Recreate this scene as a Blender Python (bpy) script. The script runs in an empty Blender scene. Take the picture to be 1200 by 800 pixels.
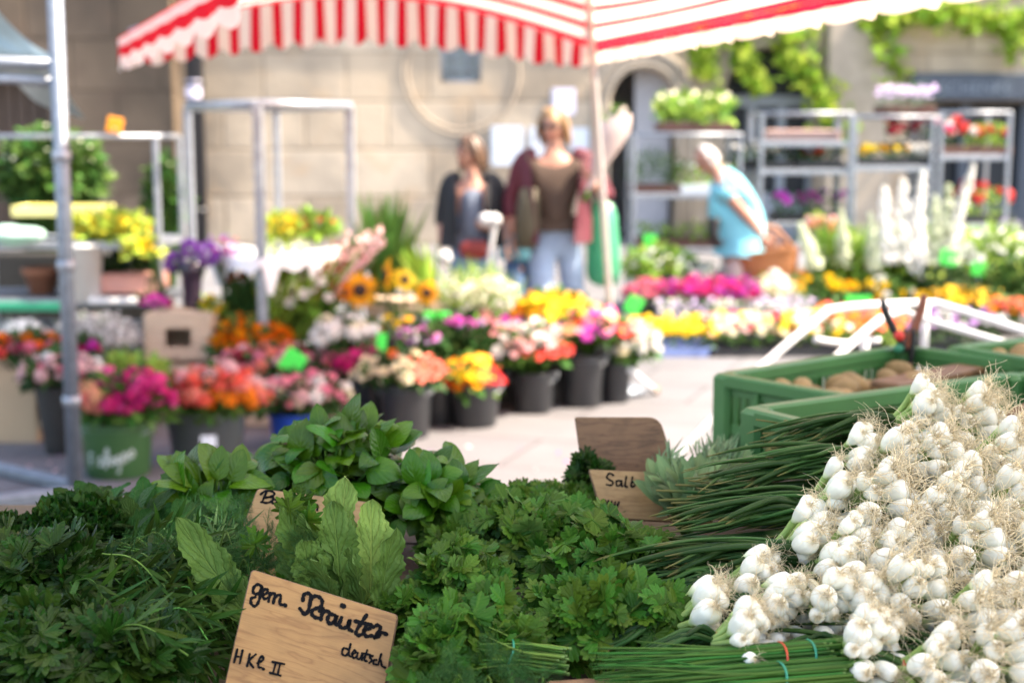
# market stall with herbs and spring onions, flower stall and shoppers behind
SUN_AZ_DEG, SUN_EL_DEG = 97.0, 50.0
SUN_STRENGTH, SKY_STRENGTH, EXPOSURE, FSTOP = 3.9, .15, 2.2, 3.8
AWN_X0, AWN_X1, AWN_Y1, AWN_TRANS = -2.3, 3.0, 2.75, .35
import bpy, math, random
import numpy as np
from mathutils import Vector, Matrix

RND = random.Random(11)
NR = np.random.default_rng(11)
PI = math.pi
scene = bpy.context.scene
COL = scene.collection

# ---------------------------------------------------------------- camera maths
F = 1667.0
PITCH = math.radians(8.2)
EYE = 1.5
CP, SP = math.cos(PITCH), math.sin(PITCH)


def ray(u, v):
    dx, dy = (u - 600.0) / F, -(v - 400.0) / F
    return np.array([dx, CP + dy * SP, -SP + dy * CP])


def P(u, v, Y):
    d = ray(u, v)
    return np.array([0, 0, EYE]) + d * (Y / d[1])


def PG(u, v, z=0.0):
    d = ray(u, v)
    return np.array([0, 0, EYE]) + d * ((z - EYE) / d[2])


def mpp(Y, v=400):
    """metres per photo pixel at depth Y"""
    return Y / ray(600, v)[1] / F


def onplane(u, v, p0, n):
    d = ray(u, v)
    o = np.array([0, 0, EYE])
    return o + d * (np.dot(np.asarray(p0) - o, n) / np.dot(d, n))


def nrm(a):
    a = np.asarray(a, float)
    return a / (np.linalg.norm(a) + 1e-12)


# ---------------------------------------------------------------- mesh builder
class MB:
    def __init__(s):
        s.v, s.f, s.uv, s.n, s.mi = [], [], [], 0, []

    def add(s, v, f, uv=None, mi=0):
        v = np.asarray(v, float).reshape(-1, 3)
        if uv is None:
            uv = np.zeros((len(v), 2))
        s.v.append(v)
        s.uv.append(np.asarray(uv, float))
        for a in (f if isinstance(f, (list, tuple)) and len(f) and isinstance(f[0], np.ndarray) else [f]):
            a = np.asarray(a, int)
            if a.size == 0:
                continue
            s.f.append(a + s.n)
            s.mi.append(mi)
        s.n += len(v)
        return s

    def mesh(s, name, mats, smooth=True, off=None):
        V = np.concatenate(s.v) if s.v else np.zeros((0, 3))
        UV = np.concatenate(s.uv) if s.uv else np.zeros((0, 2))
        if off is not None:
            V = V - np.asarray(off)
        me = bpy.data.meshes.new(name)
        loops = np.concatenate([a.ravel() for a in s.f])
        tot = np.concatenate([np.full(a.shape[0], a.shape[1]) for a in s.f])
        mi = np.concatenate([np.full(a.shape[0], m) for a, m in zip(s.f, s.mi)])
        start = np.concatenate([[0], np.cumsum(tot)[:-1]])
        me.vertices.add(len(V))
        me.vertices.foreach_set('co', V.astype(np.float32).ravel())
        me.loops.add(len(loops))
        me.loops.foreach_set('vertex_index', loops.astype(np.int32))
        me.polygons.add(len(tot))
        me.polygons.foreach_set('loop_start', start.astype(np.int32))
        me.polygons.foreach_set('loop_total', tot.astype(np.int32))
        me.polygons.foreach_set('material_index', mi.astype(np.int32))
        me.polygons.foreach_set('use_smooth', np.full(len(tot), bool(smooth)))
        ul = me.uv_layers.new(name='UVMap')
        ul.data.foreach_set('uv', UV[loops].astype(np.float32).ravel())
        for m in (mats if isinstance(mats, (list, tuple)) else [mats]):
            me.materials.append(m)
        me.update(calc_edges=True)
        me.validate()
        return me

    def build(s, name, mats, parent=None, smooth=True, off=None):
        return link(name, s.mesh(name, mats, smooth, off), parent)


def link(name, me, parent=None):
    o = bpy.data.objects.new(name, me)
    COL.objects.link(o)
    if parent is not None:
        o.parent = parent
    return o


def tag(o, label=None, cat=None, group=None, kind=None):
    if label:
        o['label'] = label
    if cat:
        o['category'] = cat
    if group:
        o['group'] = group
    if kind:
        o['kind'] = kind
    return o


def thing(name, label, cat, loc=(0, 0, 0), rz=0.0, group=None):
    o = bpy.data.objects.new(name, None)
    COL.objects.link(o)
    o.location = [float(x) for x in loc]
    o.rotation_euler = (0, 0, rz)
    o.empty_display_size = 0.05
    return tag(o, label, cat, group)


def kids(o):
    return [c for c in o.children]


def copy_tree(o, parent=None):
    c = o.copy()
    COL.objects.link(c)
    c.parent = parent
    for ch in kids(o):
        copy_tree(ch, c)
    return c


# ---------------------------------------------------------------- primitives
def rot_to(z, up=(0, 0, 1)):
    """3x3 with columns x,y,z; z given"""
    z = nrm(z)
    x = np.cross(up, z)
    if np.linalg.norm(x) < 1e-5:
        x = np.cross((0, 1, 0), z)
    x = nrm(x)
    return np.stack([x, np.cross(z, x), z], 1)


def rotz(a):
    c, s = math.cos(a), math.sin(a)
    return np.array([[c, -s, 0], [s, c, 0], [0, 0, 1.0]])


def rotx(a):
    c, s = math.cos(a), math.sin(a)
    return np.array([[1.0, 0, 0], [0, c, -s], [0, s, c]])


def roty(a):
    c, s = math.cos(a), math.sin(a)
    return np.array([[c, 0, s], [0, 1.0, 0], [-s, 0, c]])


BOXF = np.array([[0, 3, 2, 1], [4, 5, 6, 7], [0, 1, 5, 4], [1, 2, 6, 5], [2, 3, 7, 6], [3, 0, 4, 7]])


def box(mb, c, size, M=None, mi=0, bev=0.0):
    sx, sy, sz = [q / 2 for q in size]
    if bev > 0:
        b = min(bev, sx * .9, sy * .9, sz * .9)
        # chamfered box: rounded rectangle column with inset caps
        ring = [(-sx, -sy + b), (-sx + b, -sy), (sx - b, -sy), (sx, -sy + b), (sx, sy - b), (sx - b, sy), (-sx + b, sy), (-sx, sy - b)]
        ins = [(x * (1 - b / sx), y * (1 - b / sy)) for x, y in ring]
        v = [(x, y, -sz) for x, y in ins] + [(x, y, -sz + b) for x, y in ring] + [(x, y, sz - b) for x, y in ring] + [(x, y, sz) for x, y in ins]
        q = []
        for k in range(3):
            for i in range(8):
                j = (i + 1) % 8
                q.append((k * 8 + i, k * 8 + j, k * 8 + 8 + j, k * 8 + 8 + i))
        v = np.array(v)
        fs = [np.array(q), np.array([[7, 6, 5, 4, 3, 2, 1, 0]]), np.array([[24, 25, 26, 27, 28, 29, 30, 31]])]
    else:
        v = np.array([(-sx, -sy, -sz), (sx, -sy, -sz), (sx, sy, -sz), (-sx, sy, -sz), (-sx, -sy, sz), (sx, -sy, sz), (sx, sy, sz), (-sx, sy, sz)])
        fs = BOXF
    uv = v[:, :2] + v[:, 2:3]
    if M is not None:
        v = v @ np.asarray(M).T
    return mb.add(v + np.asarray(c), fs, uv, mi)


def beam(mb, a, b, w, h, mi=0, up=(0, 0, 1), bev=0.0):
    a, b = np.asarray(a, float), np.asarray(b, float)
    M = rot_to(b - a, up)
    return box(mb, (a + b) / 2, (w, h, np.linalg.norm(b - a)), M, mi, bev)


def tube(mb, pts, r, n=8, mi=0, cap=True, flat=1.0, uvrange=(0, 1)):
    pts = np.asarray(pts, float)
    k = len(pts)
    rr = np.full(k, r, float) if np.isscalar(r) else np.asarray(r, float)
    T = np.gradient(pts, axis=0)
    T /= np.linalg.norm(T, axis=1)[:, None] + 1e-12
    ref = np.array([0.13, 0.21, 0.97])
    if abs(np.dot(T.mean(0), ref)) > .9 * (np.linalg.norm(T.mean(0)) + 1e-9):
        ref = np.array([0.97, 0.2, 0.1])
    X = np.cross(np.broadcast_to(ref, T.shape), T)
    X /= np.linalg.norm(X, axis=1)[:, None] + 1e-12
    Yv = np.cross(T, X)
    a = np.arange(n) * 2 * PI / n
    ca, sa = np.cos(a), np.sin(a)
    V = pts[:, None, :] + rr[:, None, None] * (X[:, None, :] * ca[None, :, None] + flat * Yv[:, None, :] * sa[None, :, None])
    i = np.arange(k - 1)[:, None] * n
    j = np.arange(n)[None, :]
    j2 = (j + 1) % n
    q = np.stack([i + j, i + j2, i + n + j2, i + n + j], -1).reshape(-1, 4)
    uv = np.stack([np.broadcast_to(np.arange(n) / n, (k, n)), np.broadcast_to(np.linspace(uvrange[0], uvrange[1], k)[:, None], (k, n))], -1).reshape(-1, 2)
    fs = [q]
    if cap and n >= 3:
        fs.append(np.array([list(range(n - 1, -1, -1))]))
        fs.append(np.array([list(range((k - 1) * n, k * n))]))
    return mb.add(V.reshape(-1, 3), fs, uv, mi)


def lathe(mb, prof, n=24, c=(0, 0, 0), M=None, mi=0, squash=(1, 1)):
    prof = np.asarray(prof, float)
    a = np.arange(n) * 2 * PI / n
    V = np.stack([prof[:, 0][:, None] * np.cos(a) * squash[0], prof[:, 0][:, None] * np.sin(a) * squash[1], np.broadcast_to(prof[:, 1][:, None], (len(prof), n))], -1).reshape(-1, 3)
    k = len(prof)
    i = np.arange(k - 1)[:, None] * n
    j = np.arange(n)[None, :]
    j2 = (j + 1) % n
    q = np.stack([i + j, i + j2, i + n + j2, i + n + j], -1).reshape(-1, 4)
    uv = np.stack([np.broadcast_to(np.arange(n) / n, (k, n)), np.broadcast_to(np.linspace(0, 1, k)[:, None], (k, n))], -1).reshape(-1, 2)
    if M is not None:
        V = V @ np.asarray(M).T
    return mb.add(V + np.asarray(c), q, uv, mi)


def grid(mb, G, uv=None, mi=0):
    G = np.asarray(G, float)
    a, b = G.shape[:2]
    i = np.arange(a - 1)[:, None] * b
    j = np.arange(b - 1)[None, :]
    q = np.stack([i + j, i + j + 1, i + b + j + 1, i + b + j], -1).reshape(-1, 4)
    if uv is None:
        uv = np.stack(np.meshgrid(np.linspace(0, 1, a), np.linspace(0, 1, b), indexing='ij'), -1)
    return mb.add(G.reshape(-1, 3), q, np.asarray(uv).reshape(-1, 2), mi)


def blob(mb, c, r, n=10, M=None, mi=0, lump=0.0):
    th = np.linspace(0, PI, n)
    prof = np.stack([np.sin(th), -np.cos(th)], 1)
    m2 = n * 2
    a = np.arange(m2) * 2 * PI / m2
    V = np.stack([prof[:, 0][:, None] * np.cos(a), prof[:, 0][:, None] * np.sin(a), np.broadcast_to(prof[:, 1][:, None], (n, m2))], -1).reshape(-1, 3)
    if lump:
        ph = NR.uniform(0, 6, 6)
        V = V * (1 + lump * (np.sin(V[:, 0:1] * 3 + ph[0]) + np.sin(V[:, 1:2] * 3.3 + ph[1]) + np.sin(V[:, 2:3] * 2.7 + ph[2])) / 2)
    V = V * np.asarray(r)
    k = n
    i = np.arange(k - 1)[:, None] * m2
    j = np.arange(m2)[None, :]
    j2 = (j + 1) % m2
    q = np.stack([i + j, i + j2, i + m2 + j2, i + m2 + j], -1).reshape(-1, 4)
    if M is not None:
        V = V @ np.asarray(M).T
    uv = np.zeros((len(V), 2))
    return mb.add(V + np.asarray(c), q, uv, mi)


def spline(pts, n=8):
    """Catmull-Rom through pts, n samples per span"""
    p = np.asarray(pts, float)
    if len(p) < 3:
        t = np.linspace(0, 1, n + 1)[:, None]
        return p[0] * (1 - t) + p[-1] * t
    q = np.vstack([2 * p[0] - p[1], p, 2 * p[-1] - p[-2]])
    out = []
    for i in range(1, len(q) - 2):
        t = np.linspace(0, 1, n, endpoint=False)[:, None]
        a, b, c, d = q[i - 1], q[i], q[i + 1], q[i + 2]
        out.append(.5 * (2 * b + (c - a) * t + (2 * a - 5 * b + 4 * c - d) * t ** 2 + (3 * b - a - 3 * c + d) * t ** 3))
    out.append(p[-1][None])
    return np.vstack(out)


# ---------------------------------------------------------------- materials
MATS = {}


def srgb(c):
    return tuple((x / 12.92 if x <= .04045 else ((x + .055) / 1.055) ** 2.4) for x in c)


def mat(name, col, rough=.6, metal=0.0, var=.12, nscale=12.0, bump=0.0, bscale=60.0, trans=0.0, isl=0.0, hue=0.0, obj=0.0, spec=.5, coat=0.0, sss=0.0, col2=None, stretch=None, detail=4, leaf=False, back=0.0, tcol=None, vein=0.0, veinf=11.0):
    if name in MATS:
        return MATS[name]
    m = bpy.data.materials.new(name)
    m.use_nodes = True
    nt = m.node_tree
    N, L = nt.nodes, nt.links
    b = N['Principled BSDF']
    out = N['Material Output']
    b.inputs['Roughness'].default_value = rough
    b.inputs['Metallic'].default_value = metal
    b.inputs['Specular IOR Level'].default_value = spec
    b.inputs['Coat Weight'].default_value = coat
    if sss:
        b.inputs['Subsurface Weight'].default_value = sss
        b.inputs['Subsurface Radius'].default_value = (.6, .5, .3)
        b.inputs['Subsurface Scale'].default_value = .006
    tc = N.new('ShaderNodeTexCoord')
    vec = tc.outputs['Object']
    if stretch is not None:
        mp = N.new('ShaderNodeMapping')
        mp.inputs['Scale'].default_value = stretch
        L.new(vec, mp.inputs['Vector'])
        vec = mp.outputs['Vector']
    nz = N.new('ShaderNodeTexNoise')
    nz.inputs['Scale'].default_value = nscale
    nz.inputs['Detail'].default_value = detail
    L.new(vec, nz.inputs['Vector'])
    hsv = N.new('ShaderNodeHueSaturation')
    rgb = (*col, 1.0)
    if col2 is not None:
        mx = N.new('ShaderNodeMix')
        mx.data_type = 'RGBA'
        rp = N.new('ShaderNodeValToRGB')
        rp.color_ramp.elements[0].position = .42
        rp.color_ramp.elements[1].position = .6
        L.new(nz.outputs['Fac'], rp.inputs['Fac'])
        L.new(rp.outputs['Color'], mx.inputs['Factor'])
        mx.inputs['A'].default_value = rgb
        mx.inputs['B'].default_value = (*col2, 1.0)
        csock = mx.outputs['Result']
        L.new(csock, hsv.inputs['Color'])
    else:
        hsv.inputs['Color'].default_value = rgb
    # value = 1 + var*(noise-.5)*2 + isl*(rand-.5)*2 + obj*(rand-.5)*2

    def madd(sock, mul, addv):
        q = N.new('ShaderNodeMath')
        q.operation = 'MULTIPLY_ADD'
        L.new(sock, q.inputs[0])
        q.inputs[1].default_value = mul
        if isinstance(addv, (int, float)):
            q.inputs[2].default_value = addv
        else:
            L.new(addv, q.inputs[2])
        return q.outputs[0]
    val = madd(nz.outputs['Fac'], var * 2.2, 1 - var * 1.1)
    if isl or hue:
        ge = N.new('ShaderNodeNewGeometry')
        ri = ge.outputs['Random Per Island']
        if isl:
            val = madd(ri, isl * 2, madd(val, 1.0, -isl))
        if hue:
            wn = N.new('ShaderNodeTexWhiteNoise')
            wn.noise_dimensions = '1D'
            L.new(ri, wn.inputs['W'])
            L.new(madd(wn.outputs['Value'], hue * 2, .5 - hue), hsv.inputs['Hue'])
    if obj:
        oi = N.new('ShaderNodeObjectInfo')
        val = madd(oi.outputs['Random'], obj * 2, madd(val, 1.0, -obj))
    L.new(val, hsv.inputs['Value'])
    color = hsv.outputs['Color']
    bumpsock = None
    if vein:
        # midrib and side veins drawn from the leaf's own UV
        sx = N.new('ShaderNodeSeparateXYZ')
        L.new(tc.outputs['UV'], sx.inputs[0])
        ab = N.new('ShaderNodeMath'); ab.operation = 'ABSOLUTE'
        L.new(madd(sx.outputs['X'], 1.0, -.5), ab.inputs[0])
        d = ab.outputs[0]
        ph = madd(sx.outputs['Y'], veinf, madd(d, -veinf * .8, 0.0))
        fr = N.new('ShaderNodeMath'); fr.operation = 'PINGPONG'; fr.inputs[1].default_value = .5
        L.new(ph, fr.inputs[0])
        side = N.new('ShaderNodeMapRange'); side.inputs[1].default_value = 0.0; side.inputs[2].default_value = .09; side.inputs[3].default_value = .7; side.inputs[4].default_value = 0
        L.new(fr.outputs[0], side.inputs[0])
        mid = N.new('ShaderNodeMapRange'); mid.inputs[1].default_value = .005; mid.inputs[2].default_value = .035; mid.inputs[3].default_value = 1.0; mid.inputs[4].default_value = 0
        L.new(d, mid.inputs[0])
        mxv = N.new('ShaderNodeMath'); mxv.operation = 'MAXIMUM'
        L.new(side.outputs[0], mxv.inputs[0]); L.new(mid.outputs[0], mxv.inputs[1])
        mv = N.new('ShaderNodeMix'); mv.data_type = 'RGBA'
        mf = N.new('ShaderNodeMath'); mf.operation = 'MULTIPLY'; mf.inputs[1].default_value = vein
        L.new(mxv.outputs[0], mf.inputs[0]); L.new(mf.outputs[0], mv.inputs['Factor'])
        L.new(color, mv.inputs['A'])
        mv.inputs['B'].default_value = (min(1, col[0] * 2.6 + .03), min(1, col[1] * 1.9 + .03), min(1, col[2] * 2 + .015), 1)
        color = mv.outputs['Result']
        bumpsock = madd(mxv.outputs[0], -1.0, madd(fr.outputs[0], .8, 0.0))
    if back:
        g2 = N.new('ShaderNodeNewGeometry')
        mb_ = N.new('ShaderNodeMix'); mb_.data_type = 'RGBA'
        bf = N.new('ShaderNodeMath'); bf.operation = 'MULTIPLY'; bf.inputs[1].default_value = back
        L.new(g2.outputs['Backfacing'], bf.inputs[0]); L.new(bf.outputs[0], mb_.inputs['Factor'])
        L.new(color, mb_.inputs['A'])
        mb_.inputs['B'].default_value = (min(1, col[0] * 2.4 + .04), min(1, col[1] * 1.9 + .04), min(1, col[2] * 2.2 + .04), 1)
        color = mb_.outputs['Result']
    L.new(color, b.inputs['Base Color'])
    if bump:
        bp = N.new('ShaderNodeBump')
        bp.inputs['Strength'].default_value = bump
        bp.inputs['Distance'].default_value = .004
        n2 = N.new('ShaderNodeTexNoise')
        n2.inputs['Scale'].default_value = bscale
        n2.inputs['Detail'].default_value = 5
        L.new(vec, n2.inputs['Vector'])
        hs = n2.outputs['Fac']
        if bumpsock is not None:
            hs = madd(bumpsock, .8, hs)
        L.new(hs, bp.inputs['Height'])
        L.new(bp.outputs['Normal'], b.inputs['Normal'])
    if trans:
        tr = N.new('ShaderNodeBsdfTranslucent')
        if tcol is None:
            mt = N.new('ShaderNodeMix'); mt.data_type = 'RGBA'; mt.blend_type = 'MULTIPLY'
            mt.inputs['Factor'].default_value = 0.0
            g = N.new('ShaderNodeGamma'); g.inputs['Gamma'].default_value = .8
            L.new(color, g.inputs['Color'])
            L.new(g.outputs['Color'], tr.inputs['Color'])
        else:
            tr.inputs['Color'].default_value = (*tcol, 1)
        ms = N.new('ShaderNodeMixShader')
        ms.inputs['Fac'].default_value = trans
        L.new(b.outputs['BSDF'], ms.inputs[1])
        L.new(tr.outputs['BSDF'], ms.inputs[2])
        L.new(ms.outputs['Shader'], out.inputs['Surface'])
    MATS[name] = m
    return m


def leafmat(name, col, **k):
    d = dict(rough=.52, var=.25, nscale=25, trans=.18, isl=.45, hue=.032, spec=.14, bump=.25, bscale=120, back=.3)
    d.update(k)
    return mat(name, col, **d)


def petal(name, col, **k):
    d = dict(rough=.55, var=.12, nscale=30, trans=.3, isl=.12, hue=.008, obj=.12, spec=.25)
    d.update(k)
    return mat(name, col, **d)


# ---------------------------------------------------------------- leaf templates: (verts, faces, uv), base at origin, growing along +Y, normal +Z
def ovate(W=.6, ny=8, nx=3, a=.8, b=.8, fold=.12, cup=0.0, ruffle=0.0, rk=9.0, ser=0.0, tip=.0, puck=0.0):
    t = np.linspace(0, 1, ny + 1)
    s = np.linspace(-1, 1, 2 * nx + 1)
    w = W / 2 * np.sin(PI * np.clip(t, 0, 1) ** a) ** b
    w[0] = max(w[0], .012); w[-1] = .004
    if ser:
        w = w * (1 + ser * np.where(np.arange(ny + 1) % 2 == 0, 1, -1))
    X = w[:, None] * s[None, :]
    Y = np.broadcast_to(t[:, None], X.shape).copy()
    if ser:
        Y = Y + (np.abs(s)[None, :] ** 2) * ser * .2 * W
    Z = fold * np.abs(X) + cup * (np.abs(s)[None, :] ** 2) * w[:, None]
    Z = Z + ruffle * np.sin(rk * t[:, None] + np.sign(s)[None, :] * 1.1) * (np.abs(s)[None, :] ** 1.5)
    if puck:
        Z = Z + puck * np.sin(t[:, None] * 22 - np.abs(s)[None, :] * 5) * np.sin(np.abs(s)[None, :] * PI) * 1.0
    V = np.stack([X, Y, Z], -1).reshape(-1, 3)
    n = 2 * nx + 1
    i = np.arange(ny)[:, None] * n
    j = np.arange(n - 1)[None, :]
    q = np.stack([i + j, i + j + 1, i + n + j + 1, i + n + j], -1).reshape(-1, 4)
    uv = np.stack(np.broadcast_arrays(s[None, :] * .5 + .5, t[:, None]), -1).reshape(-1, 2)
    return V, q, uv


def lobed(seed=0, span=118, nlob=3, depth=.45, teeth=3, td=.13, N=49, longt=.35, wave=.05, env=.55, lp=.6, rnd=False):
    r_ = np.random.default_rng(seed)
    th = np.linspace(-1, 1, N) * math.radians(span)
    x = np.linspace(-1, 1, N)
    lob = np.abs(np.cos(x * PI * nlob / 2 * (1 if nlob % 2 else 1)))
    if nlob % 2 == 0:
        lob = np.abs(np.sin(x * PI * nlob / 2))
    saw = np.abs(((x * nlob * teeth / 2 + .5) % 1) - .5) * 2
    if rnd:
        saw = np.abs(np.cos(x * nlob * teeth / 2 * PI))
    r = (env + (1 - env) * np.cos(th * .8)) * (1 - depth + depth * lob ** lp) * (1 - td + td * 2 * saw)
    r *= 1 + r_.uniform(-.06, .06, N)
    r[0] *= .7; r[-1] *= .7
    r *= 1 / r.max()
    ox, oy = r * np.sin(th), r * np.cos(th)
    oy = oy * (1 + longt * np.cos(th).clip(0)) / (1 + longt)
    V = [(0, 0, 0)]
    ph = r_.uniform(0, 6)
    for k, fr in enumerate((.5, 1.0)):
        z = wave * np.sin(th * 5 + ph) * fr ** 2 + wave * .6 * np.sin(th * 11 + ph * 2) * fr ** 3 - .05 * fr ** 2 * (1 - lob)
        V += list(np.stack([ox * fr, oy * fr, z], 1))
    V = np.array(V)
    tri = np.array([[0, 1 + i + 1, 1 + i] for i in range(N - 1)])
    q = np.array([[1 + i, 1 + i + 1, 1 + N + i + 1, 1 + N + i] for i in range(N - 1)])
    uv = np.stack([V[:, 0] * .5 + .5, V[:, 1]], 1)
    return V, [tri, q], uv


def merge(parts):
    V, Fs, U, n = [], [], [], 0
    for (v, f, uv), M, t in parts:
        v = v @ np.asarray(M).T + np.asarray(t)
        V.append(v); U.append(uv)
        for a in (f if isinstance(f, list) else [f]):
            Fs.append(a + n)
        n += len(v)
    return np.concatenate(V), Fs, np.concatenate(U)


def trifoliate(seed, **k):
    r_ = np.random.default_rng(seed)
    st = MB()
    tube(st, [(0, -.55, -.02), (0, -.2, 0), (0, .05, .005)], .022, 4, cap=False)
    stem = (st.v[0], st.f[0], st.uv[0])
    p = [(stem, np.eye(3), (0, .1, 0))]
    for ang, sc, off in ((0, .78, (0, .12, .01)), (68, .66, (.02, .03, 0)), (-66, .66, (-.02, .02, 0))):
        a = math.radians(-ang + r_.uniform(-10, 10))
        M = rotz(a) @ rotx(r_.uniform(-.25, .2)) @ roty(r_.uniform(-.3, .3)) * (sc * r_.uniform(.9, 1.1))
        p.append((lobed(seed * 7 + ang + 200, **k), M, off))
    return merge(p)


def bendy(V, k):
    if abs(k) < 1e-4:
        return V
    y, z = V[:, 1], V[:, 2]
    a = k * y
    W = V.copy()
    W[:, 1] = np.sin(a) / k - z * np.sin(a)
    W[:, 2] = (1 - np.cos(a)) / k + z * np.cos(a)
    return W


def put(mb, T, pos, axis, normal, size, bend=0.0, wid=1.0, mi=0):
    V, f, uv = T
    y = nrm(axis)
    n = np.asarray(normal, float)
    z = nrm(n - y * np.dot(n, y))
    x = np.cross(y, z)
    W = V
    if wid != 1.0:
        W = W * np.array([wid, 1, 1])
    W = bendy(W, bend) * size
    mb.add(W @ np.stack([x, y, z]) + np.asarray(pos), f, uv, mi)


def rdir(zmin=-1.0, zmax=1.0):
    z = NR.uniform(zmin, zmax)
    a = NR.uniform(0, 2 * PI)
    q = math.sqrt(max(0, 1 - z * z))
    return np.array([q * math.cos(a), q * math.sin(a), z])


TOCAM = np.array([0, -.85, .5])


def dome(mb, c, r, n, temps, size, bend=(-.9, .3), fill=.55, upn=.7, camn=.35, rn=.45, zmin=-.15, out=.8, axr=.55, wid=(1, 1), axup=.15, droop=0.0, stems=None, stemr=.0012, base=None, side=None):
    c = np.asarray(c, float); r = np.asarray(r, float)
    for _ in range(n):
        d = rdir(zmin)
        if side is not None:           # keep to the half that can be seen
            if np.dot(d, side) < -.25:
                d = d - 2 * np.dot(d, side) * np.asarray(side)
        rho = fill + (1 - fill) * NR.random() ** .6
        p = c + d * r * rho
        ax = nrm(d * out + rdir() * axr + np.array([0, 0, axup - droop]))
        nm = np.array([0, 0, upn]) + TOCAM * camn + rdir() * rn + d * .35
        T = temps[NR.integers(len(temps))]
        put(mb, T, p, ax, nm, NR.uniform(*size), NR.uniform(*bend), NR.uniform(*wid))
        if stems is not None and NR.random() < .8:
            b0 = (c - np.array([0, 0, r[2] * .8])) if base is None else np.asarray(base)
            m = (p + b0) / 2 + rdir() * r * .12 + np.array([0, 0, r[2] * .2])
            tube(stems, spline([b0 + rdir() * r * .08, m, p], 3), stemr, 4, cap=False)
# ================================================================= world, sun, camera
SUN_AZ, SUN_EL = math.radians(SUN_AZ_DEG), math.radians(SUN_EL_DEG)      # azimuth measured from +Y towards +X
w = bpy.data.worlds.new('World')
scene.world = w
w.use_nodes = True
nt = w.node_tree
sky = nt.nodes.new('ShaderNodeTexSky')
sky.sky_type = 'NISHITA'
sky.sun_disc = False
sky.sun_elevation = SUN_EL
sky.sun_rotation = SUN_AZ
sky.air_density = 1.0
sky.dust_density = 2.0
bg = nt.nodes['Background']
nt.links.new(sky.outputs['Color'], bg.inputs['Color'])
bg.inputs['Strength'].default_value = SKY_STRENGTH
ld = bpy.data.lights.new('sun', 'SUN')
ld.energy = SUN_STRENGTH
ld.angle = math.radians(.53)
ld.color = (1.0, .93, .82)
lo = bpy.data.objects.new('sun', ld)
COL.objects.link(lo)
sd = Vector((math.sin(SUN_AZ) * math.cos(SUN_EL), math.cos(SUN_AZ) * math.cos(SUN_EL), math.sin(SUN_EL)))
lo.rotation_euler = sd.to_track_quat('Z', 'Y').to_euler()
lo.location = sd * 30
cd = bpy.data.cameras.new('camera')
cam = bpy.data.objects.new('camera', cd)
COL.objects.link(cam)
cam.location = (0, 0, EYE)
cam.rotation_euler = (PI / 2 - PITCH, 0, 0)
cd.sensor_width = 36
cd.lens = 36 * F / 1200
cd.clip_start = .05
cd.clip_end = 500
cd.dof.use_dof = True
cd.dof.focus_distance = 1.66
cd.dof.aperture_fstop = FSTOP
cd.dof.aperture_blades = 0
scene.camera = cam
scene.view_settings.view_transform = 'Standard'
scene.view_settings.look = 'None'
scene.view_settings.gamma = 1
scene.view_settings.exposure = EXPOSURE
scene.view_settings.use_white_balance = True
scene.view_settings.white_balance_temperature = 7300
scene.view_settings.white_balance_tint = 12
scene.cycles.max_bounces = 8
scene.cycles.diffuse_bounces = 4
scene.cycles.transmission_bounces = 6
scene.cycles.transparent_max_bounces = 8
scene.cycles.use_denoising = True
scene.cycles.sample_clamp_indirect = 6
scene.cycles.caustics_reflective = False
scene.cycles.caustics_refractive = False

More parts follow.
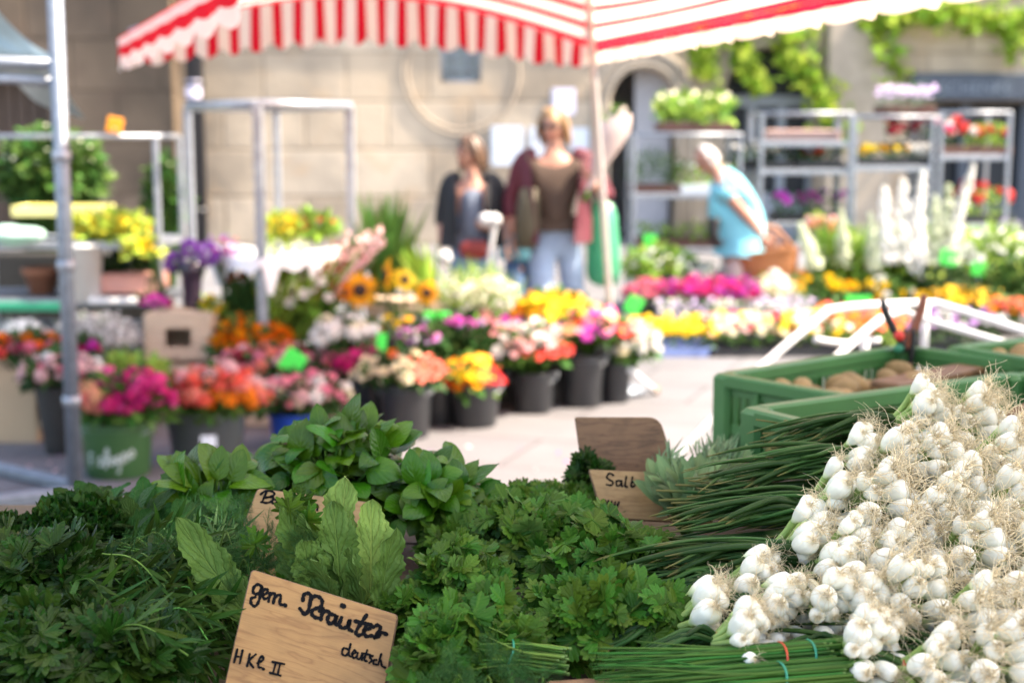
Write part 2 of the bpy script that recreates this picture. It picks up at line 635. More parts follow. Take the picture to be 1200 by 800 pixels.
# ================================================================= stone material for the old walls
def stone(name, cols, bw, bh, mortar=.03, dirt=.45):
    m = bpy.data.materials.new(name)
    m.use_nodes = True
    nt = m.node_tree
    N, L = nt.nodes, nt.links
    b = N['Principled BSDF']
    b.inputs['Roughness'].default_value = .9
    b.inputs['Specular IOR Level'].default_value = .2
    tc = N.new('ShaderNodeTexCoord')
    sp = N.new('ShaderNodeSeparateXYZ')
    L.new(tc.outputs['Object'], sp.inputs[0])
    cb = N.new('ShaderNodeCombineXYZ')
    L.new(sp.outputs['X'], cb.inputs['X'])
    L.new(sp.outputs['Z'], cb.inputs['Y'])
    br = N.new('ShaderNodeTexBrick')
    br.inputs['Scale'].default_value = 1
    br.inputs['Brick Width'].default_value = bw
    br.inputs['Row Height'].default_value = bh
    br.inputs['Mortar Size'].default_value = mortar
    br.inputs['Mortar Smooth'].default_value = .6
    br.inputs['Bias'].default_value = -.1
    br.inputs['Color1'].default_value = (*cols[0], 1)
    br.inputs['Color2'].default_value = (*cols[1], 1)
    br.inputs['Mortar'].default_value = (*[c * .84 for c in cols[0]], 1)
    L.new(cb.outputs[0], br.inputs['Vector'])
    nz = N.new('ShaderNodeTexNoise')
    nz.inputs['Scale'].default_value = .8
    nz.inputs['Detail'].default_value = 6
    L.new(tc.outputs['Object'], nz.inputs['Vector'])
    rp = N.new('ShaderNodeValToRGB')
    rp.color_ramp.elements[0].position = .35
    rp.color_ramp.elements[0].color = (*[1 - dirt] * 3, 1)
    rp.color_ramp.elements[1].position = .65
    rp.color_ramp.elements[1].color = (1.12, 1.08, 1.02, 1)
    L.new(nz.outputs['Fac'], rp.inputs['Fac'])
    mx = N.new('ShaderNodeMix'); mx.data_type = 'RGBA'; mx.blend_type = 'MULTIPLY'
    mx.inputs['Factor'].default_value = 1
    L.new(br.outputs['Color'], mx.inputs['A'])
    L.new(rp.outputs['Color'], mx.inputs['B'])
    n3 = N.new('ShaderNodeTexNoise'); n3.inputs['Scale'].default_value = 2.2; n3.inputs['Detail'].default_value = 2
    L.new(tc.outputs['Object'], n3.inputs['Vector'])
    r3 = N.new('ShaderNodeValToRGB')
    r3.color_ramp.elements[0].position = .55; r3.color_ramp.elements[0].color = (0, 0, 0, 1)
    r3.color_ramp.elements[1].position = .7; r3.color_ramp.elements[1].color = (.5, .5, .5, 1)
    L.new(n3.outputs['Fac'], r3.inputs['Fac'])
    m3 = N.new('ShaderNodeMix'); m3.data_type = 'RGBA'
    L.new(r3.outputs['Color'], m3.inputs['Factor'])
    L.new(mx.outputs['Result'], m3.inputs['A'])
    m3.inputs['B'].default_value = (*cols[2], 1)
    L.new(m3.outputs['Result'], b.inputs['Base Color'])
    bp = N.new('ShaderNodeBump'); bp.inputs['Strength'].default_value = .6; bp.inputs['Distance'].default_value = .02
    n4 = N.new('ShaderNodeTexNoise'); n4.inputs['Scale'].default_value = 14; n4.inputs['Detail'].default_value = 6
    L.new(tc.outputs['Object'], n4.inputs['Vector'])
    q = N.new('ShaderNodeMath'); q.operation = 'MULTIPLY_ADD'; q.inputs[1].default_value = -1.2
    L.new(br.outputs['Fac'], q.inputs[0]); L.new(n4.outputs['Fac'], q.inputs[2])
    L.new(q.outputs[0], bp.inputs['Height'])
    L.new(bp.outputs['Normal'], b.inputs['Normal'])
    return m


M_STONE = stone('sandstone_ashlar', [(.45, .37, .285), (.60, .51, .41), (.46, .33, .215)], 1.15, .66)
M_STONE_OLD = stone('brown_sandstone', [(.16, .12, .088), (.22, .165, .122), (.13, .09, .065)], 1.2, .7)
M_TRIM = mat('stone_trim', (.36, .30, .235), .85, var=.25, nscale=6, bump=.4, bscale=30)
M_GALV = mat('galvanised_steel', (.33, .35, .385), .45, .6, var=.35, nscale=22, bump=.15, bscale=90, detail=6)
M_GALV_D = mat('weathered_galvanised', (.22, .25, .29), .5, .6, var=.4, nscale=30, bump=.2, bscale=120)
M_WHITE = mat('white_plastic', (.80, .80, .78), .45, var=.06)
M_PLASTER = mat('white_plaster', (.62, .61, .60), .9, var=.1, nscale=3)
M_DARK = mat('dark_void', (.03, .03, .032), .7)
M_GLASSD = mat('dark_window_glass', (.022, .026, .032), .35, var=.3, nscale=2, spec=.2)
M_SLATE = mat('slate_paint', (.045, .06, .085), .5, var=.15, nscale=4)
M_GREYFR = mat('grey_blue_frame', (.22, .25, .29), .5, var=.12)
M_WOODD = mat('dark_door_wood', (.07, .042, .028), .6, var=.4, nscale=8, stretch=(6, 6, .6))
M_PAPER = mat('notice_paper', (.60, .65, .72), .8, var=.05)
M_BLACKM = mat('black_pipe_paint', (.018, .019, .024), .35, var=.2)

# ground -----------------------------------------------------------------------
def ground_mat():
    m = mat('market_paving', (.165, .164, .170), .9, var=.3, nscale=1.6, bump=.35, bscale=45, detail=8, spec=.25)
    nt = m.node_tree
    N, L = nt.nodes, nt.links
    b = N['Principled BSDF']
    src = b.inputs['Base Color'].links[0].from_socket
    tc = N.new('ShaderNodeTexCoord')
    br = N.new('ShaderNodeTexBrick')
    br.inputs['Scale'].default_value = 1
    br.inputs['Brick Width'].default_value = .9
    br.inputs['Row Height'].default_value = .6
    br.inputs['Mortar Size'].default_value = .012
    br.inputs['Color1'].default_value = (1, 1, 1, 1)
    br.inputs['Color2'].default_value = (.9, .9, .92, 1)
    br.inputs['Mortar'].default_value = (.62, .60, .60, 1)
    mp = N.new('ShaderNodeMapping'); mp.inputs['Rotation'].default_value = (0, 0, .35)
    L.new(tc.outputs['Object'], mp.inputs['Vector']); L.new(mp.outputs['Vector'], br.inputs['Vector'])
    # small speckle of grit and dropped petals' dust
    vo = N.new('ShaderNodeTexNoise'); vo.inputs['Scale'].default_value = 130; vo.inputs['Detail'].default_value = 3
    L.new(tc.outputs['Object'], vo.inputs['Vector'])
    rp = N.new('ShaderNodeValToRGB')
    rp.color_ramp.elements[0].position = .38; rp.color_ramp.elements[0].color = (.72, .7, .7, 1)
    rp.color_ramp.elements[1].position = .55; rp.color_ramp.elements[1].color = (1, 1, 1, 1)
    L.new(vo.outputs['Fac'], rp.inputs['Fac'])
    a = N.new('ShaderNodeMix'); a.data_type = 'RGBA'; a.blend_type = 'MULTIPLY'; a.inputs['Factor'].default_value = 1
    L.new(src, a.inputs['A']); L.new(br.outputs['Color'], a.inputs['B'])
    c = N.new('ShaderNodeMix'); c.data_type = 'RGBA'; c.blend_type = 'MULTIPLY'; c.inputs['Factor'].default_value = 1
    L.new(a.outputs['Result'], c.inputs['A']); L.new(rp.outputs['Color'], c.inputs['B'])
    L.new(c.outputs['Result'], b.inputs['Base Color'])
    return m


g = MB()
xs = np.linspace(-150, 150, 61); ys = np.linspace(-120, 160, 57)
grid(g, np.stack([*np.meshgrid(xs, ys, indexing='ij'), np.zeros((61, 57))], -1))
tag(g.build('ground', ground_mat(), smooth=False), kind='structure')

# ================================================================= old stone building at the back of the square
WY = 20.0
WH = 9.0


def wx(u, Y=WY):
    return P(u, 200, Y)[0]


def wz(v, Y=WY):
    return P(600, v, Y)[2]


def arch_pts(x0, x1, zs, zt, n=14):
    """opening outline from bottom left, over an arch, to bottom right"""
    c, a, b = (x0 + x1) / 2, (x1 - x0) / 2, zt - zs
    return [(x0, 0.0)] + [(c - a * math.cos(t), zs + b * math.sin(t)) for t in np.linspace(0, PI, n)] + [(x1, 0.0)]


def rect_pts(x0, x1, z0, z1):
    return [(x0, z0), (x0, z1), (x1, z1), (x1, z0)]


DOOR = arch_pts(wx(715), wx(792), wz(122), wz(80))
ARCH = arch_pts(wx(848), wx(955), wz(112), wz(56))
WIN = rect_pts(wx(517), wx(564), wz(96), wz(40))
SHOP = rect_pts(wx(1062), wx(1420), 0.0, wz(120))


def wall_with_holes(name, x0, x1, Y, holes, thick, mat_, parent=None, h=WH):
    from mathutils.geometry import tessellate_polygon
    # floor-level openings notch the outline, others are true holes
    low = sorted([q for q in holes if abs(q[0][1]) < 1e-6], key=lambda q: q[0][0])
    outer = [(x0, 0.0)]
    for q in low:
        outer += q
    outer += [(x1, 0.0), (x1, h), (x0, h)]
    loops = [outer] + [q[::-1] for q in holes if abs(q[0][1]) >= 1e-6]
    flat = [p for lp in loops for p in lp]
    tris = tessellate_polygon([[Vector((p[0], p[1], 0)) for p in lp] for lp in loops])
    T = []
    for t in tris:
        a, b_, c = (np.array(flat[i]) for i in t)
        ar = (b_[0] - a[0]) * (c[1] - a[1]) - (b_[1] - a[1]) * (c[0] - a[0])
        T.append(t if ar > 0 else t[::-1])
    mb = MB()
    mb.add([(p[0], Y, p[1]) for p in flat], np.array(T))
    for lp in holes:
        v = []
        for p in lp:
            v += [(p[0], Y, p[1]), (p[0], Y + thick, p[1])]
        rng = range(len(lp) - 1) if abs(lp[0][1]) < 1e-6 else range(len(lp))
        n = len(lp)
        mb.add(v, np.array([[2 * i, 2 * i + 1, 2 * ((i + 1) % n) + 1, 2 * ((i + 1) % n)] for i in rng]))
    # ends and top
    mb.add([(x0, Y, 0), (x0, Y + 6, 0), (x0, Y + 6, h), (x0, Y, h), (x1, Y, 0), (x1, Y + 6, 0), (x1, Y + 6, h), (x1, Y, h)],
           np.array([[0, 3, 2, 1], [4, 5, 6, 7], [3, 7, 6, 2], [1, 2, 6, 5]]))
    return mb.build(name, mat_, parent, smooth=False)


b0 = thing('stone_building', 'pale sandstone building with arched doorways behind the flower racks', 'building', (wx(212), WY, 0))
off = np.array(b0.location)


def bpart(mb, name, m, parent=b0, smooth=True):
    o = mb.build(name, m, parent, smooth)
    if parent == b0:
        o.location = -Vector(b0.location)
    return o


o = wall_with_holes('wall', wx(212), 16.5, WY, [WIN, DOOR, ARCH, SHOP], .45, M_STONE, b0)
o.location = -Vector(b0.location)
# arch mouldings
mb = MB()
for k, (gr, r) in enumerate(((.05, .05), (.14, .045), (.23, .055))):
    pts = arch_pts(wx(715) - gr, wx(792) + gr, wz(122), wz(80) + gr, 18)
    tube(mb, [(x, WY - .02, z) for x, z in pts], r, 8)
bpart(mb, 'door_moulding', M_TRIM)
mb = MB()
for gr, r in ((.06, .06), (.17, .05)):
    pts = arch_pts(wx(848) - gr, wx(955) + gr, wz(112), wz(56) + gr, 18)
    tube(mb, [(x, WY - .02, z) for x, z in pts], r, 8)
bpart(mb, 'arch_moulding', M_TRIM)
mb = MB()
cx, cz, rr = wx(541), wz(85), wx(603) - wx(541)
for q, r in ((0, .016), (.07, .02)):
    t = np.linspace(0, 2 * PI, 48)
    tube(mb, np.stack([cx + (rr + q) * np.cos(t), np.full(48, WY - .005), cz + (rr + q) * 1.05 * np.sin(t)], 1), r, 6, cap=False)
bpart(mb, 'stone_ring', mat('ring_stone', (.40, .325, .25), .9, var=.25, nscale=5))
mb = MB()
box(mb, ((wx(962) + wx(1040)) / 2, WY - .12, 2.2), (wx(1040) - wx(962), .24, 4.4), bev=.03)
bpart(mb, 'pilaster', M_TRIM, smooth=False)
mb = MB()
box(mb, (5.9, WY - .07, wz(-40)), (21, .14, .22), bev=.04)
bpart(mb, 'cornice', M_TRIM, smooth=False)
# leaded window
wf = MB()
x0, x1, z0, z1 = wx(517), wx(564), wz(96), wz(40)
for a, b_ in (((x0, z0), (x1, z0)), ((x0, z1), (x1, z1)), ((x0, z0), (x0, z1)), ((x1, z0), (x1, z1))):
    beam(wf, (a[0], WY + .12, a[1]), (b_[0], WY + .12, b_[1]), .09, .06, up=(0, 1, 0))
for i in range(1, 3):
    beam(wf, (x0 + (x1 - x0) * i / 3, WY + .12, z0), (x0 + (x1 - x0) * i / 3, WY + .12, z1), .03, .025, up=(0, 1, 0))
for i in range(1, 4):
    beam(wf, (x0, WY + .122, z0 + (z1 - z0) * i / 4), (x1, WY + .122, z0 + (z1 - z0) * i / 4), .022, .025, up=(0, 1, 0))
wo = bpart(wf, 'window', M_GREYFR)
mb = MB()
box(mb, ((x0 + x1) / 2, WY + .17, (z0 + z1) / 2), (x1 - x0, .01, z1 - z0))
mb.build('pane', mat('leaded_glass', (.22, .26, .27), .15, var=.6, nscale=6), wo, False)
# passage behind the small arched doorway
mb = MB()
x0, x1 = wx(715), wx(792)
grid(mb, np.array([[(x0 - .1, 23.2, 0), (x0 - .1, 23.2, 3.3)], [(x1 + .3, 23.2, 0), (x1 + .3, 23.2, 3.3)]]))
grid(mb, np.array([[(x0 - .1, WY + .45, 0), (x0 - .1, WY + .45, 3.3)], [(x0 - .1, 23.2, 0), (x0 - .1, 23.2, 3.3)]]))
grid(mb, np.array([[(x1 + .3, 23.2, 0), (x1 + .3, 23.2, 3.3)], [(x1 + .3, WY + .45, 0), (x1 + .3, WY + .45, 3.3)]]))
grid(mb, np.array([[(x0 - .1, WY + .45, 3.3), (x1 + .3, WY + .45, 3.3)], [(x0 - .1, 23.2, 3.3), (x1 + .3, 23.2, 3.3)]]))
bpart(mb, 'passage', M_PLASTER, smooth=False)
mb = MB()
box(mb, (wx(766), WY + .40, 1.25), (wx(769) - wx(728), .06, 2.6), rotz(.0))
bpart(mb, 'door', mat('pale_grey_door', (.40, .40, .43), .6), smooth=False)
# glazed door in the big arch
mb = MB()
x0, x1, zs = wx(848), wx(955), wz(118)
box(mb, ((x0 + x1) / 2, WY + .32, zs), (x1 - x0, .1, .16))
for f in (.0, .33, .66, 1.0):
    box(mb, (x0 + (x1 - x0) * f, WY + .32, zs / 2 - .04), (.12, .09, zs - .09))
box(mb, ((x0 + x1) / 2, WY + .33, .35), (x1 - x0, .07, .7))
dr = bpart(mb, 'glazed_door', M_GREYFR, smooth=False)
mb = MB()
box(mb, ((x0 + x1) / 2, WY + .40, 1.7), (x1 - x0, .02, 3.4))
mb.build('pane', M_GLASSD, dr, False)
# shop front
mb = MB()
x0, x1, zt = wx(1062), wx(1420), wz(120)
for f in np.linspace(0, 1, 6):
    box(mb, (x0 + (x1 - x0) * f, WY + .25, zt / 2), (.14, .12, zt))
box(mb, ((x0 + x1) / 2, WY + .26, .3), (x1 - x0, .1, .6))
sf = bpart(mb, 'shop_window', M_SLATE, smooth=False)
mb = MB()
box(mb, ((x0 + x1) / 2, WY + .34, zt / 2), (x1 - x0, .02, zt))
mb.build('pane', M_GLASSD, sf, False)
# shop fascia with pale lettering
sg = thing('shop_sign', 'dark slate fascia sign with pale lettering above the shop window', 'sign', (wx(1060), WY - .06, wz(118)))
mb = MB()
x0, x1, z0, z1 = wx(1058), wx(1420), wz(120), wz(88)
box(mb, ((x1 - x0) / 2, 0, (z1 - z0) / 2), (x1 - x0, .1, z1 - z0), bev=.02)
mb.build('board', M_SLATE, sg, False)


def lettering(name, text, size, parent, loc, m, depth=.004, rotx_=PI / 2, space=1.0):
    cu = bpy.data.curves.new(name, 'FONT')
    cu.body = text
    cu.size = size
    cu.extrude = depth
    cu.space_character = space
    t = bpy.data.objects.new(name + '_curve', cu)
    COL.objects.link(t)
    dg = bpy.context.evaluated_depsgraph_get()
    me = bpy.data.meshes.new_from_object(t.evaluated_get(dg))
    bpy.data.objects.remove(t)
    bpy.data.curves.remove(cu)
    me.materials.clear()
    me.materials.append(m)
    o = link(name, me, parent)
    o.location = loc
    o.rotation_euler = (rotx_, 0, 0)
    return o


lettering('lettering', 'SCHENKE', .22, sg, (.42, -.056, .09), mat('pale_lettering', (.17, .21, .26), .5), space=1.05)
lettering('lettering', 'WEINSTUBE', .19, sg, (2.0, -.056, .10), MATS['pale_lettering'], space=1.05)

# darker house on the left of the downpipe
b1 = thing('brown_stone_house', 'darker brown stone house front left of the black downpipe', 'building', (wx(212), WY - .3, 0))
DARKDOOR = rect_pts(wx(-70, WY - .3), wx(62, WY - .3), 0.0, wz(88, WY - .3))
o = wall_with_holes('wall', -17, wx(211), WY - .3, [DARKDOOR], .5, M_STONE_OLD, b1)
o.location = -Vector(b1.location)
mb = MB()
for i in range(9):
    xa = wx(-70) + (wx(62) - wx(-70)) * (i + .5) / 9
    box(mb, (xa, WY + .15, wz(88) / 2), ((wx(62) - wx(-70)) / 9 - .012, .07, wz(88) + .1), bev=.01)
o = mb.build('plank_door', M_WOODD, b1, False)
o.location = -Vector(b1.location)

# downpipe with a sticker
dp = thing('downpipe', 'black iron downpipe at the joint of the two stone houses', 'pipe', (wx(231, WY - .45), WY - .45, 0))
mb = MB()
tube(mb, [(0, 0, 0), (0, 0, 8.6)], .125, 14)
mb.build('pipe', M_BLACKM, dp)
for z in (.5, 2.2, 4.2, 6.5):
    mb = MB()
    lathe(mb, [(.126, z - .03), (.145, z - .03), (.145, z + .03), (.126, z + .03)], 14)
    mb.build('bracket', M_BLACKM, dp)
mb = MB()
zc = wz(106) - 0
t = np.linspace(-.9, .9, 7) - PI / 2
grid(mb, np.stack([np.stack([.131 * np.cos(t), .131 * np.sin(t), np.full(7, z)], 1) for z in (zc - .12, zc + .12)], 0))
mb.build('sticker', mat('lilac_sticker', (.72, .66, .80), .6), dp)

# notices on the wall
for k, (u0, v0, u1, v1, lb) in enumerate(((575, 148, 613, 194, 'pale notice sheet on the wall between the two women'),
                                          (619, 149, 640, 190, 'pale notice sheet on the wall partly behind the head of the maroon jacket woman'),
                                          (646, 104, 674, 134, 'small lilac notice on the wall above the blonde woman'),
                                          (664, 150, 690, 178, 'pale notice sheet on the wall left of the white parasol pole'))):
    a, b_ = P(u0, v1, WY), P(u1, v0, WY)
    nb = thing('notice', lb, 'notice', ((a[0] + b_[0]) / 2, WY - .02, a[2]), 0, 'notices pinned to the stone wall')
    mb = MB()
    box(mb, (0, 0, (b_[2] - a[2]) / 2), (b_[0] - a[0], .012, b_[2] - a[2]))
    mb.build('sheet', M_PAPER if k != 2 else mat('lilac_paper', (.72, .70, .86), .8), nb, False)
    mb = MB()
    for i in range(7):
        box(mb, (-(b_[0] - a[0]) / 2 + .025, -.008, (b_[2] - a[2]) * (i + .5) / 7), (.03, .010, .03))
    box(mb, (-(b_[0] - a[0]) / 2 + .011, -.008, (b_[2] - a[2]) / 2), (.004, .010, (b_[2] - a[2]) * .96))
    mb.build('binding_comb', MATS['grey_blue_frame'], nb, False)

# ================================================================= climbing vines
IVY = leafmat('vine_leaf', (.24, .38, .04), trans=.5, isl=.3, back=.2, vein=0.3)
M_STEM = mat('brown_stem', (.12, .085, .05), .8)
T_IVY = [ovate(.95, 6, 2, .62, .7, .1, 0, .04), lobed(5, 125, 3, .35, 2, .05, 31)]


def vine(label, path, spread, n, size=(.07, .14), Y=WY - .25):
    pts = np.array([P(u, v, Y + NR.uniform(-.12, .1)) for u, v in path])
    t = thing('climbing_vine', label, 'climbing plant', pts[-1], 0, 'green vines hanging on the building front')
    sp = spline(pts, 8) - pts[-1]
    mb = MB()
    for k in range(3):
        tube(mb, sp + NR.normal(0, .03, sp.shape), .009, 5)
    mb.build('stem', M_STEM, t)
    mb = MB()
    s = mpp(Y)
    for i in range(n):
        q = sp[NR.integers(len(sp))] + NR.normal(0, 1, 3) * np.array([spread * s, .10, spread * s * .8])
        put(mb, T_IVY[NR.integers(2)], q, rdir() + np.array([0, 0, -.6]), TOCAM * .8 + rdir() * .8 + np.array([.3, 0, .5]), NR.uniform(*size), NR.uniform(-.6, .3))
    mb.build('leaves', IVY, t)


vine('short green vine hanging over the wall right of the small arched doorway', [(828, 36), (822, 62), (826, 92)], 7, 150)
vine('narrow green vine trailing down the left side of the glazed arch', [(876, 25), (868, 48), (878, 80), (893, 100)], 7, 190)
vine('long bushy green vine falling across the glazed arch', [(932, 12), (930, 50), (948, 85), (972, 125), (984, 160)], 10, 420)
vine('green vine drooping beside the pilaster with a trailing tip', [(1040, 15), (1034, 40), (1040, 65), (1050, 88)], 9, 220)
vine('thick green vine running along the top of the shop front', [(1010, 25), (1060, 14), (1110, 12), (1160, 20), (1230, 22)], 12, 520)
vine('green vine hanging from the top vine near the right end of the shop sign', [(1182, 18), (1190, 40), (1186, 66)], 7, 100)

# ================================================================= flower parasol of red and white striped cloth
def stripes(name, n, red=(.62, .012, .03), cream=(.78, .70, .60), along='Y', thr=.42, offs=0.0):
    m = bpy.data.materials.new(name)
    m.use_nodes = True
    nt = m.node_tree
    N, L = nt.nodes, nt.links
    b = N['Principled BSDF']
    b.inputs['Roughness'].default_value = .8
    b.inputs['Specular IOR Level'].default_value = .2
    tc = N.new('ShaderNodeTexCoord')
    sp = N.new('ShaderNodeSeparateXYZ')
    L.new(tc.outputs['UV'], sp.inputs[0])
    q = N.new('ShaderNodeMath'); q.operation = 'MULTIPLY_ADD'; q.inputs[1].default_value = n; q.inputs[2].default_value = offs
    L.new(sp.outputs[along], q.inputs[0])
    fr = N.new('ShaderNodeMath'); fr.operation = 'FRACT'
    L.new(q.outputs[0], fr.inputs[0])
    gt = N.new('ShaderNodeMath'); gt.operation = 'LESS_THAN'; gt.inputs[1].default_value = thr
    L.new(fr.outputs[0], gt.inputs[0])
    mx = N.new('ShaderNodeMix'); mx.data_type = 'RGBA'
    L.new(gt.outputs[0], mx.inputs['Factor'])
    mx.inputs['A'].default_value = (*cream, 1)
    mx.inputs['B'].default_value = (*red, 1)
    nz = N.new('ShaderNodeTexNoise'); nz.inputs['Scale'].default_value = 3
    L.new(tc.outputs['Object'], nz.inputs['Vector'])
    hs = N.new('ShaderNodeHueSaturation')
    ma = N.new('ShaderNodeMath'); ma.operation = 'MULTIPLY_ADD'; ma.inputs[1].default_value = .3; ma.inputs[2].default_value = .85
    L.new(nz.outputs['Fac'], ma.inputs[0]); L.new(ma.outputs[0], hs.inputs['Value'])
    L.new(mx.outputs['Result'], hs.inputs['Color'])
    L.new(hs.outputs['Color'], b.inputs['Base Color'])
    tr = N.new('ShaderNodeBsdfTranslucent')
    L.new(hs.outputs['Color'], tr.inputs['Color'])
    ms = N.new('ShaderNodeMixShader'); ms.inputs['Fac'].default_value = .6
    L.new(b.outputs['BSDF'], ms.inputs[1]); L.new(tr.outputs['BSDF'], ms.inputs[2])
    L.new(ms.outputs['Shader'], N['Material Output'].inputs['Surface'])
    return m


pole_b, pole_t = P(722, 459, 8.3) * np.array([1, 1, 0]), P(681, -128, 7.4)
pb = thing('market_parasol', 'large red and white striped parasol over the flower stall', 'parasol', pole_b)
A_, B_ = P(138, 46, 7.2), P(693, 56, 8.0)
C_, D_ = P(965, 0, 5.3), P(216, 0, 5.2)
C_ = B_ + (C_ - B_) * 1.45
D_ = A_ + (D_ - A_) * 1.45
apex = pole_t + np.array([0, 0, .05])
mb = MB()
S_FAR = stripes('striped_cloth_far', 9)
S_SIDE = stripes('striped_cloth_side', 9)


def panel(mb, a, b_, ap, n=24, m=14, sag=.08, arch=0.0):
    G, U = [], []
    for i in range(n + 1):
        s = i / n
        e = a + (b_ - a) * s + np.array([0, 0, arch * math.sin(PI * s)])
        row = []
        for j in range(m + 1):
            t = j / m
            p = e + (ap - e) * t - np.array([0, 0, sag * math.sin(PI * t) * math.sin(PI * s)])
            row.append(p)
        G.append(row)
        U.append([(s, j / m) for j in range(m + 1)])
    grid(mb, np.array(G), np.array(U))


panel(mb, A_, B_, apex, sag=.05, arch=.24)
panel(mb, B_, C_, apex, sag=.07)
panel(mb, C_, D_, apex)
panel(mb, D_, A_, apex)
mb.build('canopy', S_FAR, pb, True, off=pole_b)


def valance(a, b_, drop, nsc, arch=0.0, n=None, dropfn=None, wob=.03):
    n = n or nsc * 8
    G, U = [], []
    side = nrm(np.cross(b_ - a, (0, 0, 1)))
    for i in range(n + 1):
        s = i / n
        e = a + (b_ - a) * s + np.array([0, 0, arch * math.sin(PI * s) - .004])
        dd = dropfn(s) if dropfn else drop
        sc = abs(math.sin(PI * nsc * s))
        row = []
        for t in (0, .33, .66, 1):
            row.append(e - np.array([0, 0, dd * t * (1 + .22 * sc * t)]) + side * wob * math.sin(nsc * PI * s * 1.0 + 1) * t)
        G.append(row)
        U.append([(s, t) for t in (0, .33, .66, 1)])
    m_ = MB()
    grid(m_, np.array(G), np.array(U))
    return m_


vl = valance(A_, B_, .2, 20, arch=.24, dropfn=lambda s: .06 + .145 * max(0, math.sin(PI * (.04 + .96 * s))) ** .5)
vl.build('valance', stripes('striped_valance', 23, cream=(.80, .72, .62), along='X', thr=.45), pb, True, off=pole_b)
valance(B_, C_, .075, 20).build('valance', stripes('striped_edge_valance', 1, along='Y', thr=.40, red=(.75, .01, .03), cream=(.80, .66, .55)), pb, True, off=pole_b)
valance(D_, A_, .13, 14, wob=.015).build('valance', stripes('striped_band_valance', 1.0, along='Y', thr=.34, offs=.70, cream=(.82, .80, .76)), pb, True, off=pole_b)
mb = MB()
tube(mb, spline([pole_b + (0, 0, .0), (pole_b + pole_t) / 2, pole_t], 6), .019, 12)
mb.build('pole', mat('cream_pole', (.46, .44, .41), .45, var=.1), pb, True, off=pole_b)
for q in (A_, B_, C_, D_):
    mb = MB()
    tube(mb, [apex - (0, 0, .12), q + np.array([0, 0, .02]) + nrm(apex - q) * .06], .012, 6)
    mb.build('rib', M_GALV, pb, True, off=pole_b)
mb = MB()
lathe(mb, [(.0, 0), (.17, 0), (.17, .03), (.06, .045), (.03, .06), (.03, .12), (.0, .12)], 24)
mb.build('foot', M_GALV_D, pb)

# unseen stall roof: white sheet on four posts, shaped to shade the vegetables
aw = thing('shade_awning', 'unseen white cloth roof shaped to shade the vegetable stall', 'awning', (0.4, .6, 2.45))
mb = MB()
G = [[(x, y, .25 * (1 - abs(y - 1.5) / 1.3) + .02 * math.sin(x * 3)) for y in np.linspace(.35, AWN_Y1, 12)] for x in np.linspace(AWN_X0, AWN_X1, 14)]
grid(mb, np.array(G))
mb.build('cloth', mat('white_awning_cloth', (.78, .77, .74), .8, var=.05, trans=AWN_TRANS, tcol=(.8, .79, .75)), aw)
mb = MB()
for x in (AWN_X0 + .1, AWN_X1 - .1):
    for y in (.4, AWN_Y1 - .05):
        mb = MB()
        tube(mb, [(x, y, -2.45), (x, y, .05)], .025, 10)
        mb.build('post', M_GALV, aw)
# ================================================================= galvanised racks and frames
def post(mb, a, b, r=.018, n=4):
    tube(mb, [a, b], r * 1.25, n)


def trolley(label, u1, u2, Y, vtop, shelf_v, depth=.56, group=None, yaw=0.0, r=.016, top=True, mat_=None, floor=True):
    """rack seen from its front: left and right posts at photo columns u1, u2"""
    a, b = P(u1, vtop, Y), P(u2, vtop, Y)
    wid = b[0] - a[0]
    t = thing('plant_rack', label, 'rack', ((a[0] + b[0]) / 2, Y, 0), yaw, group)
    h = a[2]
    m = mat_ or M_GALV
    for x in (-wid / 2, wid / 2):
        for y in (0, depth):
            mb = MB()
            box(mb, (x, y, h / 2 + .06), (r * 2, r * 2, h - .12), bev=.004)
            for z in np.arange(.25, h - .05, .1):
                box(mb, (x, y - r - .001, z), (r * .7, .004, .05))
            mb.build('post', m, t, False)
            mb = MB()
            lathe(mb, [(.0, 0), (.03, 0), (.035, .03), (.03, .055), (.008, .06), (.008, .09)], 10, (x, y, .0))
            mb.build('castor', M_BLACKM, t)
    zs = [P(600, v, Y)[2] for v in shelf_v]
    if floor:
        zs.append(.18)
    for z in zs:
        mb = MB()
        box(mb, (0, depth / 2, z), (wid - r * 2.2, depth - r * 2, .012))
        for y in (0, depth):
            box(mb, (0, y, z - .012), (wid, .025, .045), bev=.005)
        for x in (-wid / 2, wid / 2):
            box(mb, (x * .985, depth / 2, z - .014), (.02, depth - .05, .04))
        mb.build('shelf', m, t, False)
    if top:
        mb = MB()
        for y in (0, depth):
            tube(mb, [(-wid / 2, y, h), (wid / 2, y, h)], r * .9, 8)
        for x in (-wid / 2, wid / 2):
            tube(mb, [(x, 0, h), (x, depth, h)], r * .9, 8)
        mb.build('top_rail', m, t)
    return t, zs, wid


RG = 'galvanised plant racks'
RY = 12.0
trolley('galvanised rack of herbs beside the small arched doorway', 743, 868, RY, 158, [228, 292], group=RG)
trolley('galvanised rack with a long pale pink box on its upper shelf', 893, 998, RY, 133, [167, 200, 262], group=RG)
trolley('galvanised rack with yellow flowers on its shelf below the lavender box', 1003, 1094, RY, 137, [196], group=RG)
trolley('galvanised rack at the far right with red and white flowers above bright leaves', 1104, 1184, RY, 132, [183, 264], group=RG)

# left: frame trolley with hanging rail, partly behind the thick pole
FY = 8.3
trolley('galvanised frame rack behind the thick pole with green and yellow plants', -60, 182, FY, 160, [285, 352, 392], group=RG, depth=.6)
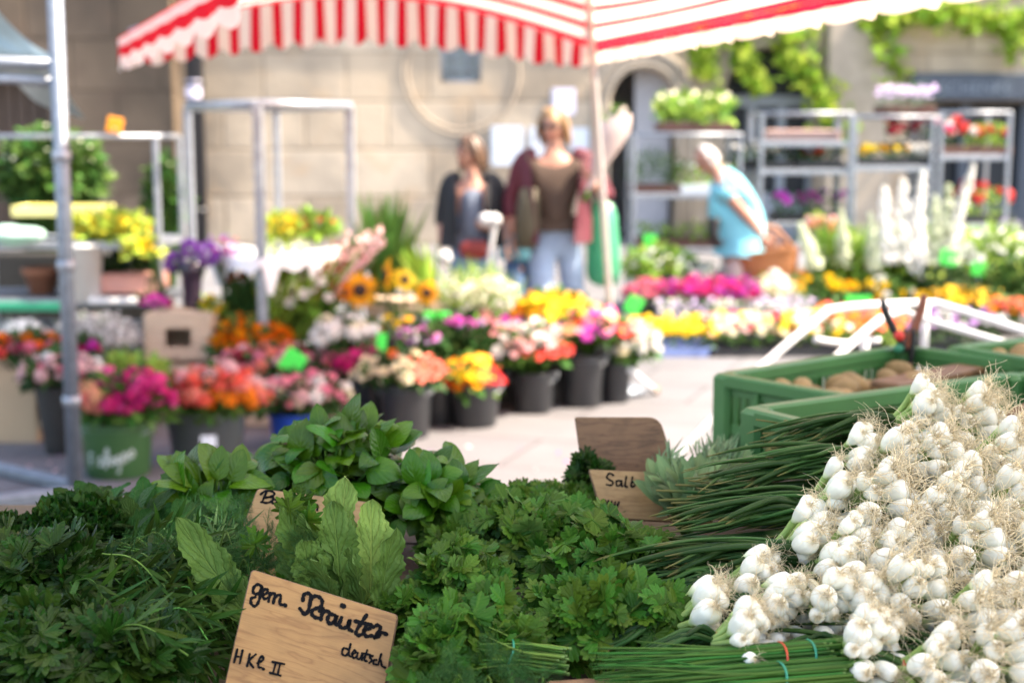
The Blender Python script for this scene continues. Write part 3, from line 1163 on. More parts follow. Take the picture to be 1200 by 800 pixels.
# middle-left empty cornered frame
ft = thing('frame_trolley', 'empty galvanised trolley frame with bare uprights and a white covered shelf', 'rack', PG(302, 400, 0.0) * 0 + np.array([P(302, 122, 7.8)[0], 7.8, 0]), 0, RG)
fo = np.array(ft.location)
cn = [P(220, 128, 8.5), P(302, 122, 7.8), P(410, 136, 8.3)]
cn[0][2] = cn[2][2] = cn[1][2]
c4 = cn[0] + cn[2] - cn[1]
for q, r in ((cn[0], .022), (cn[1], .026), (cn[2], .024), (c4, .018)):
    mb = MB()
    box(mb, np.array([q[0], q[1], q[2] / 2]) - fo, (r * 2, r * 2, q[2]), bev=.006)
    for z in np.arange(.85, q[2] - .05, .07):
        box(mb, np.array([q[0] - r, q[1] - r * .9, z]) - fo, (.008, .008, .035))
    mb.build('post', M_GALV, ft, False)
mb = MB()
for a, b in ((cn[0], cn[1]), (cn[1], cn[2]), (cn[2], c4), (c4, cn[0])):
    tube(mb, [a - fo, b - fo], .027, 8)
mb.build('top_rail', M_GALV, ft)
mb = MB()
q = [np.array([p[0], p[1], .80]) - fo for p in (cn[0], cn[1], cn[2], c4)]
grid(mb, np.array([[q[0], q[1]], [q[3], q[2]]]))
q2 = [p - np.array([0, 0, .03]) for p in q]
for a in range(4):
    b = (a + 1) % 4
    mb.add([q[a], q[b], q2[b], q2[a]], np.array([[0, 1, 2, 3]]))
mb.build('shelf', M_GALV, ft, False)
# white cloth lying over that shelf, with folds hanging
mb = MB()
G = []
path = [cn[0], cn[1], cn[2]]
for k, p in enumerate(spline(path, 14)):
    s = k / 28
    o_ = np.array([p[0], p[1], 0])
    inn = np.array([.16, .42, 0]) if s < .5 else np.array([-.12, .42, 0])
    dr = .03 + .05 * abs(math.sin(k * .9)) + (.12 if k in (6, 7, 15, 16, 22) else 0)
    G.append([o_ + inn + (0, 0, .83), o_ + inn * .4 + (0, 0, .845), o_ + (-.0, -.035, .835), o_ + (0.01, -.05, .835 - dr * .5), o_ + (.012 * math.sin(k), -.055, .835 - dr)])
grid(mb, np.array(G) - fo)
wc = mb.build('white_cloth', mat('white_cloth', (.82, .82, .82), .8, var=.08), None)
wc.location = ft.location
tag(wc, 'bright white cloth with folds hanging over the shelf of the empty frame', 'cloth')

# ----------------------------------------------------------------- stall frame at the far left: thick pole and ground bars
pbase = PG(89, 585, 0.0)
ptop = P(62, -60, pbase[1] - .0)
sf_ = thing('stall_pole_frame', 'thick galvanised stall pole standing on a grey ground bar at the left', 'stall frame', pbase)
mb = MB()
tube(mb, [(0, 0, 0), (ptop[0] - pbase[0], 0, ptop[2])], .031, 14)
mb.build('pole', M_GALV_D, sf_)
for z in (.42, .98, 1.42):
    mb = MB()
    lathe(mb, [(.031, -.02), (.038, -.02), (.038, .02), (.031, .02)], 14, ((ptop[0] - pbase[0]) * z / ptop[2], 0, z))
    mb.build('collar', M_GALV, sf_)
mb = MB()
beam(mb, (0, 0, .03), PG(-120, 612) - pbase + (0, 0, .03), .06, .06, bev=.008)
mb.build('ground_bar', M_GALV_D, sf_, False)
mb = MB()
beam(mb, (-.04, .12, .03), PG(-80, 538) - pbase + (0, 0, .03), .05, .05, bev=.008)
mb.build('ground_bar', M_GALV_D, sf_, False)
for v, r in ((70, .022), (90, .02)):
    mb = MB()
    a = P(64, v + 6, pbase[1] + .05) - pbase
    b = P(-160, v - 6, pbase[1] + .3) - pbase
    tube(mb, [a, b], r, 10)
    mb.build('roof_bar', M_GALV, sf_)
# grey green tarpaulin rolled over the bars
mb = MB()
tY = pbase[1]
rows = [[(-60, -45), (-25, -12), (8, 25), (35, 50), (62, 66)], [(-60, -15), (-25, 12), (5, 44), (32, 60), (64, 84)], [(-60, 20), (-25, 38), (5, 60), (40, 74), (74, 98)], [(-60, 60), (-25, 66), (10, 78), (50, 100), (84, 118)], [(-60, 88), (-25, 90), (14, 95), (46, 122), (100, 140)]]
G = [[P(u, v, tY + .05 + .22 * math.sin(i * 1.1 + j * .7) * .5 + .1 * i) for j, (u, v) in enumerate(rw)] for i, rw in enumerate(rows)]
Gs = np.array([spline(r_, 5) for r_ in G])
Gs = np.stack([spline(Gs[:, j], 5) for j in range(Gs.shape[1])], 1)
grid(mb, Gs)
tp = mb.build('tarpaulin', mat('grey_green_tarp', (.30, .37, .37), .38, var=.25, nscale=5, spec=.6, bump=.3, bscale=20), None)
tag(tp, 'shiny grey green tarpaulin gathered on the roof bars of the left pole', 'tarpaulin')

# white tube cart behind the green crates
ct = thing('tube_cart', 'white tubular metal cart frame behind the green crates', 'cart', (1.1, 3.9, 0))
co = np.array(ct.location)
MW = mat('white_enamel', (.62, .62, .63), .3, var=.05, coat=.2)


def ctube(name, pts, r=.016):
    mb = MB()
    tube(mb, spline([np.asarray(p) for p in pts], 6) - co, r, 10)
    mb.build(name, MW, ct)


ctube('handle_frame', [P(770, 560, 3.70), P(838, 488, 3.75), P(890, 432, 3.80), P(960, 372, 3.90), P(978, 362, 3.95), P(1030, 357, 4.05), P(1085, 355, 4.15), P(1110, 359, 4.15), P(1200, 388, 4.05), P(1300, 420, 3.95)], .012)
ctube('rail', [P(975, 424, 3.75), P(1000, 400, 3.85), P(1035, 372, 3.95), P(1060, 362, 4.10)], .012)
ctube('rail', [P(1052, 362, 4.15), P(1090, 376, 4.05), P(1165, 398, 3.95), P(1260, 425, 3.85)], .010)
ctube('crossbar', [P(955, 398, 3.95), P(990, 402, 4.00), P(1030, 398, 4.05)], .010)
for u, v, Y in ((772, 560, 3.7), (1085, 356, 4.15), (1014, 392, 3.95), (1290, 418, 3.95)):
    a = P(u, v, Y)
    ctube('leg', [a, a * np.array([1, 1, .5]), a * np.array([1, 1, 0])], .012)
mb = MB()
lathe(mb, [(.0, -.03), (.14, -.03), (.16, -.02), (.16, .02), (.14, .03), (.0, .03)], 24, P(1085, 356, 4.15) * (1, 1, 0) + (0, .0, .16) - co, roty(PI / 2))
mb.build('wheel', M_BLACKM, ct)

# ================================================================= people
def skin_mesh(nodes, edges, root=0, sub=2):
    """nodes: list of (pos, rx, ry)"""
    me = bpy.data.meshes.new('sk')
    me.from_pydata([tuple(n[0]) for n in nodes], edges, [])
    o = bpy.data.objects.new('sk', me)
    COL.objects.link(o)
    o.modifiers.new('s', 'SKIN')
    sv = me.skin_vertices[0].data if me.skin_vertices else None
    if sv is None:
        bpy.context.view_layer.objects.active = o
        lay = me.attributes
    sv = me.skin_vertices[0].data
    for i, n in enumerate(nodes):
        sv[i].radius = (n[1], n[2])
        sv[i].use_root = (i == root)
    md = o.modifiers.new('ss', 'SUBSURF')
    md.levels = md.render_levels = sub
    dg = bpy.context.evaluated_depsgraph_get()
    ev = o.evaluated_get(dg)
    m2 = bpy.data.meshes.new_from_object(ev)
    V = np.zeros(len(m2.vertices) * 3)
    m2.vertices.foreach_get('co', V)
    V = V.reshape(-1, 3)
    fs = {}
    for p in m2.polygons:
        fs.setdefault(len(p.vertices), []).append(list(p.vertices))
    bpy.data.objects.remove(o)
    bpy.data.meshes.remove(m2)
    bpy.data.meshes.remove(me)
    return V, [np.array(q) for q in fs.values()]


def chain(ch, sub=2):
    """several chains sharing one root: each chain is a list of (pos, rx, ry); the first node of later chains is attached to node index given"""
    nodes, edges = [], []
    for att, lst in ch:
        prev = att
        for n in lst:
            nodes.append(n)
            if prev is not None:
                edges.append((prev, len(nodes) - 1))
            prev = len(nodes) - 1
    return skin_mesh(nodes, edges, 0, sub)


M_SKIN = mat('skin', (.44, .215, .145), .5, var=.12, nscale=18, sss=.1)
M_SKIN_P = mat('skin_pale', (.38, .18, .12), .5, var=.12, nscale=18, sss=.1)
M_EYE = mat('eye_dark', (.03, .02, .02), .2)
M_LIP = mat('lips', (.42, .12, .11), .45)


def head_geo(mb, c, fwd, up, s=1.0):
    """egg shaped head with brow, nose, chin and ears; c is the head centre"""
    f = nrm(fwd); u = nrm(np.asarray(up) - f * np.dot(up, f)); r = np.cross(f, u)
    M = np.stack([r, f, u], 1) * s
    n = 22
    th = np.linspace(0, PI, n)
    ph = np.linspace(0, 2 * PI, 33)[:-1]
    z = -np.cos(th)[:, None] * np.ones(32)
    q = np.sin(th)[:, None]
    x = q * np.cos(ph)
    y = q * np.sin(ph)
    # y>0 is the face
    face = np.clip(y, 0, 1)
    X = x * .074 * (1 - .22 * np.clip(-z, 0, 1) ** 1.5)
    Y = y * .094 + np.where(y > 0, 0, 0)
    Z = z * .117
    Y = Y - .018 * np.clip(-z - .3, 0, 1) * (y < 0)
    Y = Y + .006 * np.exp(-((z - .22) / .12) ** 2) * face
    Y = Y - .010 * np.exp(-((z - .04) / .1) ** 2) * np.exp(-((np.abs(x) - .38) / .16) ** 2) * face
    Y = Y + .026 * np.exp(-((z + .16) / .15) ** 2) * np.exp(-(x / .15) ** 2) * face
    Y = Y + .008 * np.exp(-((z + .48) / .08) ** 2) * np.exp(-(x / .3) ** 2) * face
    Y = Y + .012 * np.exp(-((z + .82) / .15) ** 2) * np.exp(-(x / .35) ** 2) * face
    V = np.stack([X, Y, Z], -1).reshape(-1, 3) @ M.T + c
    i = np.arange(n - 1)[:, None] * 32
    j = np.arange(32)[None, :]
    j2 = (j + 1) % 32
    mb.add(V, np.stack([i + j, i + j2, i + 32 + j2, i + 32 + j], -1).reshape(-1, 4))
    for sgn in (-1, 1):
        blob(mb, np.asarray(c) + M @ np.array([sgn * .075, -.008, -.008]), (.012, .022, .034), 7, M / s)
    return M


def hand_geo(mb, wrist, d, palm_n, s=1.0, curl=.5):
    """palm with four fingers and a thumb, joined into the arm"""
    d = nrm(d); n = nrm(np.asarray(palm_n) - d * np.dot(palm_n, d)); x = np.cross(d, n)
    w = np.asarray(wrist)
    for k in range(4):
        off = (k - 1.5) * .019 * s
        base = w + d * .085 * s + x * off
        L = (.068, .078, .073, .058)[k] * s
        p = [w + d * .015 * s + x * off * .6, base]
        dd = d
        for q in range(2):
            dd = nrm(dd + n * curl * .7)
            p.append(p[-1] + dd * L / 2)
        tube(mb, spline(p, 3), np.interp(np.linspace(0, 1, 10), [0, .45, 1], [.013 * s, .0095 * s, .0065 * s]), 7)
    p = [w + d * .02 * s - x * .02 * s, w + d * .05 * s - x * .045 * s + n * .01 * s, w + d * .09 * s - x * .05 * s + n * .03 * s]
    tube(mb, spline(p, 3), np.linspace(.014, .008, 7) * s, 7)
    blob(mb, w + d * .05 * s, (.042 * s, .016 * s, .05 * s), 8, np.stack([x, n, d], 1))


def person(label, base):
    return thing('person', label, 'person', base)


def rel(t, *pts):
    return [np.asarray(p) - np.array(t.location) for p in pts]


def face_parts(t, c, M, skin, glasses=None):
    """eyes, brows and mouth on the head"""
    for sg_ in (-1, 1):
        mb = MB()
        blob(mb, c + M @ np.array([sg_ * .029, .083, .006]), (.011, .006, .007), 6, None)
        mb.build('eye', M_EYE, t)
        mb = MB()
        tube(mb, [c + M @ np.array([sg_ * .016, .092, .026]), c + M @ np.array([sg_ * .03, .09, .031]), c + M @ np.array([sg_ * .044, .08, .026])], .003, 5)
        mb.build('eyebrow', M_EYE, t)
    mb = MB()
    tube(mb, [c + M @ np.array([-.024, .084, -.056]), c + M @ np.array([0, .096, -.055]), c + M @ np.array([.024, .084, -.056])], [.003, .006, .003], 6)
    mb.build('mouth', M_LIP, t)
    if glasses is not None:
        mb = MB()
        for sg_ in (-1, 1):
            blob(mb, c + M @ np.array([sg_ * .034, .094, .006]), np.array([.027, .006, .019]), 8, M)
            tube(mb, [c + M @ np.array([sg_ * .058, .088, .01]), c + M @ np.array([sg_ * .08, .0, .012])], .004, 5)
        tube(mb, [c + M @ np.array([-.012, .1, .01]), c + M @ np.array([.012, .1, .01])], .004, 5)
        mb.build('glasses', glasses, t)


def strands(mb, c, M, n, length, spread, back=True, thick=.010, front=.25, seed=1):
    """hair: many overlapping locks falling from the crown round the head"""
    r_ = np.random.default_rng(seed)
    # skull cap
    capv = MB()
    th = np.linspace(0, PI * .62, 12)
    ph = np.linspace(0, 2 * PI, 29)
    G = []
    for a in th:
        row = []
        for b in ph:
            lim = 1.0
            yy = math.sin(b)
            aa = a * (1 - .42 * max(0, yy)) if yy > 0 else a
            row.append(c + M @ np.array([.083 * math.sin(aa) * math.cos(b), .103 * math.sin(aa) * yy - .006, .128 * math.cos(aa)]))
        G.append(row)
    grid(mb, np.array(G))
    for i in range(n):
        b = r_.uniform(PI * .93, PI * 2.07) if back else r_.uniform(0, 2 * PI)
        x, y = math.cos(b), math.sin(b)
        L = length * r_.uniform(.8, 1.1)
        p = [c + M @ np.array([.05 * x, .05 * y, .118]), c + M @ np.array([.088 * x, .102 * y, .05]), c + M @ np.array([(.092 + spread * .5) * x, (.106 + spread * .4) * y, .06 - L * .55]), c + M @ np.array([(.085 + spread) * x, (.095 + spread * .6) * y, .06 - L]) + r_.normal(0, .008, 3)]
        tube(mb, spline(p, 4), np.interp(np.linspace(0, 1, 13), [0, .5, 1], [thick * .8, thick * 1.3, thick * .3]), 5)


def pant_leg(hip, knee, ankle, r0, r1, r2):
    return [(hip, r0, r0), (knee * .5 + hip * .5, r0 * .88, r0 * .9), (knee, r1, r1), (knee * .4 + ankle * .6, r1 * .92, r1 * .95), (ankle, r2, r2)]


def hem(mb, pelvis, rx, ry, up, down):
    G = []
    for q in np.linspace(0, 1, 6):
        G.append([pelvis + np.array([(rx + .012 * q) * math.cos(a) * (1 + .03 * math.sin(a * 7) * q), (ry + .015 * q) * math.sin(a) * (1 + .03 * math.sin(a * 5) * q), up + .06 * (1 - q) - q * down]) for a in np.linspace(0, 2 * PI, 33)])
    grid(mb, np.array(G))


def shoe(mb, ankle, fwd, s=1.0):
    f = nrm(np.array([fwd[0], fwd[1], 0]))
    a = np.array([ankle[0], ankle[1], 0.0])
    M = np.stack([np.cross(f, (0, 0, 1)), f, (0, 0, 1)], 1)
    blob(mb, a + f * .07 * s + (0, 0, .042), (.046 * s, .135 * s, .042), 9, M)
    blob(mb, a + (0, 0, .07), (.042 * s, .05 * s, .06), 8, M)


Z3 = np.array([0, 0, 1.0])


def woman(label, Y, headc, chinv, sh, hem, hands, elbows, hipx, look, mats, kind):
    pass


# --- woman in brown top and maroon jacket ------------------------------------------------------
Yw = 9.5
hc = P(648, 148, Yw)
base = np.array([hc[0], Yw, 0.0])
t = person('blonde woman in glasses, brown top, maroon open jacket and light jeans', base)
L = lambda u, v, dy=0.0: P(u, v, Yw + dy) - base
neck, chest, waist, pelvis = L(648, 178), L(650, 210), L(650, 245), L(651, 272)
shl, shr = L(612, 190), L(690, 190)
ell, elr = L(598, 236, .02), L(712, 232, -.02)
hal, har = L(601, 276, -.08), L(692, 212, -.22)
hipl, hipr = L(636, 278), L(667, 278)
knl, knr = L(634, 345, -.12), L(672, 345, .05)
anl, anr = np.array([knl[0] + .0, -.02, .09]), np.array([knr[0] + .03, .12, .09])
head = hc - base
V, Fc = chain([(None, [(pelvis, .155, .105), (waist, .135, .095), (chest, .155, .11), (neck - Z3 * .03, .09, .07), (neck + Z3 * .03, .052, .052), (head - Z3 * .05, .055, .06)]),
               (2, [(shl, .055, .055), (ell, .043, .043), (hal, .028, .025)]),
               (2, [(shr, .055, .055), (elr, .043, .043), (har, .028, .025)]),
               (0, [(hipl, .09, .09), (knl, .06, .06), (anl, .04, .04)]),
               (0, [(hipr, .09, .09), (knr, .06, .06), (anr, .04, .04)])])
mb = MB()
mb.add(V, Fc)
Mh = head_geo(mb, head, (-.35, -.9, -.08), (.0, 0, 1), 1.0)
hand_geo(mb, hal, (0.05, -.25, -1), (1, 0, 0), .95)
hand_geo(mb, har, (-.5, -.3, .55), (0, -.3, 1), .95, 1.0)
mb.build('body', M_SKIN, t)
face_parts(t, head, Mh, M_SKIN, mat('dark_lenses', (.03, .02, .02), .15))
mb = MB()
strands(mb, head, Mh, 46, .19, .03, seed=3)
mb.build('hair', mat('blonde_hair', (.27, .155, .07), .45, var=.4, nscale=40, isl=.35), t)
V, Fc = chain([(None, [(pelvis - Z3 * .0, .182, .135), (waist, .165, .125), (chest, .182, .138), (neck - Z3 * .055, .10, .085)]),
               (2, [(shl * .96 + neck * .04, .075, .075)]), (2, [(shr * .96 + neck * .04, .075, .075)])])
mb = MB(); mb.add(V, Fc)
hem(mb, pelvis, .182, .136, .05, .035)
mb.build('top', mat('brown_knit_top', (.068, .040, .026), .85, var=.2, nscale=60, bump=.3, bscale=150), t)
mj = mat('maroon_jacket', (.10, .010, .020), .7, var=.25, nscale=14)
for sgn, s_, e_, h_ in ((-1, shl, ell, hal), (1, shr, elr, har)):
    V, Fc = chain([(None, [(s_ * .5 + (neck - Z3 * .04) * .5, .065, .095), (s_ * .75 + neck * .25 + Z3 * .0, .072, .09), (s_, .08, .085), (s_ * .5 + e_ * .5, .066, .066), (e_, .06, .06), (e_ * .45 + h_ * .55, .05, .05)])])
    mb = MB(); mb.add(V, Fc)
    # hanging front and side panel of the open jacket
    G = []
    for k in range(7):
        q = k / 6
        top = s_ * (1 - q * .35) + np.array([neck[0], neck[1], s_[2]]) * q * .35
        lo_ = np.array([pelvis[0] + sgn * (.22 - q * .125), pelvis[1] - .02 - .12 * math.sin(q * PI * .55), pelvis[2] - .06])
        G.append([top * (1 - w_) + lo_ * w_ + np.array([sgn * .02, -.055 - .035 * q - .075 * math.sin(PI * min(1, w_ + .2)) * (.4 + .6 * q), .05 * (1 - w_) * (1 - q)]) for w_ in np.linspace(0, 1, 9)])
    grid(mb, np.array(G))
    mb.build('jacket_sleeve', mj, t)
mb = MB()
V, Fc = chain([(None, [(pelvis + Z3 * .10, .165, .125), (pelvis + Z3 * .03, .175, .13), (pelvis - Z3 * .05, .18, .14)]), (2, pant_leg(hipl - Z3 * .06, knl, anl + Z3 * .02, .105, .08, .065)), (2, pant_leg(hipr - Z3 * .06, knr, anr + Z3 * .02, .105, .08, .065))])
mb.add(V, Fc)
mb.build('jeans', mat('light_denim', (.26, .34, .46), .85, var=.3, nscale=9, bump=.2, bscale=200), t)
for an_, fw_ in ((anl, ((-.2, -1), 1.0)), (anr, ((-.1, -1), 1.0))):
    mb = MB()
    shoe(mb, an_, *fw_)
    mb.build('shoe', mat('brown_leather', (.13, .07, .04), .5), t)
mb = MB()   # shoulder bag strap and bag behind the arm
tube(mb, spline([shl + (.03, -.06, .06), shl + (.05, -.13, -.15), L(622, 240, -.13)], 6), .02, 6, flat=.4)
mb.build('bag_strap', mat('olive_strap', (.07, .055, .03), .7), t)
sb_ = thing('shoulder_bag', 'dark olive shoulder bag hanging under the arm of the maroon jacket', 'bag', P(617, 290, Yw - .16))
mb = MB()
G = []
for k, (v, hw, dp_) in enumerate(((291, 1, .01), (289, 12, .04), (270, 14, .06), (240, 13, .055), (222, 10, .03), (220, 1, .01))):
    c = P(617 + k * .6, v, Yw - .16) - np.array(sb_.location)
    a = np.linspace(0, 2 * PI, 21)
    G.append(np.stack([c[0] + hw * mpp(9.4) * np.cos(a), c[1] + dp_ * np.sin(a), c[2] + .006 * np.sin(a * 3)], 1))
grid(mb, np.array(G))
mb.build('bag', MATS['olive_strap'], sb_)
# green carrier bag and wrapped bouquet: carried things
bg_ = thing('carrier_bag', 'green plastic carrier bag hanging behind the parasol pole', 'bag', P(705, 330, 9.52))
bo = np.array(bg_.location)
mb = MB()
G = []
for k, (v, hw, dp_) in enumerate(((236, 5, .02), (242, 13, .05), (255, 16, .07), (285, 18, .09), (318, 19, .09), (331, 17, .07), (334, 1, .01))):
    c = P(704 + k * .8, v, 9.52) - bo
    a = np.linspace(0, 2 * PI, 25)
    G.append(np.stack([c[0] + hw * mpp(9.5) * np.cos(a) * (1 + .1 * np.sin(a * 5 + k)), c[1] + dp_ * np.sin(a) * (1 + .12 * np.sin(a * 4 + k)), c[2] + .012 * np.sin(a * 3 + k)], 1))
grid(mb, np.array(G))
mb.build('bag', mat('green_plastic_bag', (.06, .36, .19), .35, var=.25, trans=.35), bg_)
mb = MB()
tube(mb, spline([P(699, 236, 9.52) - bo, P(697, 218, 9.35) - bo, P(706, 236, 9.52) - bo], 6), .012, 6)
mb.build('handle', MATS['green_plastic_bag'], bg_)
wb = thing('wrapped_bouquet', 'pale pink paper wrapped bouquet carried upright in the raised hand', 'bouquet', P(694, 214, 9.24))
wo_ = np.array(wb.location)
mb = MB()
G = []
for k, (u, v, hw) in enumerate(((690, 222, 5), (700, 200, 9), (709, 178, 16), (716, 158, 21), (722, 140, 18), (726, 130, 8), (727, 128, .5))):
    c = P(u, v, 9.24) - wo_
    a = np.linspace(0, 2 * PI, 21)
    G.append(np.stack([c[0] + hw * mpp(9.2) * np.cos(a) * (1 + .08 * np.sin(a * 3 + k)), c[1] + hw * .7 * mpp(9.2) * np.sin(a), c[2] + .02 * np.cos(a)], 1))
grid(mb, np.array(G))
mb.build('paper_wrap', mat('pinkish_wrap_paper', (.58, .46, .42), .7, var=.12, nscale=10, trans=.2), wb)
mb = MB()
for k in range(9):
    tube(mb, [P(690, 222, 9.24) - wo_, P(684 + NR.uniform(-4, 6), 236, 9.24 + NR.uniform(-.03, .03)) - wo_], .005, 5)
mb.build('stems', leafmat('stem_green', (.07, .15, .03), vein=0), wb)
mb = MB()
for k in range(60):
    put(mb, ovate(.5, 4, 1, .7, .8, .1), P(724 + NR.normal(0, 6), 136 + NR.normal(0, 5), 9.24 + NR.normal(0, .03)) - wo_, rdir(-.2) + np.array([0, 0, .5]), rdir(), NR.uniform(.03, .06), .3)
mb.build('foliage', MATS['stem_green'], wb)

# --- woman in black cardigan --------------------------------------------------------------------
Yw = 9.6
hc = P(550, 180, Yw)
base = np.array([hc[0], Yw, 0.0])
t = person('woman with brown bob in black cardigan, grey top and red waist bag', base)
neck, chest, waist, pelvis = L(553, 207), L(554, 235), L(553, 263), L(554, 288)
shl, shr = L(526, 216), L(580, 216)
ell, elr = L(518, 256, .03), L(594, 254, .0)
hal, har = L(517, 290, -.06), L(571, 268, -.24)
hipl, hipr = L(541, 292), L(567, 292)
knl, knr = L(539, 355, -.1), L(569, 355, .06)
anl, anr = np.array([knl[0], -.02, .09]), np.array([knr[0] + .02, .14, .09])
head = hc - base
V, Fc = chain([(None, [(pelvis, .145, .1), (waist, .125, .09), (chest, .14, .1), (neck - Z3 * .03, .085, .065), (neck + Z3 * .03, .048, .048), (head - Z3 * .05, .052, .056)]),
               (2, [(shl, .05, .05), (ell, .04, .04), (hal, .026, .024)]),
               (2, [(shr, .05, .05), (elr, .04, .04), (har, .026, .024)]),
               (0, [(hipl, .085, .085), (knl, .057, .057), (anl, .038, .038)]),
               (0, [(hipr, .085, .085), (knr, .057, .057), (anr, .038, .038)])])
mb = MB(); mb.add(V, Fc)
Mh = head_geo(mb, head, (-.75, -.65, -.12), (0, 0, 1), .96)
hand_geo(mb, hal, (0, -.2, -1), (1, 0, 0), .9)
hand_geo(mb, har, (-.4, -.8, .2), (0, 0, 1), .9, 1.0)
mb.build('body', M_SKIN, t)
face_parts(t, head, Mh, M_SKIN)
mb = MB()
strands(mb, head, Mh, 50, .195, .03, seed=5)
mb.build('hair', mat('brown_hair', (.085, .043, .022), .42, var=.4, nscale=40, isl=.4), t)
V, Fc = chain([(None, [(pelvis - Z3 * .01, .168, .125), (waist, .15, .115), (chest, .162, .125), (neck - Z3 * .05, .105, .082)])])
mb = MB(); mb.add(V, Fc)
hem(mb, pelvis, .166, .125, .02, .02)
mb.build('top', mat('grey_blue_top', (.125, .15, .20), .85, var=.15), t)
mj = mat('black_cardigan', (.012, .012, .014), .8, var=.2)
for sgn, s_, e_, h_ in ((-1, shl, ell, hal), (1, shr, elr, har)):
    V, Fc = chain([(None, [(s_ * .42 + (neck - Z3 * .04) * .58, .06, .085), (s_ * .75 + neck * .25 + Z3 * .0, .07, .09), (s_, .075, .08), (s_ * .5 + e_ * .5, .064, .064), (e_, .056, .056), (e_ * .7 + h_ * .3, .052, .052)])])
    mb = MB(); mb.add(V, Fc)
    G = []
    for k in range(7):
        q = k / 6
        top = s_ * (1 - q * .5) + np.array([neck[0], neck[1], s_[2] + .02]) * q * .5
        lo_ = np.array([pelvis[0] + sgn * (.20 - q * .125), pelvis[1] - .02 - .1 * math.sin(q * PI * .55), pelvis[2] + .0])
        G.append([top * (1 - w_) + lo_ * w_ + np.array([sgn * .02, -.055 - .03 * q - .065 * math.sin(PI * min(1, w_ + .2)) * (.4 + .6 * q), .045 * (1 - w_) * (1 - q)]) for w_ in np.linspace(0, 1, 9)])
    grid(mb, np.array(G))
    mb.build('cardigan_sleeve', mj, t)
mb = MB()
V, Fc = chain([(None, [(pelvis + Z3 * .09, .152, .115), (pelvis + Z3 * .02, .16, .12), (pelvis - Z3 * .05, .168, .13)]), (2, pant_leg(hipl - Z3 * .06, knl, anl + Z3 * .02, .1, .075, .06)), (2, pant_leg(hipr - Z3 * .06, knr, anr + Z3 * .02, .1, .075, .06))])
mb.add(V, Fc)
mb.build('jeans', mat('blue_denim', (.16, .27, .44), .85, var=.3, nscale=9), t)
for an_, fw_ in ((anl, ((-.3, -1), .95)), (anr, ((-.2, -1), .95))):
    mb = MB()
    shoe(mb, an_, *fw_)
    mb.build('shoe', mat('grey_shoe', (.2, .2, .22), .6), t)
wbag = thing('waist_bag', 'dark red waist bag worn over blue jeans', 'bag', P(557, 303, 9.42))
wo_ = np.array(wbag.location)
mb = MB()
blob(mb, (0, 0, .06), (.105, .05, .062), 10, lump=.12)
mb.build('pouch', mat('dark_red_leather', (.22, .022, .015), .5, var=.3), wbag)
mb = MB()
aa = np.linspace(0, 2 * PI, 30)
tube(mb, np.stack([.168 * np.cos(aa), .175 + .13 * np.sin(aa), .10 + .02 * np.sin(aa)], 1), .014, 5, flat=.5, cap=False)
mb.build('belt', MATS['dark_red_leather'], wbag)
for (u, v, r1, nm_, lb) in ((574, 258, 13, 'paper_cone', 'white crumpled paper wrapped flowers held by the woman in black'), (519, 300, 12, 'paper_bag', 'white paper bag hanging from the lowered hand of the woman in black')):
    q = P(u, v + r1, 9.28)
    o_ = thing(nm_, lb, 'paper', q)
    mb = MB()
    blob(mb, (0, 0, r1 * mpp(9.3)), (r1 * mpp(9.3) * .72, .05, r1 * mpp(9.3) * .7), 10, lump=.32)
    if u > 560:
        G = [[(.020 * (1 - s * .5) * math.cos(a) + .03 - s * .05, .014 * math.sin(a), .03 - s * .30) for a in np.linspace(0, 2 * PI, 13)] for s in np.linspace(0, 1, 5)]
        grid(mb, np.array(G))
    mb.build('paper', mat('white_paper', (.56, .55, .54), .8, var=.08, nscale=20), o_)

# --- person mostly hidden behind the maroon jacket ----------------------------------------------
Yw = 10.4
hc = P(614, 200, Yw)
base = np.array([hc[0], Yw, 0.0])
t = person('person in teal top and dark jeans half hidden behind the maroon jacket', base)
neck, chest, waist, pelvis = L(614, 224), L(613, 245), L(612, 268), L(611, 290)
shl, shr = L(596, 228), L(632, 228)
ell, elr = L(592, 258), L(638, 258)
hal, har = L(594, 285, -.08), L(636, 284, -.06)
hipl, hipr = L(603, 294), L(620, 294)
knl, knr = L(604, 345, -.1), L(621, 345, .08)
anl, anr = np.array([knl[0], -.02, .09]), np.array([knr[0], .14, .09])
head = hc - base
V, Fc = chain([(None, [(pelvis, .13, .09), (waist, .11, .085), (chest, .13, .095), (neck - Z3 * .03, .08, .06), (neck + Z3 * .02, .045, .045), (head - Z3 * .05, .05, .052)]),
               (2, [(shl, .048, .048), (ell, .038, .038), (hal, .025, .022)]), (2, [(shr, .048, .048), (elr, .038, .038), (har, .025, .022)]),
               (0, [(hipl, .08, .08), (knl, .055, .055), (anl, .036, .036)]), (0, [(hipr, .08, .08), (knr, .055, .055), (anr, .036, .036)])])
mb = MB(); mb.add(V, Fc)
Mh = head_geo(mb, head, (-.3, -.95, -.1), (0, 0, 1), .92)
hand_geo(mb, hal, (0, -.2, -1), (1, 0, 0), .85); hand_geo(mb, har, (0, -.2, -1), (-1, 0, 0), .85)
mb.build('body', M_SKIN, t)
face_parts(t, head, Mh, M_SKIN)
mb = MB()
strands(mb, head, Mh, 44, .22, .015, seed=9)
mb.build('hair', mat('auburn_hair', (.12, .045, .025), .45, var=.3, isl=.3), t)
V, Fc = chain([(None, [(pelvis, .155, .115), (waist, .14, .11), (chest, .15, .115), (neck - Z3 * .06, .09, .07)]), (2, [(shl, .066, .066), (shl * .4 + ell * .6, .058, .058)]), (2, [(shr, .066, .066), (shr * .4 + elr * .6, .058, .058)])])
mb = MB(); mb.add(V, Fc)
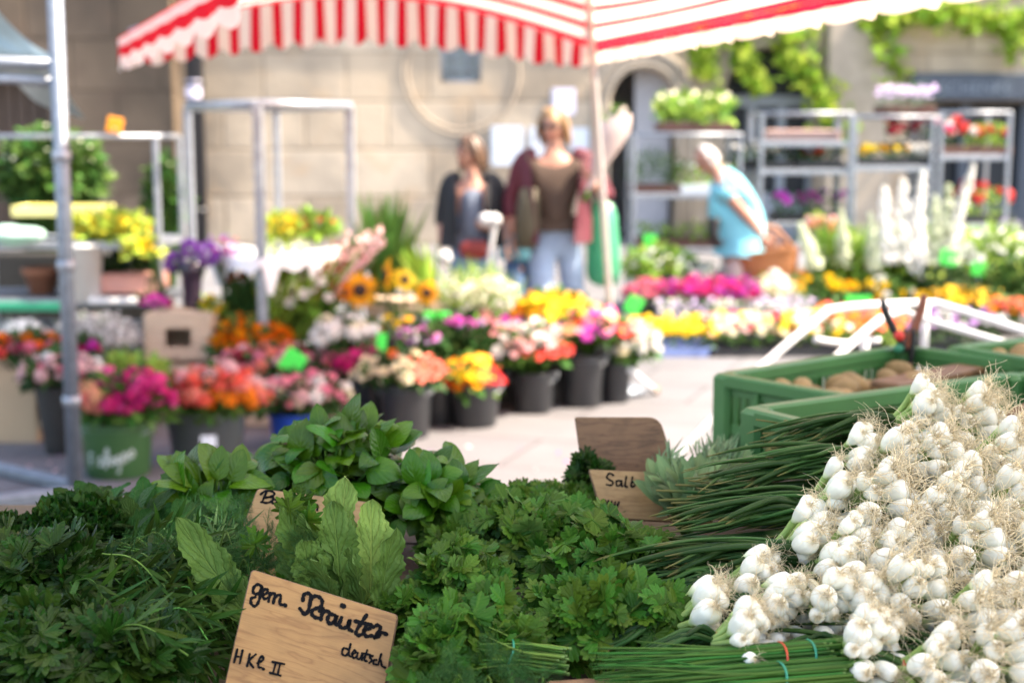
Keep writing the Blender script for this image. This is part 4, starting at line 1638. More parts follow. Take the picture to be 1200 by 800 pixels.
hem(mb, pelvis, .155, .115, .0, .08)
mb.build('top', mat('teal_top', (.05, .17, .20), .8, var=.15), t)
mb = MB()
V, Fc = chain([(None, [(pelvis + Z3 * .0, .145, .11), (pelvis - Z3 * .05, .15, .12)]), (1, pant_leg(hipl - Z3 * .06, knl, anl + Z3 * .02, .092, .07, .055)), (1, pant_leg(hipr - Z3 * .06, knr, anr + Z3 * .02, .092, .07, .055))])
mb.add(V, Fc)
mb.build('jeans', mat('dark_denim', (.045, .09, .17), .85, var=.3), t)
for an_, fw_ in ((anl, ((-.2, -1), .9)), (anr, ((-.1, -1), .9))):
    mb = MB()
    shoe(mb, an_, *fw_)
    mb.build('shoe', MATS['grey_shoe'], t)

# --- old man bending forward --------------------------------------------------------------------
Yw = 11.0
pv = P(872, 292, Yw)
base = np.array([pv[0] - .03, Yw, 0.0])
t = person('white haired man in turquoise shirt bending forward to look at plants', base)
pelvis, waist, chest, neck = L(866, 286), L(864, 258), L(857, 222), L(841, 203)
head = L(829, 187)
shl, shr = L(848, 222, -.17), L(852, 214, .17)
ell, elr = L(872, 250, -.2), L(878, 246, .2)
hal, har = L(893, 276, -.12), L(900, 272, .0)
hipl, hipr = L(862, 296, -.08), L(866, 296, .08)
knl, knr = L(858, 348, -.09), L(868, 350, .09)
anl, anr = np.array([knl[0] + .02, -.1, .09]), np.array([knr[0] + .08, .1, .09])
V, Fc = chain([(None, [(pelvis, .11, .15), (waist, .1, .14), (chest, .115, .16), (neck - (neck - head) * -.2, .06, .065), (neck * .5 + head * .5, .055, .055), (head + (0.01, 0, -.02), .055, .055)]),
               (2, [(shl, .055, .055), (ell, .043, .043), (hal, .03, .026)]), (2, [(shr, .055, .055), (elr, .043, .043), (har, .03, .026)]),
               (0, [(hipl, .09, .09), (knl, .06, .06), (anl, .04, .04)]), (0, [(hipr, .09, .09), (knr, .06, .06), (anr, .04, .04)])])
mb = MB(); mb.add(V, Fc)
Mh = head_geo(mb, head, (-.78, -.42, -.6), (-.45, 0, .9), .98)
hand_geo(mb, hal, (.5, -.1, -.8), (0, 1, 0), 1.0, .9); hand_geo(mb, har, (.4, 0, -.8), (0, -1, 0), 1.0, .9)
mb.build('body', M_SKIN_P, t)
face_parts(t, head, Mh, M_SKIN_P)
mb = MB()
G = []
for a in np.linspace(.1, PI * .66, 9):
    row = []
    for b in np.linspace(PI * .9, PI * 2.1, 21):
        row.append(head + Mh @ np.array([.081 * math.sin(a) * math.cos(b), .101 * math.sin(a) * math.sin(b), .122 * math.cos(a)]))
    G.append(row)
grid(mb, np.array(G))
mb.build('hair', mat('white_hair', (.42, .40, .38), .6, var=.15, nscale=40), t)
mt_ = mat('turquoise_shirt', (.17, .52, .60), .75, var=.22, nscale=8, bump=.3, bscale=16)
V, Fc = chain([(None, [(pelvis + (-.02, 0, -.05), .205, .235), (pelvis * .5 + waist * .5, .20, .235), (waist, .20, .235), (chest, .20, .245), (neck * .6 + chest * .4, .125, .14), (neck * .93 + head * .07, .075, .08)]),
               (3, [(shl, .08, .08), (shl * .45 + ell * .55, .072, .072)]), (3, [(shr, .08, .08), (shr * .45 + elr * .55, .072, .072)])])
mb = MB(); mb.add(V, Fc)
G = []
for q in np.linspace(0, 1, 4):
    G.append([pelvis + np.array([(.17 + .03 * q) * math.cos(a), (.20 + .02 * q) * math.sin(a), .05 - q * .13 + .004 * math.sin(a * 6)]) for a in np.linspace(0, 2 * PI, 31)])
grid(mb, np.array(G))
mb.build('shirt', mt_, t)
mb = MB()
V, Fc = chain([(None, [(pelvis - Z3 * .02, .12, .16), (pelvis - Z3 * .08, .125, .165)]), (1, pant_leg(hipl - Z3 * .08, knl, anl + Z3 * .02, .105, .085, .075)), (1, pant_leg(hipr - Z3 * .08, knr, anr + Z3 * .02, .105, .085, .075))])
mb.add(V, Fc)
mb.build('trousers', mat('beige_trousers', (.46, .38, .33), .85, var=.2), t)
for an_, fw_ in ((anl, ((-1, -.1), 1.1)), (anr, ((-1, -.05), 1.1))):
    mb = MB()
    shoe(mb, an_, *fw_)
    mb.build('shoe', MATS['brown_leather'], t)
mb = MB()
tube(mb, spline([L(838, 255, -.2), L(836, 275, -.2), L(842, 288, -.17)], 5), .045, 8, flat=.6)
mb.build('pouch', mat('black_pouch', (.015, .015, .016), .6), t)
# wicker basket carried behind him
bk = thing('wicker_basket', 'brown wicker basket with a white cloth at one end held behind the man', 'basket', P(902, 326, 10.95))
bk.scale = (1.6, 1.4, 1.2)
bo = np.array(bk.location)
mw_ = mat('wicker', (.34, .13, .045), .6, var=.45, nscale=60, bump=.8, bscale=110, stretch=(1, 1, 3))
mb = MB()
ring = lambda hx, hy, z, n=28: np.stack([np.sign(np.cos(a_)) * np.abs(np.cos(a_)) ** .6 * hx for a_ in [np.linspace(0, 2 * PI, n)]][:1] + [np.sign(np.sin(np.linspace(0, 2 * PI, n))) * np.abs(np.sin(np.linspace(0, 2 * PI, n))) ** .6 * hy, np.full(n, z)], 1)
MBK = roty(-.16)
G = [ring(.01, .01, 0), ring(.12, .09, 0), ring(.135, .10, .02), ring(.15, .11, .1), ring(.165, .12, .18), ring(.17, .125, .19), ring(.16, .115, .185), ring(.13, .09, .03), ring(.01, .01, .02)]
grid(mb, np.array(G) @ MBK.T)
mb.build('wicker_body', mw_, bk)
mb = MB()
tube(mb, spline([np.array([-.13, 0, .19]) @ MBK.T, np.array([-.07, 0, .30]) @ MBK.T, hal * .0 + np.array([0.0, 0, .33]), np.array([.09, 0, .28]) @ MBK.T, np.array([.13, 0, .19]) @ MBK.T], 6), .012, 7)
mb.build('handle', mw_, bk)
cl = thing('basket_cloth', 'white cloth bulging from the right end of the wicker basket', 'cloth', bo + np.array([.22, 0, .13]))
mb = MB()
blob(mb, (0, 0, .03), (.055, .115, .12), 12, lump=.2)
mb.build('cloth', MATS['white_cloth'], cl)
# ================================================================= flowers
FOL_DK = leafmat('foliage_dark', (.028, .07, .016), vein=0, bump=0)
FOL = leafmat('foliage_mid', (.05, .115, .02), vein=0, bump=0)
FOL_LT = leafmat('foliage_light', (.18, .31, .04), vein=0, bump=0)
FOL_YL = leafmat('foliage_yellow_green', (.30, .38, .05), vein=0, bump=0)
FOL_GY = leafmat('foliage_grey_green', (.14, .20, .13), vein=0, bump=0)
FOL_LIME = leafmat('foliage_lime', (.20, .33, .05), vein=0, bump=0)
T_LEAF = [ovate(.45, 5, 1, .75, .8, .1), ovate(.6, 5, 1, .7, .8, .15, 0, .05)]
T_LONG = [ovate(.14, 6, 1, .7, .8, .1)]
T_NARROW = [ovate(.07, 5, 1, .7, .8, .1)]
CENTRE_DK = mat('flower_centre_dark', (.035, .015, .008), .8)
CENTRE_YL = mat('flower_centre_yellow', (.62, .36, .02), .8)
COLORS = {
    'magenta': (.60, .012, .17), 'hotpink': (.72, .05, .26), 'pink': (.80, .22, .32), 'palepink': (.83, .50, .50), 'purplepink': (.62, .05, .44),
    'coral': (.82, .10, .075), 'salmon': (.83, .24, .17), 'orange': (.85, .22, .008), 'amber': (.86, .38, .01), 'yellow': (.84, .58, .02),
    'cream': (.82, .74, .52), 'white': (.84, .82, .78), 'red': (.60, .012, .014), 'crimson': (.36, .008, .035), 'purple': (.17, .035, .30), 'violet': (.40, .20, .48),
    'lilac': (.56, .44, .66), 'lime': (.42, .55, .10), 'peach': (.85, .40, .22), 'greenwhite': (.66, .70, .50), 'greywhite': (.42, .39, .38)}
PET = {k: petal('petal_' + k, c) for k, c in COLORS.items()}


def rose(seed=0):
    r_ = np.random.default_rng(seed)
    mb = []
    T = ovate(1.0, 4, 2, .55, .55, .0, .25)
    for lay, (n, R, tilt, k) in enumerate(((3, .30, 1.45, .2), (4, .42, 1.25, .3), (5, .62, .95, .1), (6, .78, .6, -.5))):
        for i in range(n):
            a = 2 * PI * i / n + lay * .7 + r_.uniform(-.1, .1)
            V = bendy(T[0] * np.array([1.0, 1, 1]), k * 1.6) * R
            M = rotz(a) @ rotx(tilt)
            mb.append((V @ M.T + np.array([0, 0, -.12 + .04 * (3 - lay)]), T[1], T[2], 0))
    return mb


def daisy(n=15, ratio=.32, cen=.28, lift=.18, seed=0):
    r_ = np.random.default_rng(seed)
    T = ovate(ratio, 4, 1, .6, .55, .05)
    out = []
    for i in range(n):
        a = 2 * PI * i / n
        M = rotz(a) @ rotx(lift + r_.uniform(-.12, .12)) * r_.uniform(.9, 1.05)
        out.append((bendy(T[0], -.5) @ M.T, T[1], T[2], 0))
    m = MB(); blob(m, (0, 0, .03), (cen, cen, cen * .45), 6)
    out.append((m.v[0], m.f[0], m.uv[0], 1))
    return out


def pom(n=42, pr=.55, zmin=-.2, seed=0):
    T = ovate(.75, 3, 1, .6, .6, .1, .1, .06)
    out = []
    r_ = np.random.default_rng(seed)
    for i in range(n):
        z = zmin + (1 - zmin) * (i + .5) / n
        a = i * 2.39996
        q = math.sqrt(max(0, 1 - z * z))
        d = np.array([q * math.cos(a), q * math.sin(a), z])
        m = MB()
        put(m, T, d * .38, d + rdir() * .35, np.array([0, 0, .5]) + rdir() * .9, pr * r_.uniform(.85, 1.15), r_.uniform(-.5, .8))
        out.append((m.v[0], m.f[0], m.uv[0], 0))
    return out


def tiny5(seed=0):
    th = np.arange(10) * 2 * PI / 10
    r = np.where(np.arange(10) % 2 == 0, 1.0, .45)
    V = np.vstack([[0, 0, -.15], np.stack([r * np.cos(th), r * np.sin(th), .12 * r], 1)])
    f = np.array([[0, 1 + i, 1 + (i + 1) % 10] for i in range(10)])
    return [(V, f, np.zeros((11, 2)), 0)]


def cluster(n=24, seed=0):
    out = []
    r_ = np.random.default_rng(seed)
    for i in range(n):
        z = (i + .5) / n
        a = i * 2.39996
        q = math.sqrt(max(0, 1 - z * z))
        d = np.array([q * math.cos(a), q * math.sin(a), z * .8])
        M = rot_to(d + r_.normal(0, .2, 3))
        V, f, uv, mi = tiny5()[0]
        out.append((V * .3 @ M.T + d * .75, f, uv, 0))
    return out


BL = {'rose': rose(), 'daisy': daisy(), 'gerbera': daisy(22, .2, .2, .1), 'sunflower': daisy(24, .24, .36, .12), 'pom': pom(), 'tiny': tiny5(), 'cluster': cluster(), 'zinnia': daisy(18, .34, .2, .35)}
BMESH = {}


def bloom_mesh(kind, col, cen=None):
    key = (kind, col)
    if key not in BMESH:
        mb = MB()
        for V, f, uv, mi in BL[kind]:
            mb.add(V, f, uv, mi)
        BMESH[key] = mb.mesh('bloom', [PET[col], CENTRE_DK if kind == 'sunflower' else CENTRE_YL])
    return BMESH[key]


def place(o, pos, normal, size, spin=None):
    z = nrm(normal)
    M = rot_to(z) @ rotz(NR.uniform(0, 6.28) if spin is None else spin)
    m4 = Matrix.Identity(4)
    for i in range(3):
        for j in range(3):
            m4[i][j] = M[i, j] * size
        m4[i][3] = pos[i]
    o.matrix_basis = m4


FG = 'bunches and pots of flowers on the flower stall'


def bunch(label, u, v, Y, rx, rz, blooms, n, size, fol=FOL, nleaf=120, leaf=None, lsize=(.05, .09), merged=False, ry=None, base=None, name='flower_bunch', cat='flowers', group=FG, zmin=.0, up=.35, face=.55, stemm=None, stems=True, top=None, fill=.45, shell=.68):
    c = P(u, v, Y)
    s = mpp(Y, v)
    r = np.array([rx * s, (ry if ry else min(rx, 42)) * s, rz * s])
    bz = (c[2] - r[2] * 1.3) if base is None else base
    t = thing(name, label, cat, (c[0], c[1], bz), 0, group)
    cl = c - np.array(t.location)
    mb, st = MB(), MB()
    if nleaf:
        dome(mb, cl, r * .93, nleaf, leaf or T_LEAF, lsize, zmin=-.5, fill=fill, stems=st if stems else None, stemr=.003, base=(0, 0, .02))
        mb.build('foliage', fol, t)
        if st.v:
            st.build('stems', stemm or fol, t)
    cols = [b for b in blooms]
    wts = np.array([b[2] if len(b) > 2 else 1 for b in cols], float); wts /= wts.sum()
    if merged:
        mb = MB()
        mats = []
        for i in range(n):
            kind, col = cols[NR.choice(len(cols), p=wts)][:2]
            if PET[col] not in mats:
                mats.append(PET[col])
            d = rdir(zmin)
            p = cl + d * r * (shell + (1 - shell) * NR.random() + NR.normal(0, .05))
            M = rot_to(nrm(d * .6 + TOCAM * face + np.array([0, 0, up]) + rdir() * .4)) * NR.uniform(*size) * s / 2
            for V, f, uv, mi in BL[kind]:
                mb.add(V @ M.T + p, f, uv, mats.index(PET[col]))
        o = mb.build('blossoms', mats, t)
        o['kind'] = 'stuff'
    else:
        # even spread over the visible side of the dome
        pts = []
        tries = 0
        n = int(n * 1.25)
        while len(pts) < n and tries < n * 40:
            tries += 1
            d = rdir(zmin)
            if d[1] > .45:
                continue
            p = cl + d * r * NR.uniform(shell, 1.12)
            mind = .55 * size[0] * s * (1 if tries < n * 15 else .5)
            if all(np.linalg.norm(p - q[0]) > mind for q in pts):
                pts.append((p, d))
        for p, d in pts:
            kind, col = cols[NR.choice(len(cols), p=wts)][:2]
            if top is not None:      # colours that sit low or high on the bunch
                col = top(d, col)
            o = link('bloom', bloom_mesh(kind, col), t)
            place(o, p, nrm(d * .7 + TOCAM * face + np.array([0, 0, up]) + rdir() * .45), NR.uniform(size[0] * .8, size[1] * 1.08) * s / 2)
    return t


def bucket(label, u, vb, vt, w, m, name='flower_bucket', taper=.82, squash=1.0, group='buckets of cut flowers on the paving', handle=True, rim=.012, z0=0.0, cat='bucket'):
    b = PG(u, vb - w * .10, z0)
    s = mpp(b[1], vb)
    h = (vb - vt) * s * 1.02
    R_ = w * s / 2
    t = thing(name, label, cat, b, 0, group)
    mb = MB()
    lathe(mb, [(.0, .004), (R_ * taper * .97, .0), (R_ * taper, .006), (R_ * .96, h * .86), (R_ * .965, h * .87), (R_ * 1.0, h * .875), (R_ * 1.0, h * .9), (R_ * .975, h * .905), (R_ * .98, h - .008), (R_ + rim, h - .006), (R_ + rim, h), (R_ * .95, h), (R_ * .93, h * .8), (.0, h * .78)], 32, squash=(1, squash))
    mb.build('tub', m, t)
    if handle:
        mb = MB()
        a = np.linspace(0, PI, 15)
        tube(mb, np.stack([(R_ + .012) * np.cos(a), -R_ * .75 * squash * np.sin(a), h * .92 - .05 * np.sin(a)], 1), .0028, 5)
        for sgn in (-1, 1):
            box(mb, (sgn * (R_ + .006), 0, h * .92), (.016, .03, .03), bev=.003)
        mb.build('handle', M_GALV, t)
    return t, b, s, h, R_


MBLK = mat('black_bucket_plastic', (.022, .023, .026), .38, var=.25, nscale=7, bump=.05)
MGRN = mat('green_bucket_plastic', (.035, .10, .03), .5, var=.15, nscale=5)
MBLU = mat('blue_tub_plastic', (.012, .07, .42), .35, var=.1)
MCLR = mat('clear_tub_plastic', (.10, .11, .11), .15, var=.3, nscale=5, trans=.3)
MWKR = mat('black_wicker', (.025, .024, .023), .7, var=.5, nscale=80, bump=1.0, bscale=90)
MCRATE = mat('pale_crate_wood', (.52, .40, .29), .8, var=.25, nscale=9, stretch=(1, 6, 6), bump=.3)
MCARD = mat('cardboard', (.45, .32, .20), .85, var=.1, nscale=6)


def stroke_mesh(mb, strokes, mapf, width, lift=0.0, step=.00006):
    for k, st in enumerate(strokes):
        w_ = width
        if isinstance(st, dict):
            w_, st = st.get('w', width), st['p']
        p = spline(np.array(st, float), 7) if len(st) > 2 else np.linspace(st[0], st[1], 5)
        T = np.gradient(p, axis=0); T /= np.linalg.norm(T, axis=1)[:, None] + 1e-9
        Nn = np.stack([-T[:, 1], T[:, 0]], 1)
        ww = w_ / 2 * (1 + .17 * np.sin(np.arange(len(p)) * .9 + k) + .10 * np.sin(np.arange(len(p)) * 2.3 + k * 2))
        A = p + Nn * ww[:, None]; B = p - Nn * ww[:, None]
        # round ends
        def cap_(c, t, sgn):
            a = np.linspace(-PI / 2, PI / 2, 7)
            n_ = np.array([-t[1], t[0]])
            return [c + sgn * t * math.cos(q) * w_ / 2 + n_ * math.sin(q) * w_ / 2 for q in a]
        h = lift + step * k
        def add(poly2, quads):
            v = [mapf(x, y, h) for x, y in poly2]
            mb.add(v, quads)
        n = len(p)
        add(np.vstack([A, B]), np.array([[i, n + i, n + i + 1, i + 1] for i in range(n - 1)]))
        for c, t, sg_ in ((p[0], T[0], -1), (p[-1], T[-1], 1)):
            q = cap_(c, t, sg_)
            v = [mapf(x, y, h) for x, y in q]
            mb.add(v, np.array([list(range(7))]))


# ---- buckets and what stands in them ------------------------------------------------------------
t, b, s, h, R_ = bucket('dark green tub with white handwriting beside the thick pole', 139, 563, 500, 84, MGRN, taper=.86)
CH = mat('white_chalk', (.62, .68, .66), .9)
mb = MB()


def tubmap(b, R_, h, taper=.86):
    def f(x, y, l):
        # x: angle-like across the front, y: height fraction from the rim
        a = -PI / 2 + x
        rr = R_ * (taper + (.96 - taper) * (1 - y)) + .003 + l * 10
        return (rr * math.cos(a), rr * math.sin(a), h * .86 * (1 - y))
    return f


W1 = [[(-.62, .42), (-.64, .72)], [(-.62, .42), (-.50, .44)], [(-.62, .57), (-.52, .58)],
      [(-.30, .70), (-.28, .52), (-.20, .50), (-.20, .62), (-.28, .66)], [(-.12, .72), (-.06, .36), (.0, .32), (.0, .42), (-.08, .70)],
      [(.06, .48), (.05, .62), (.12, .63), (.15, .48), (.15, .66)], [(.30, .46), (.24, .50), (.25, .60), (.31, .56), (.31, .46), (.31, .78), (.24, .80)],
      [(.40, .62), (.41, .44), (.47, .44), (.49, .60)], [(.56, .40), (.55, .58)], [(.66, .36), (.62, .46), (.68, .52), (.74, .42), (.66, .36)]]
stroke_mesh(mb, W1, tubmap(b, R_, h), .035)
mb.build('handwriting', CH, t)
bunch('magenta and orange begonias overflowing the dark green tub', 148, 474, b[1], 55, 38, [('cluster', 'magenta', 4), ('cluster', 'hotpink', 3), ('cluster', 'peach', 2), ('cluster', 'coral', 1)], 60, (15, 24), FOL, 260,
      top=lambda d, c: ('peach' if c in ('magenta', 'peach') else 'salmon') if (d[0] < -.25 and d[2] < .62) else ('hotpink' if c in ('peach', 'coral') else c))

t, b, s, h, R_ = bucket('clear plastic tub with a white sticker full of coral blooms', 243, 548, 490, 96, MCLR, handle=False, squash=.8)
mb = MB()
a = -PI / 2 + np.linspace(.02, .42, 6)
grid(mb, np.stack([np.stack([R_ * .945 * np.cos(a), R_ * .945 * .8 * np.sin(a) - .004, np.full(6, z)], 1) for z in (h * .38, h * .62)], 0))
mb.build('sticker', mat('white_sticker', (.75, .78, .84), .5), t)
bunch('coral and orange begonias in the clear tub', 252, 468, b[1], 60, 36, [('cluster', 'coral', 5), ('cluster', 'salmon', 4), ('cluster', 'palepink', 2)], 64, (16, 25), FOL, 200,
      top=lambda d, c: 'orange' if (.0 < d[0] < .75 and d[2] < .42) else c)
t, b, s, h, R_ = bucket('bright blue plastic tub under pink and white flowers', 348, 529, 488, 66, MBLU, handle=False)
bunch('pink and white begonias in the blue tub', 352, 468, b[1], 54, 27, [('cluster', 'palepink', 4), ('cluster', 'pink', 3), ('cluster', 'white', 2), ('cluster', 'cream', 1)], 44, (15, 22), FOL_DK, 220)
bunch('pink and dark red flower row behind the neon tag', 335, 428, 7.5, 78, 22, [('cluster', 'pink', 4), ('cluster', 'palepink', 3), ('cluster', 'crimson', 2), ('cluster', 'salmon', 2)], 56, (14, 20), FOL_DK, 200, base=.2)
bunch('second pink flower bunch between the white hydrangea and the blue tub', 405, 440, 7.4, 42, 22, [('cluster', 'pink', 3), ('cluster', 'salmon', 2), ('cluster', 'palepink', 2)], 28, (14, 20), FOL_DK, 120, base=.1)
bunch('mass of small orange flowers beside the pale crate', 290, 404, 7.85, 56, 33, [('pom', 'orange', 5), ('pom', 'amber', 2)], 420, (7, 11), FOL, 260, merged=True, base=.25)
t, b, s, h, R_ = bucket('tall black wicker vase behind the thick pole', 72, 535, 455, 54, MWKR, name='wicker_vase', taper=.66, handle=False, cat='vase')
bunch('pale pink flowers in the black wicker vase', 70, 440, b[1], 46, 24, [('cluster', 'palepink', 4), ('cluster', 'pink', 1), ('cluster', 'white', 1)], 30, (14, 20), FOL_DK, 160)
bunch('round lime green flower heads behind the green tub', 152, 438, 7.2, 46, 18, [('pom', 'lime')], 160, (8, 13), FOL_LIME, 160, merged=True, base=.2, name='green_plant', cat='plant')
bunch('cloud of grey white gypsophila in front of the white shelf', 112, 402, 7.7, 58, 38, [('tiny', 'greywhite', 3), ('tiny', 'white', 1)], 1500, (4, 7), FOL_GY, 120, leaf=T_NARROW, merged=True, shell=.35, base=.3)
bunch('small white gypsophila bunch at the left edge of the stall', 25, 395, 7.5, 30, 22, [('tiny', 'white', 3)], 420, (4, 7), FOL_GY, 60, leaf=T_NARROW, merged=True, shell=.35, base=.3)
bunch('pink and red flowers at the far left edge', 32, 410, 7.0, 46, 17, [('pom', 'coral', 2), ('pom', 'pink', 2), ('pom', 'orange', 1), ('pom', 'magenta', 1)], 26, (14, 20), FOL_DK, 120, base=.25)
bunch('magenta flowers right of the thick pole at mid height', 96, 412, 7.1, 20, 14, [('pom', 'magenta', 2), ('pom', 'purplepink', 1)], 10, (15, 20), FOL_DK, 50, base=.25)

t, b, s, h, R_ = bucket('black bucket of magenta carnations left of the rose bucket', 437, 505, 450, 44, MBLK)
bunch('magenta carnations in the black bucket', 432, 427, b[1], 40, 16, [('pom', 'magenta', 4), ('pom', 'hotpink', 1), ('pom', 'crimson', 1)], 26, (17, 23), FOL_DK, 130)
t, b, s, h, R_ = bucket('black bucket holding cream and orange roses nearest the camera', 476, 517, 454, 64, MBLK)
bunch('cream, orange and salmon roses in the nearest black bucket', 470, 440, b[1], 50, 25, [('rose', 'cream', 3), ('rose', 'orange', 2), ('rose', 'salmon', 3)], 34, (19, 25), FOL_DK, 240, lsize=(.05, .08),
      top=lambda d, c: 'cream' if d[0] < -.1 and d[2] < .75 else ('salmon' if d[0] > .4 else c))
t, b, s, h, R_ = bucket('wide black bucket of orange and yellow gerberas', 556, 504, 453, 62, MBLK)
bunch('orange, yellow and red gerberas in the wide bucket', 551, 447, b[1], 33, 27, [('zinnia', 'amber', 4), ('zinnia', 'orange', 3), ('zinnia', 'red', 2), ('zinnia', 'yellow', 2)], 26, (19, 26), FOL, 110,
      top=lambda d, c: 'red' if abs(d[0]) > .7 else c)
t, b, s, h, R_ = bucket('black bucket under the big white and coral bunch', 624, 487, 440, 54, MBLK)
bunch('big bunch of white, blush and coral roses', 621, 412, b[1], 44, 32, [('rose', 'white', 5), ('rose', 'palepink', 3)], 44, (19, 26), FOL, 160,
      top=lambda d, c: 'coral' if d[2] < .32 and d[0] > -.35 else ('white' if c == 'white' else 'palepink'))
bunch('pale pink and violet flowers between the green shrub and the white roses', 580, 393, 7.9, 36, 20, [('pom', 'palepink', 3), ('pom', 'pink', 2), ('pom', 'purplepink', 1)], 24, (16, 22), FOL, 100, base=.25)
t, b, s, h, R_ = bucket('tall black bucket of magenta zinnias right of the white roses', 681, 480, 420, 56, MBLK)
bunch('magenta, pink and orange zinnias in the tall bucket', 688, 387, b[1], 46, 25, [('zinnia', 'hotpink', 3), ('zinnia', 'purplepink', 3), ('zinnia', 'pink', 3), ('zinnia', 'peach', 2), ('zinnia', 'red', 1)], 38, (17, 23), FOL, 160)
t, b, s, h, R_ = bucket('small black bucket of white chrysanthemums at the parasol pole', 721, 474, 427, 38, MBLK)
bunch('white chrysanthemums in the small bucket', 738, 408, b[1], 31, 28, [('pom', 'white', 5), ('pom', 'cream', 1), ('pom', 'peach', .3)], 36, (13, 18), FOL, 150)
t, b, s, h, R_ = bucket('black bucket partly hidden between the rose and gerbera buckets', 513, 500, 452, 44, MBLK, handle=False)
bunch('tall leafy green bunch with purple tips behind the gerberas', 532, 408, b[1] + .35, 52, 38, [('cluster', 'purplepink', 3), ('cluster', 'violet', 3)], 22, (10, 16), FOL_DK, 520, zmin=.6)
bunch('yellow and orange chrysanthemums below the maroon jacket', 650, 365, 8.0, 44, 21, [('zinnia', 'amber', 5), ('zinnia', 'yellow', 4), ('zinnia', 'orange', 1)], 40, (16, 24), FOL, 130, base=.4)
bunch('pale cream filler flowers below the two women', 558, 350, 8.1, 54, 32, [('tiny', 'cream', 3), ('tiny', 'greenwhite', 3), ('tiny', 'white', 2)], 800, (5, 10), FOL_LIME, 260, leaf=T_NARROW, lsize=(.08, .16), merged=True, shell=.1, zmin=-.4, base=.3)
bunch('white hydrangea heads left of the wooden crate stand', 402, 394, 7.5, 34, 19, [('cluster', 'white', 5), ('cluster', 'cream', 1)], 26, (18, 25), FOL_DK, 120, base=.25)
bunch('small yellow and orange flowers under the wooden crate stand', 464, 390, 7.6, 26, 16, [('zinnia', 'yellow', 3), ('zinnia', 'amber', 2)], 14, (13, 18), FOL, 60, base=.25)
bunch('violet and white small flowers left of the leafy green bunch', 486, 398, 7.45, 30, 16, [('tiny', 'violet', 3), ('tiny', 'white', 2), ('tiny', 'purplepink', 2)], 230, (6, 10), FOL_DK, 90, merged=True, base=.2)

# clear up: dark back row pots, so that no flower hangs in the air
def stand(label, u0, u1, vt, Y, dep, m, slat=3, name='flower_stand', hole=False, z0=0.0, cat='stand'):
    a, b_ = P(u0, vt, Y), P(u1, vt, Y)
    wdt, h = b_[0] - a[0], a[2] - z0
    t = thing(name, label, cat, ((a[0] + b_[0]) / 2, Y + dep / 2, z0))
    for sx in (-1, 1):
        for sy in (-1, 1):
            mb = MB()
            box(mb, (sx * (wdt / 2 - .015), sy * (dep / 2 - .015), h / 2), (.03, .03, h), bev=.003)
            mb.build('post', m, t, False)
    for k in range(slat):
        z = h * (k + .5) / slat
        hh = h / slat * .9
        for yy, nm in ((-dep / 2 - .009, 'front_board'), (dep / 2 + .009, 'back_board')):
            mb = MB()
            if hole and k == slat - 1 and yy < 0:
                for x0_, x1_, z0_, z1_ in ((-.5, -.2, -.5, .5), (.2, .5, -.5, .5), (-.2, .2, -.5, -.22), (-.2, .2, .2, .5)):
                    box(mb, ((x0_ + x1_) / 2 * wdt, yy, z + (z0_ + z1_) / 2 * hh), ((x1_ - x0_) * wdt, .015, (z1_ - z0_) * hh))
            else:
                box(mb, (0, yy, z), (wdt, .015, hh), bev=.002)
            mb.build(nm, m, t, False)
        for sx in (-1, 1):
            mb = MB()
            box(mb, (sx * (wdt / 2 + .008), 0, z), (.014, dep - .01, hh), bev=.002)
            mb.build('end_board', m, t, False)
    mb = MB()
    box(mb, (0, 0, h - .01), (wdt - .03, dep - .03, .012))
    mb.build('top_board', m, t, False)
    return t


stand('pale wooden crate with a hand hole in the middle of the left flowers', 170, 247, 366, 7.75, .38, MCRATE, 2, 'wooden_crate', True, cat='crate')
stand('low wooden board stand under the orange and pink flowers', 255, 400, 452, 7.3, .5, MCRATE, 2)
stand('low wooden board stand under the gypsophila and lime flowers', 20, 165, 446, 7.35, .6, MCRATE, 2)
stand('dark crate under the yellow chrysanthemums and cream filler flowers', 520, 690, 398, 7.9, .5, mat('dark_crate', (.03, .028, .025), .8), 3, cat='crate', name='crate_or_shade_block')
stand('dark crate under the white hydrangea and small yellow flowers', 376, 500, 425, 7.5, .45, MATS['dark_crate'], 2, cat='crate', name='crate_or_shade_block')
# pale cardboard box at the far left
cb_ = P(0, 435, 6.9)
t = thing('cardboard_box', 'open pale cardboard box standing at the far left edge', 'box', (P(8, 520, 6.9)[0] - .1, 7.1, 0))
hh = P(8, 433, 6.9)[2]
for x, y, sx, sy in ((0, -.2, .5, .008), (0, .2, .5, .008), (-.25, 0, .008, .4), (.25, 0, .008, .4)):
    mb = MB()
    box(mb, (x, y, hh / 2), (sx, sy, hh))
    mb.build('side', MCARD, t, False)
mb = MB()
box(mb, (.31, -.05, hh - .14), (.02, .34, .3), roty(.25))
mb.build('flap', MCARD, t, False)
mb = MB(); box(mb, (0, 0, .02), (.48, .38, .01)); mb.build('base', MCARD, t, False)

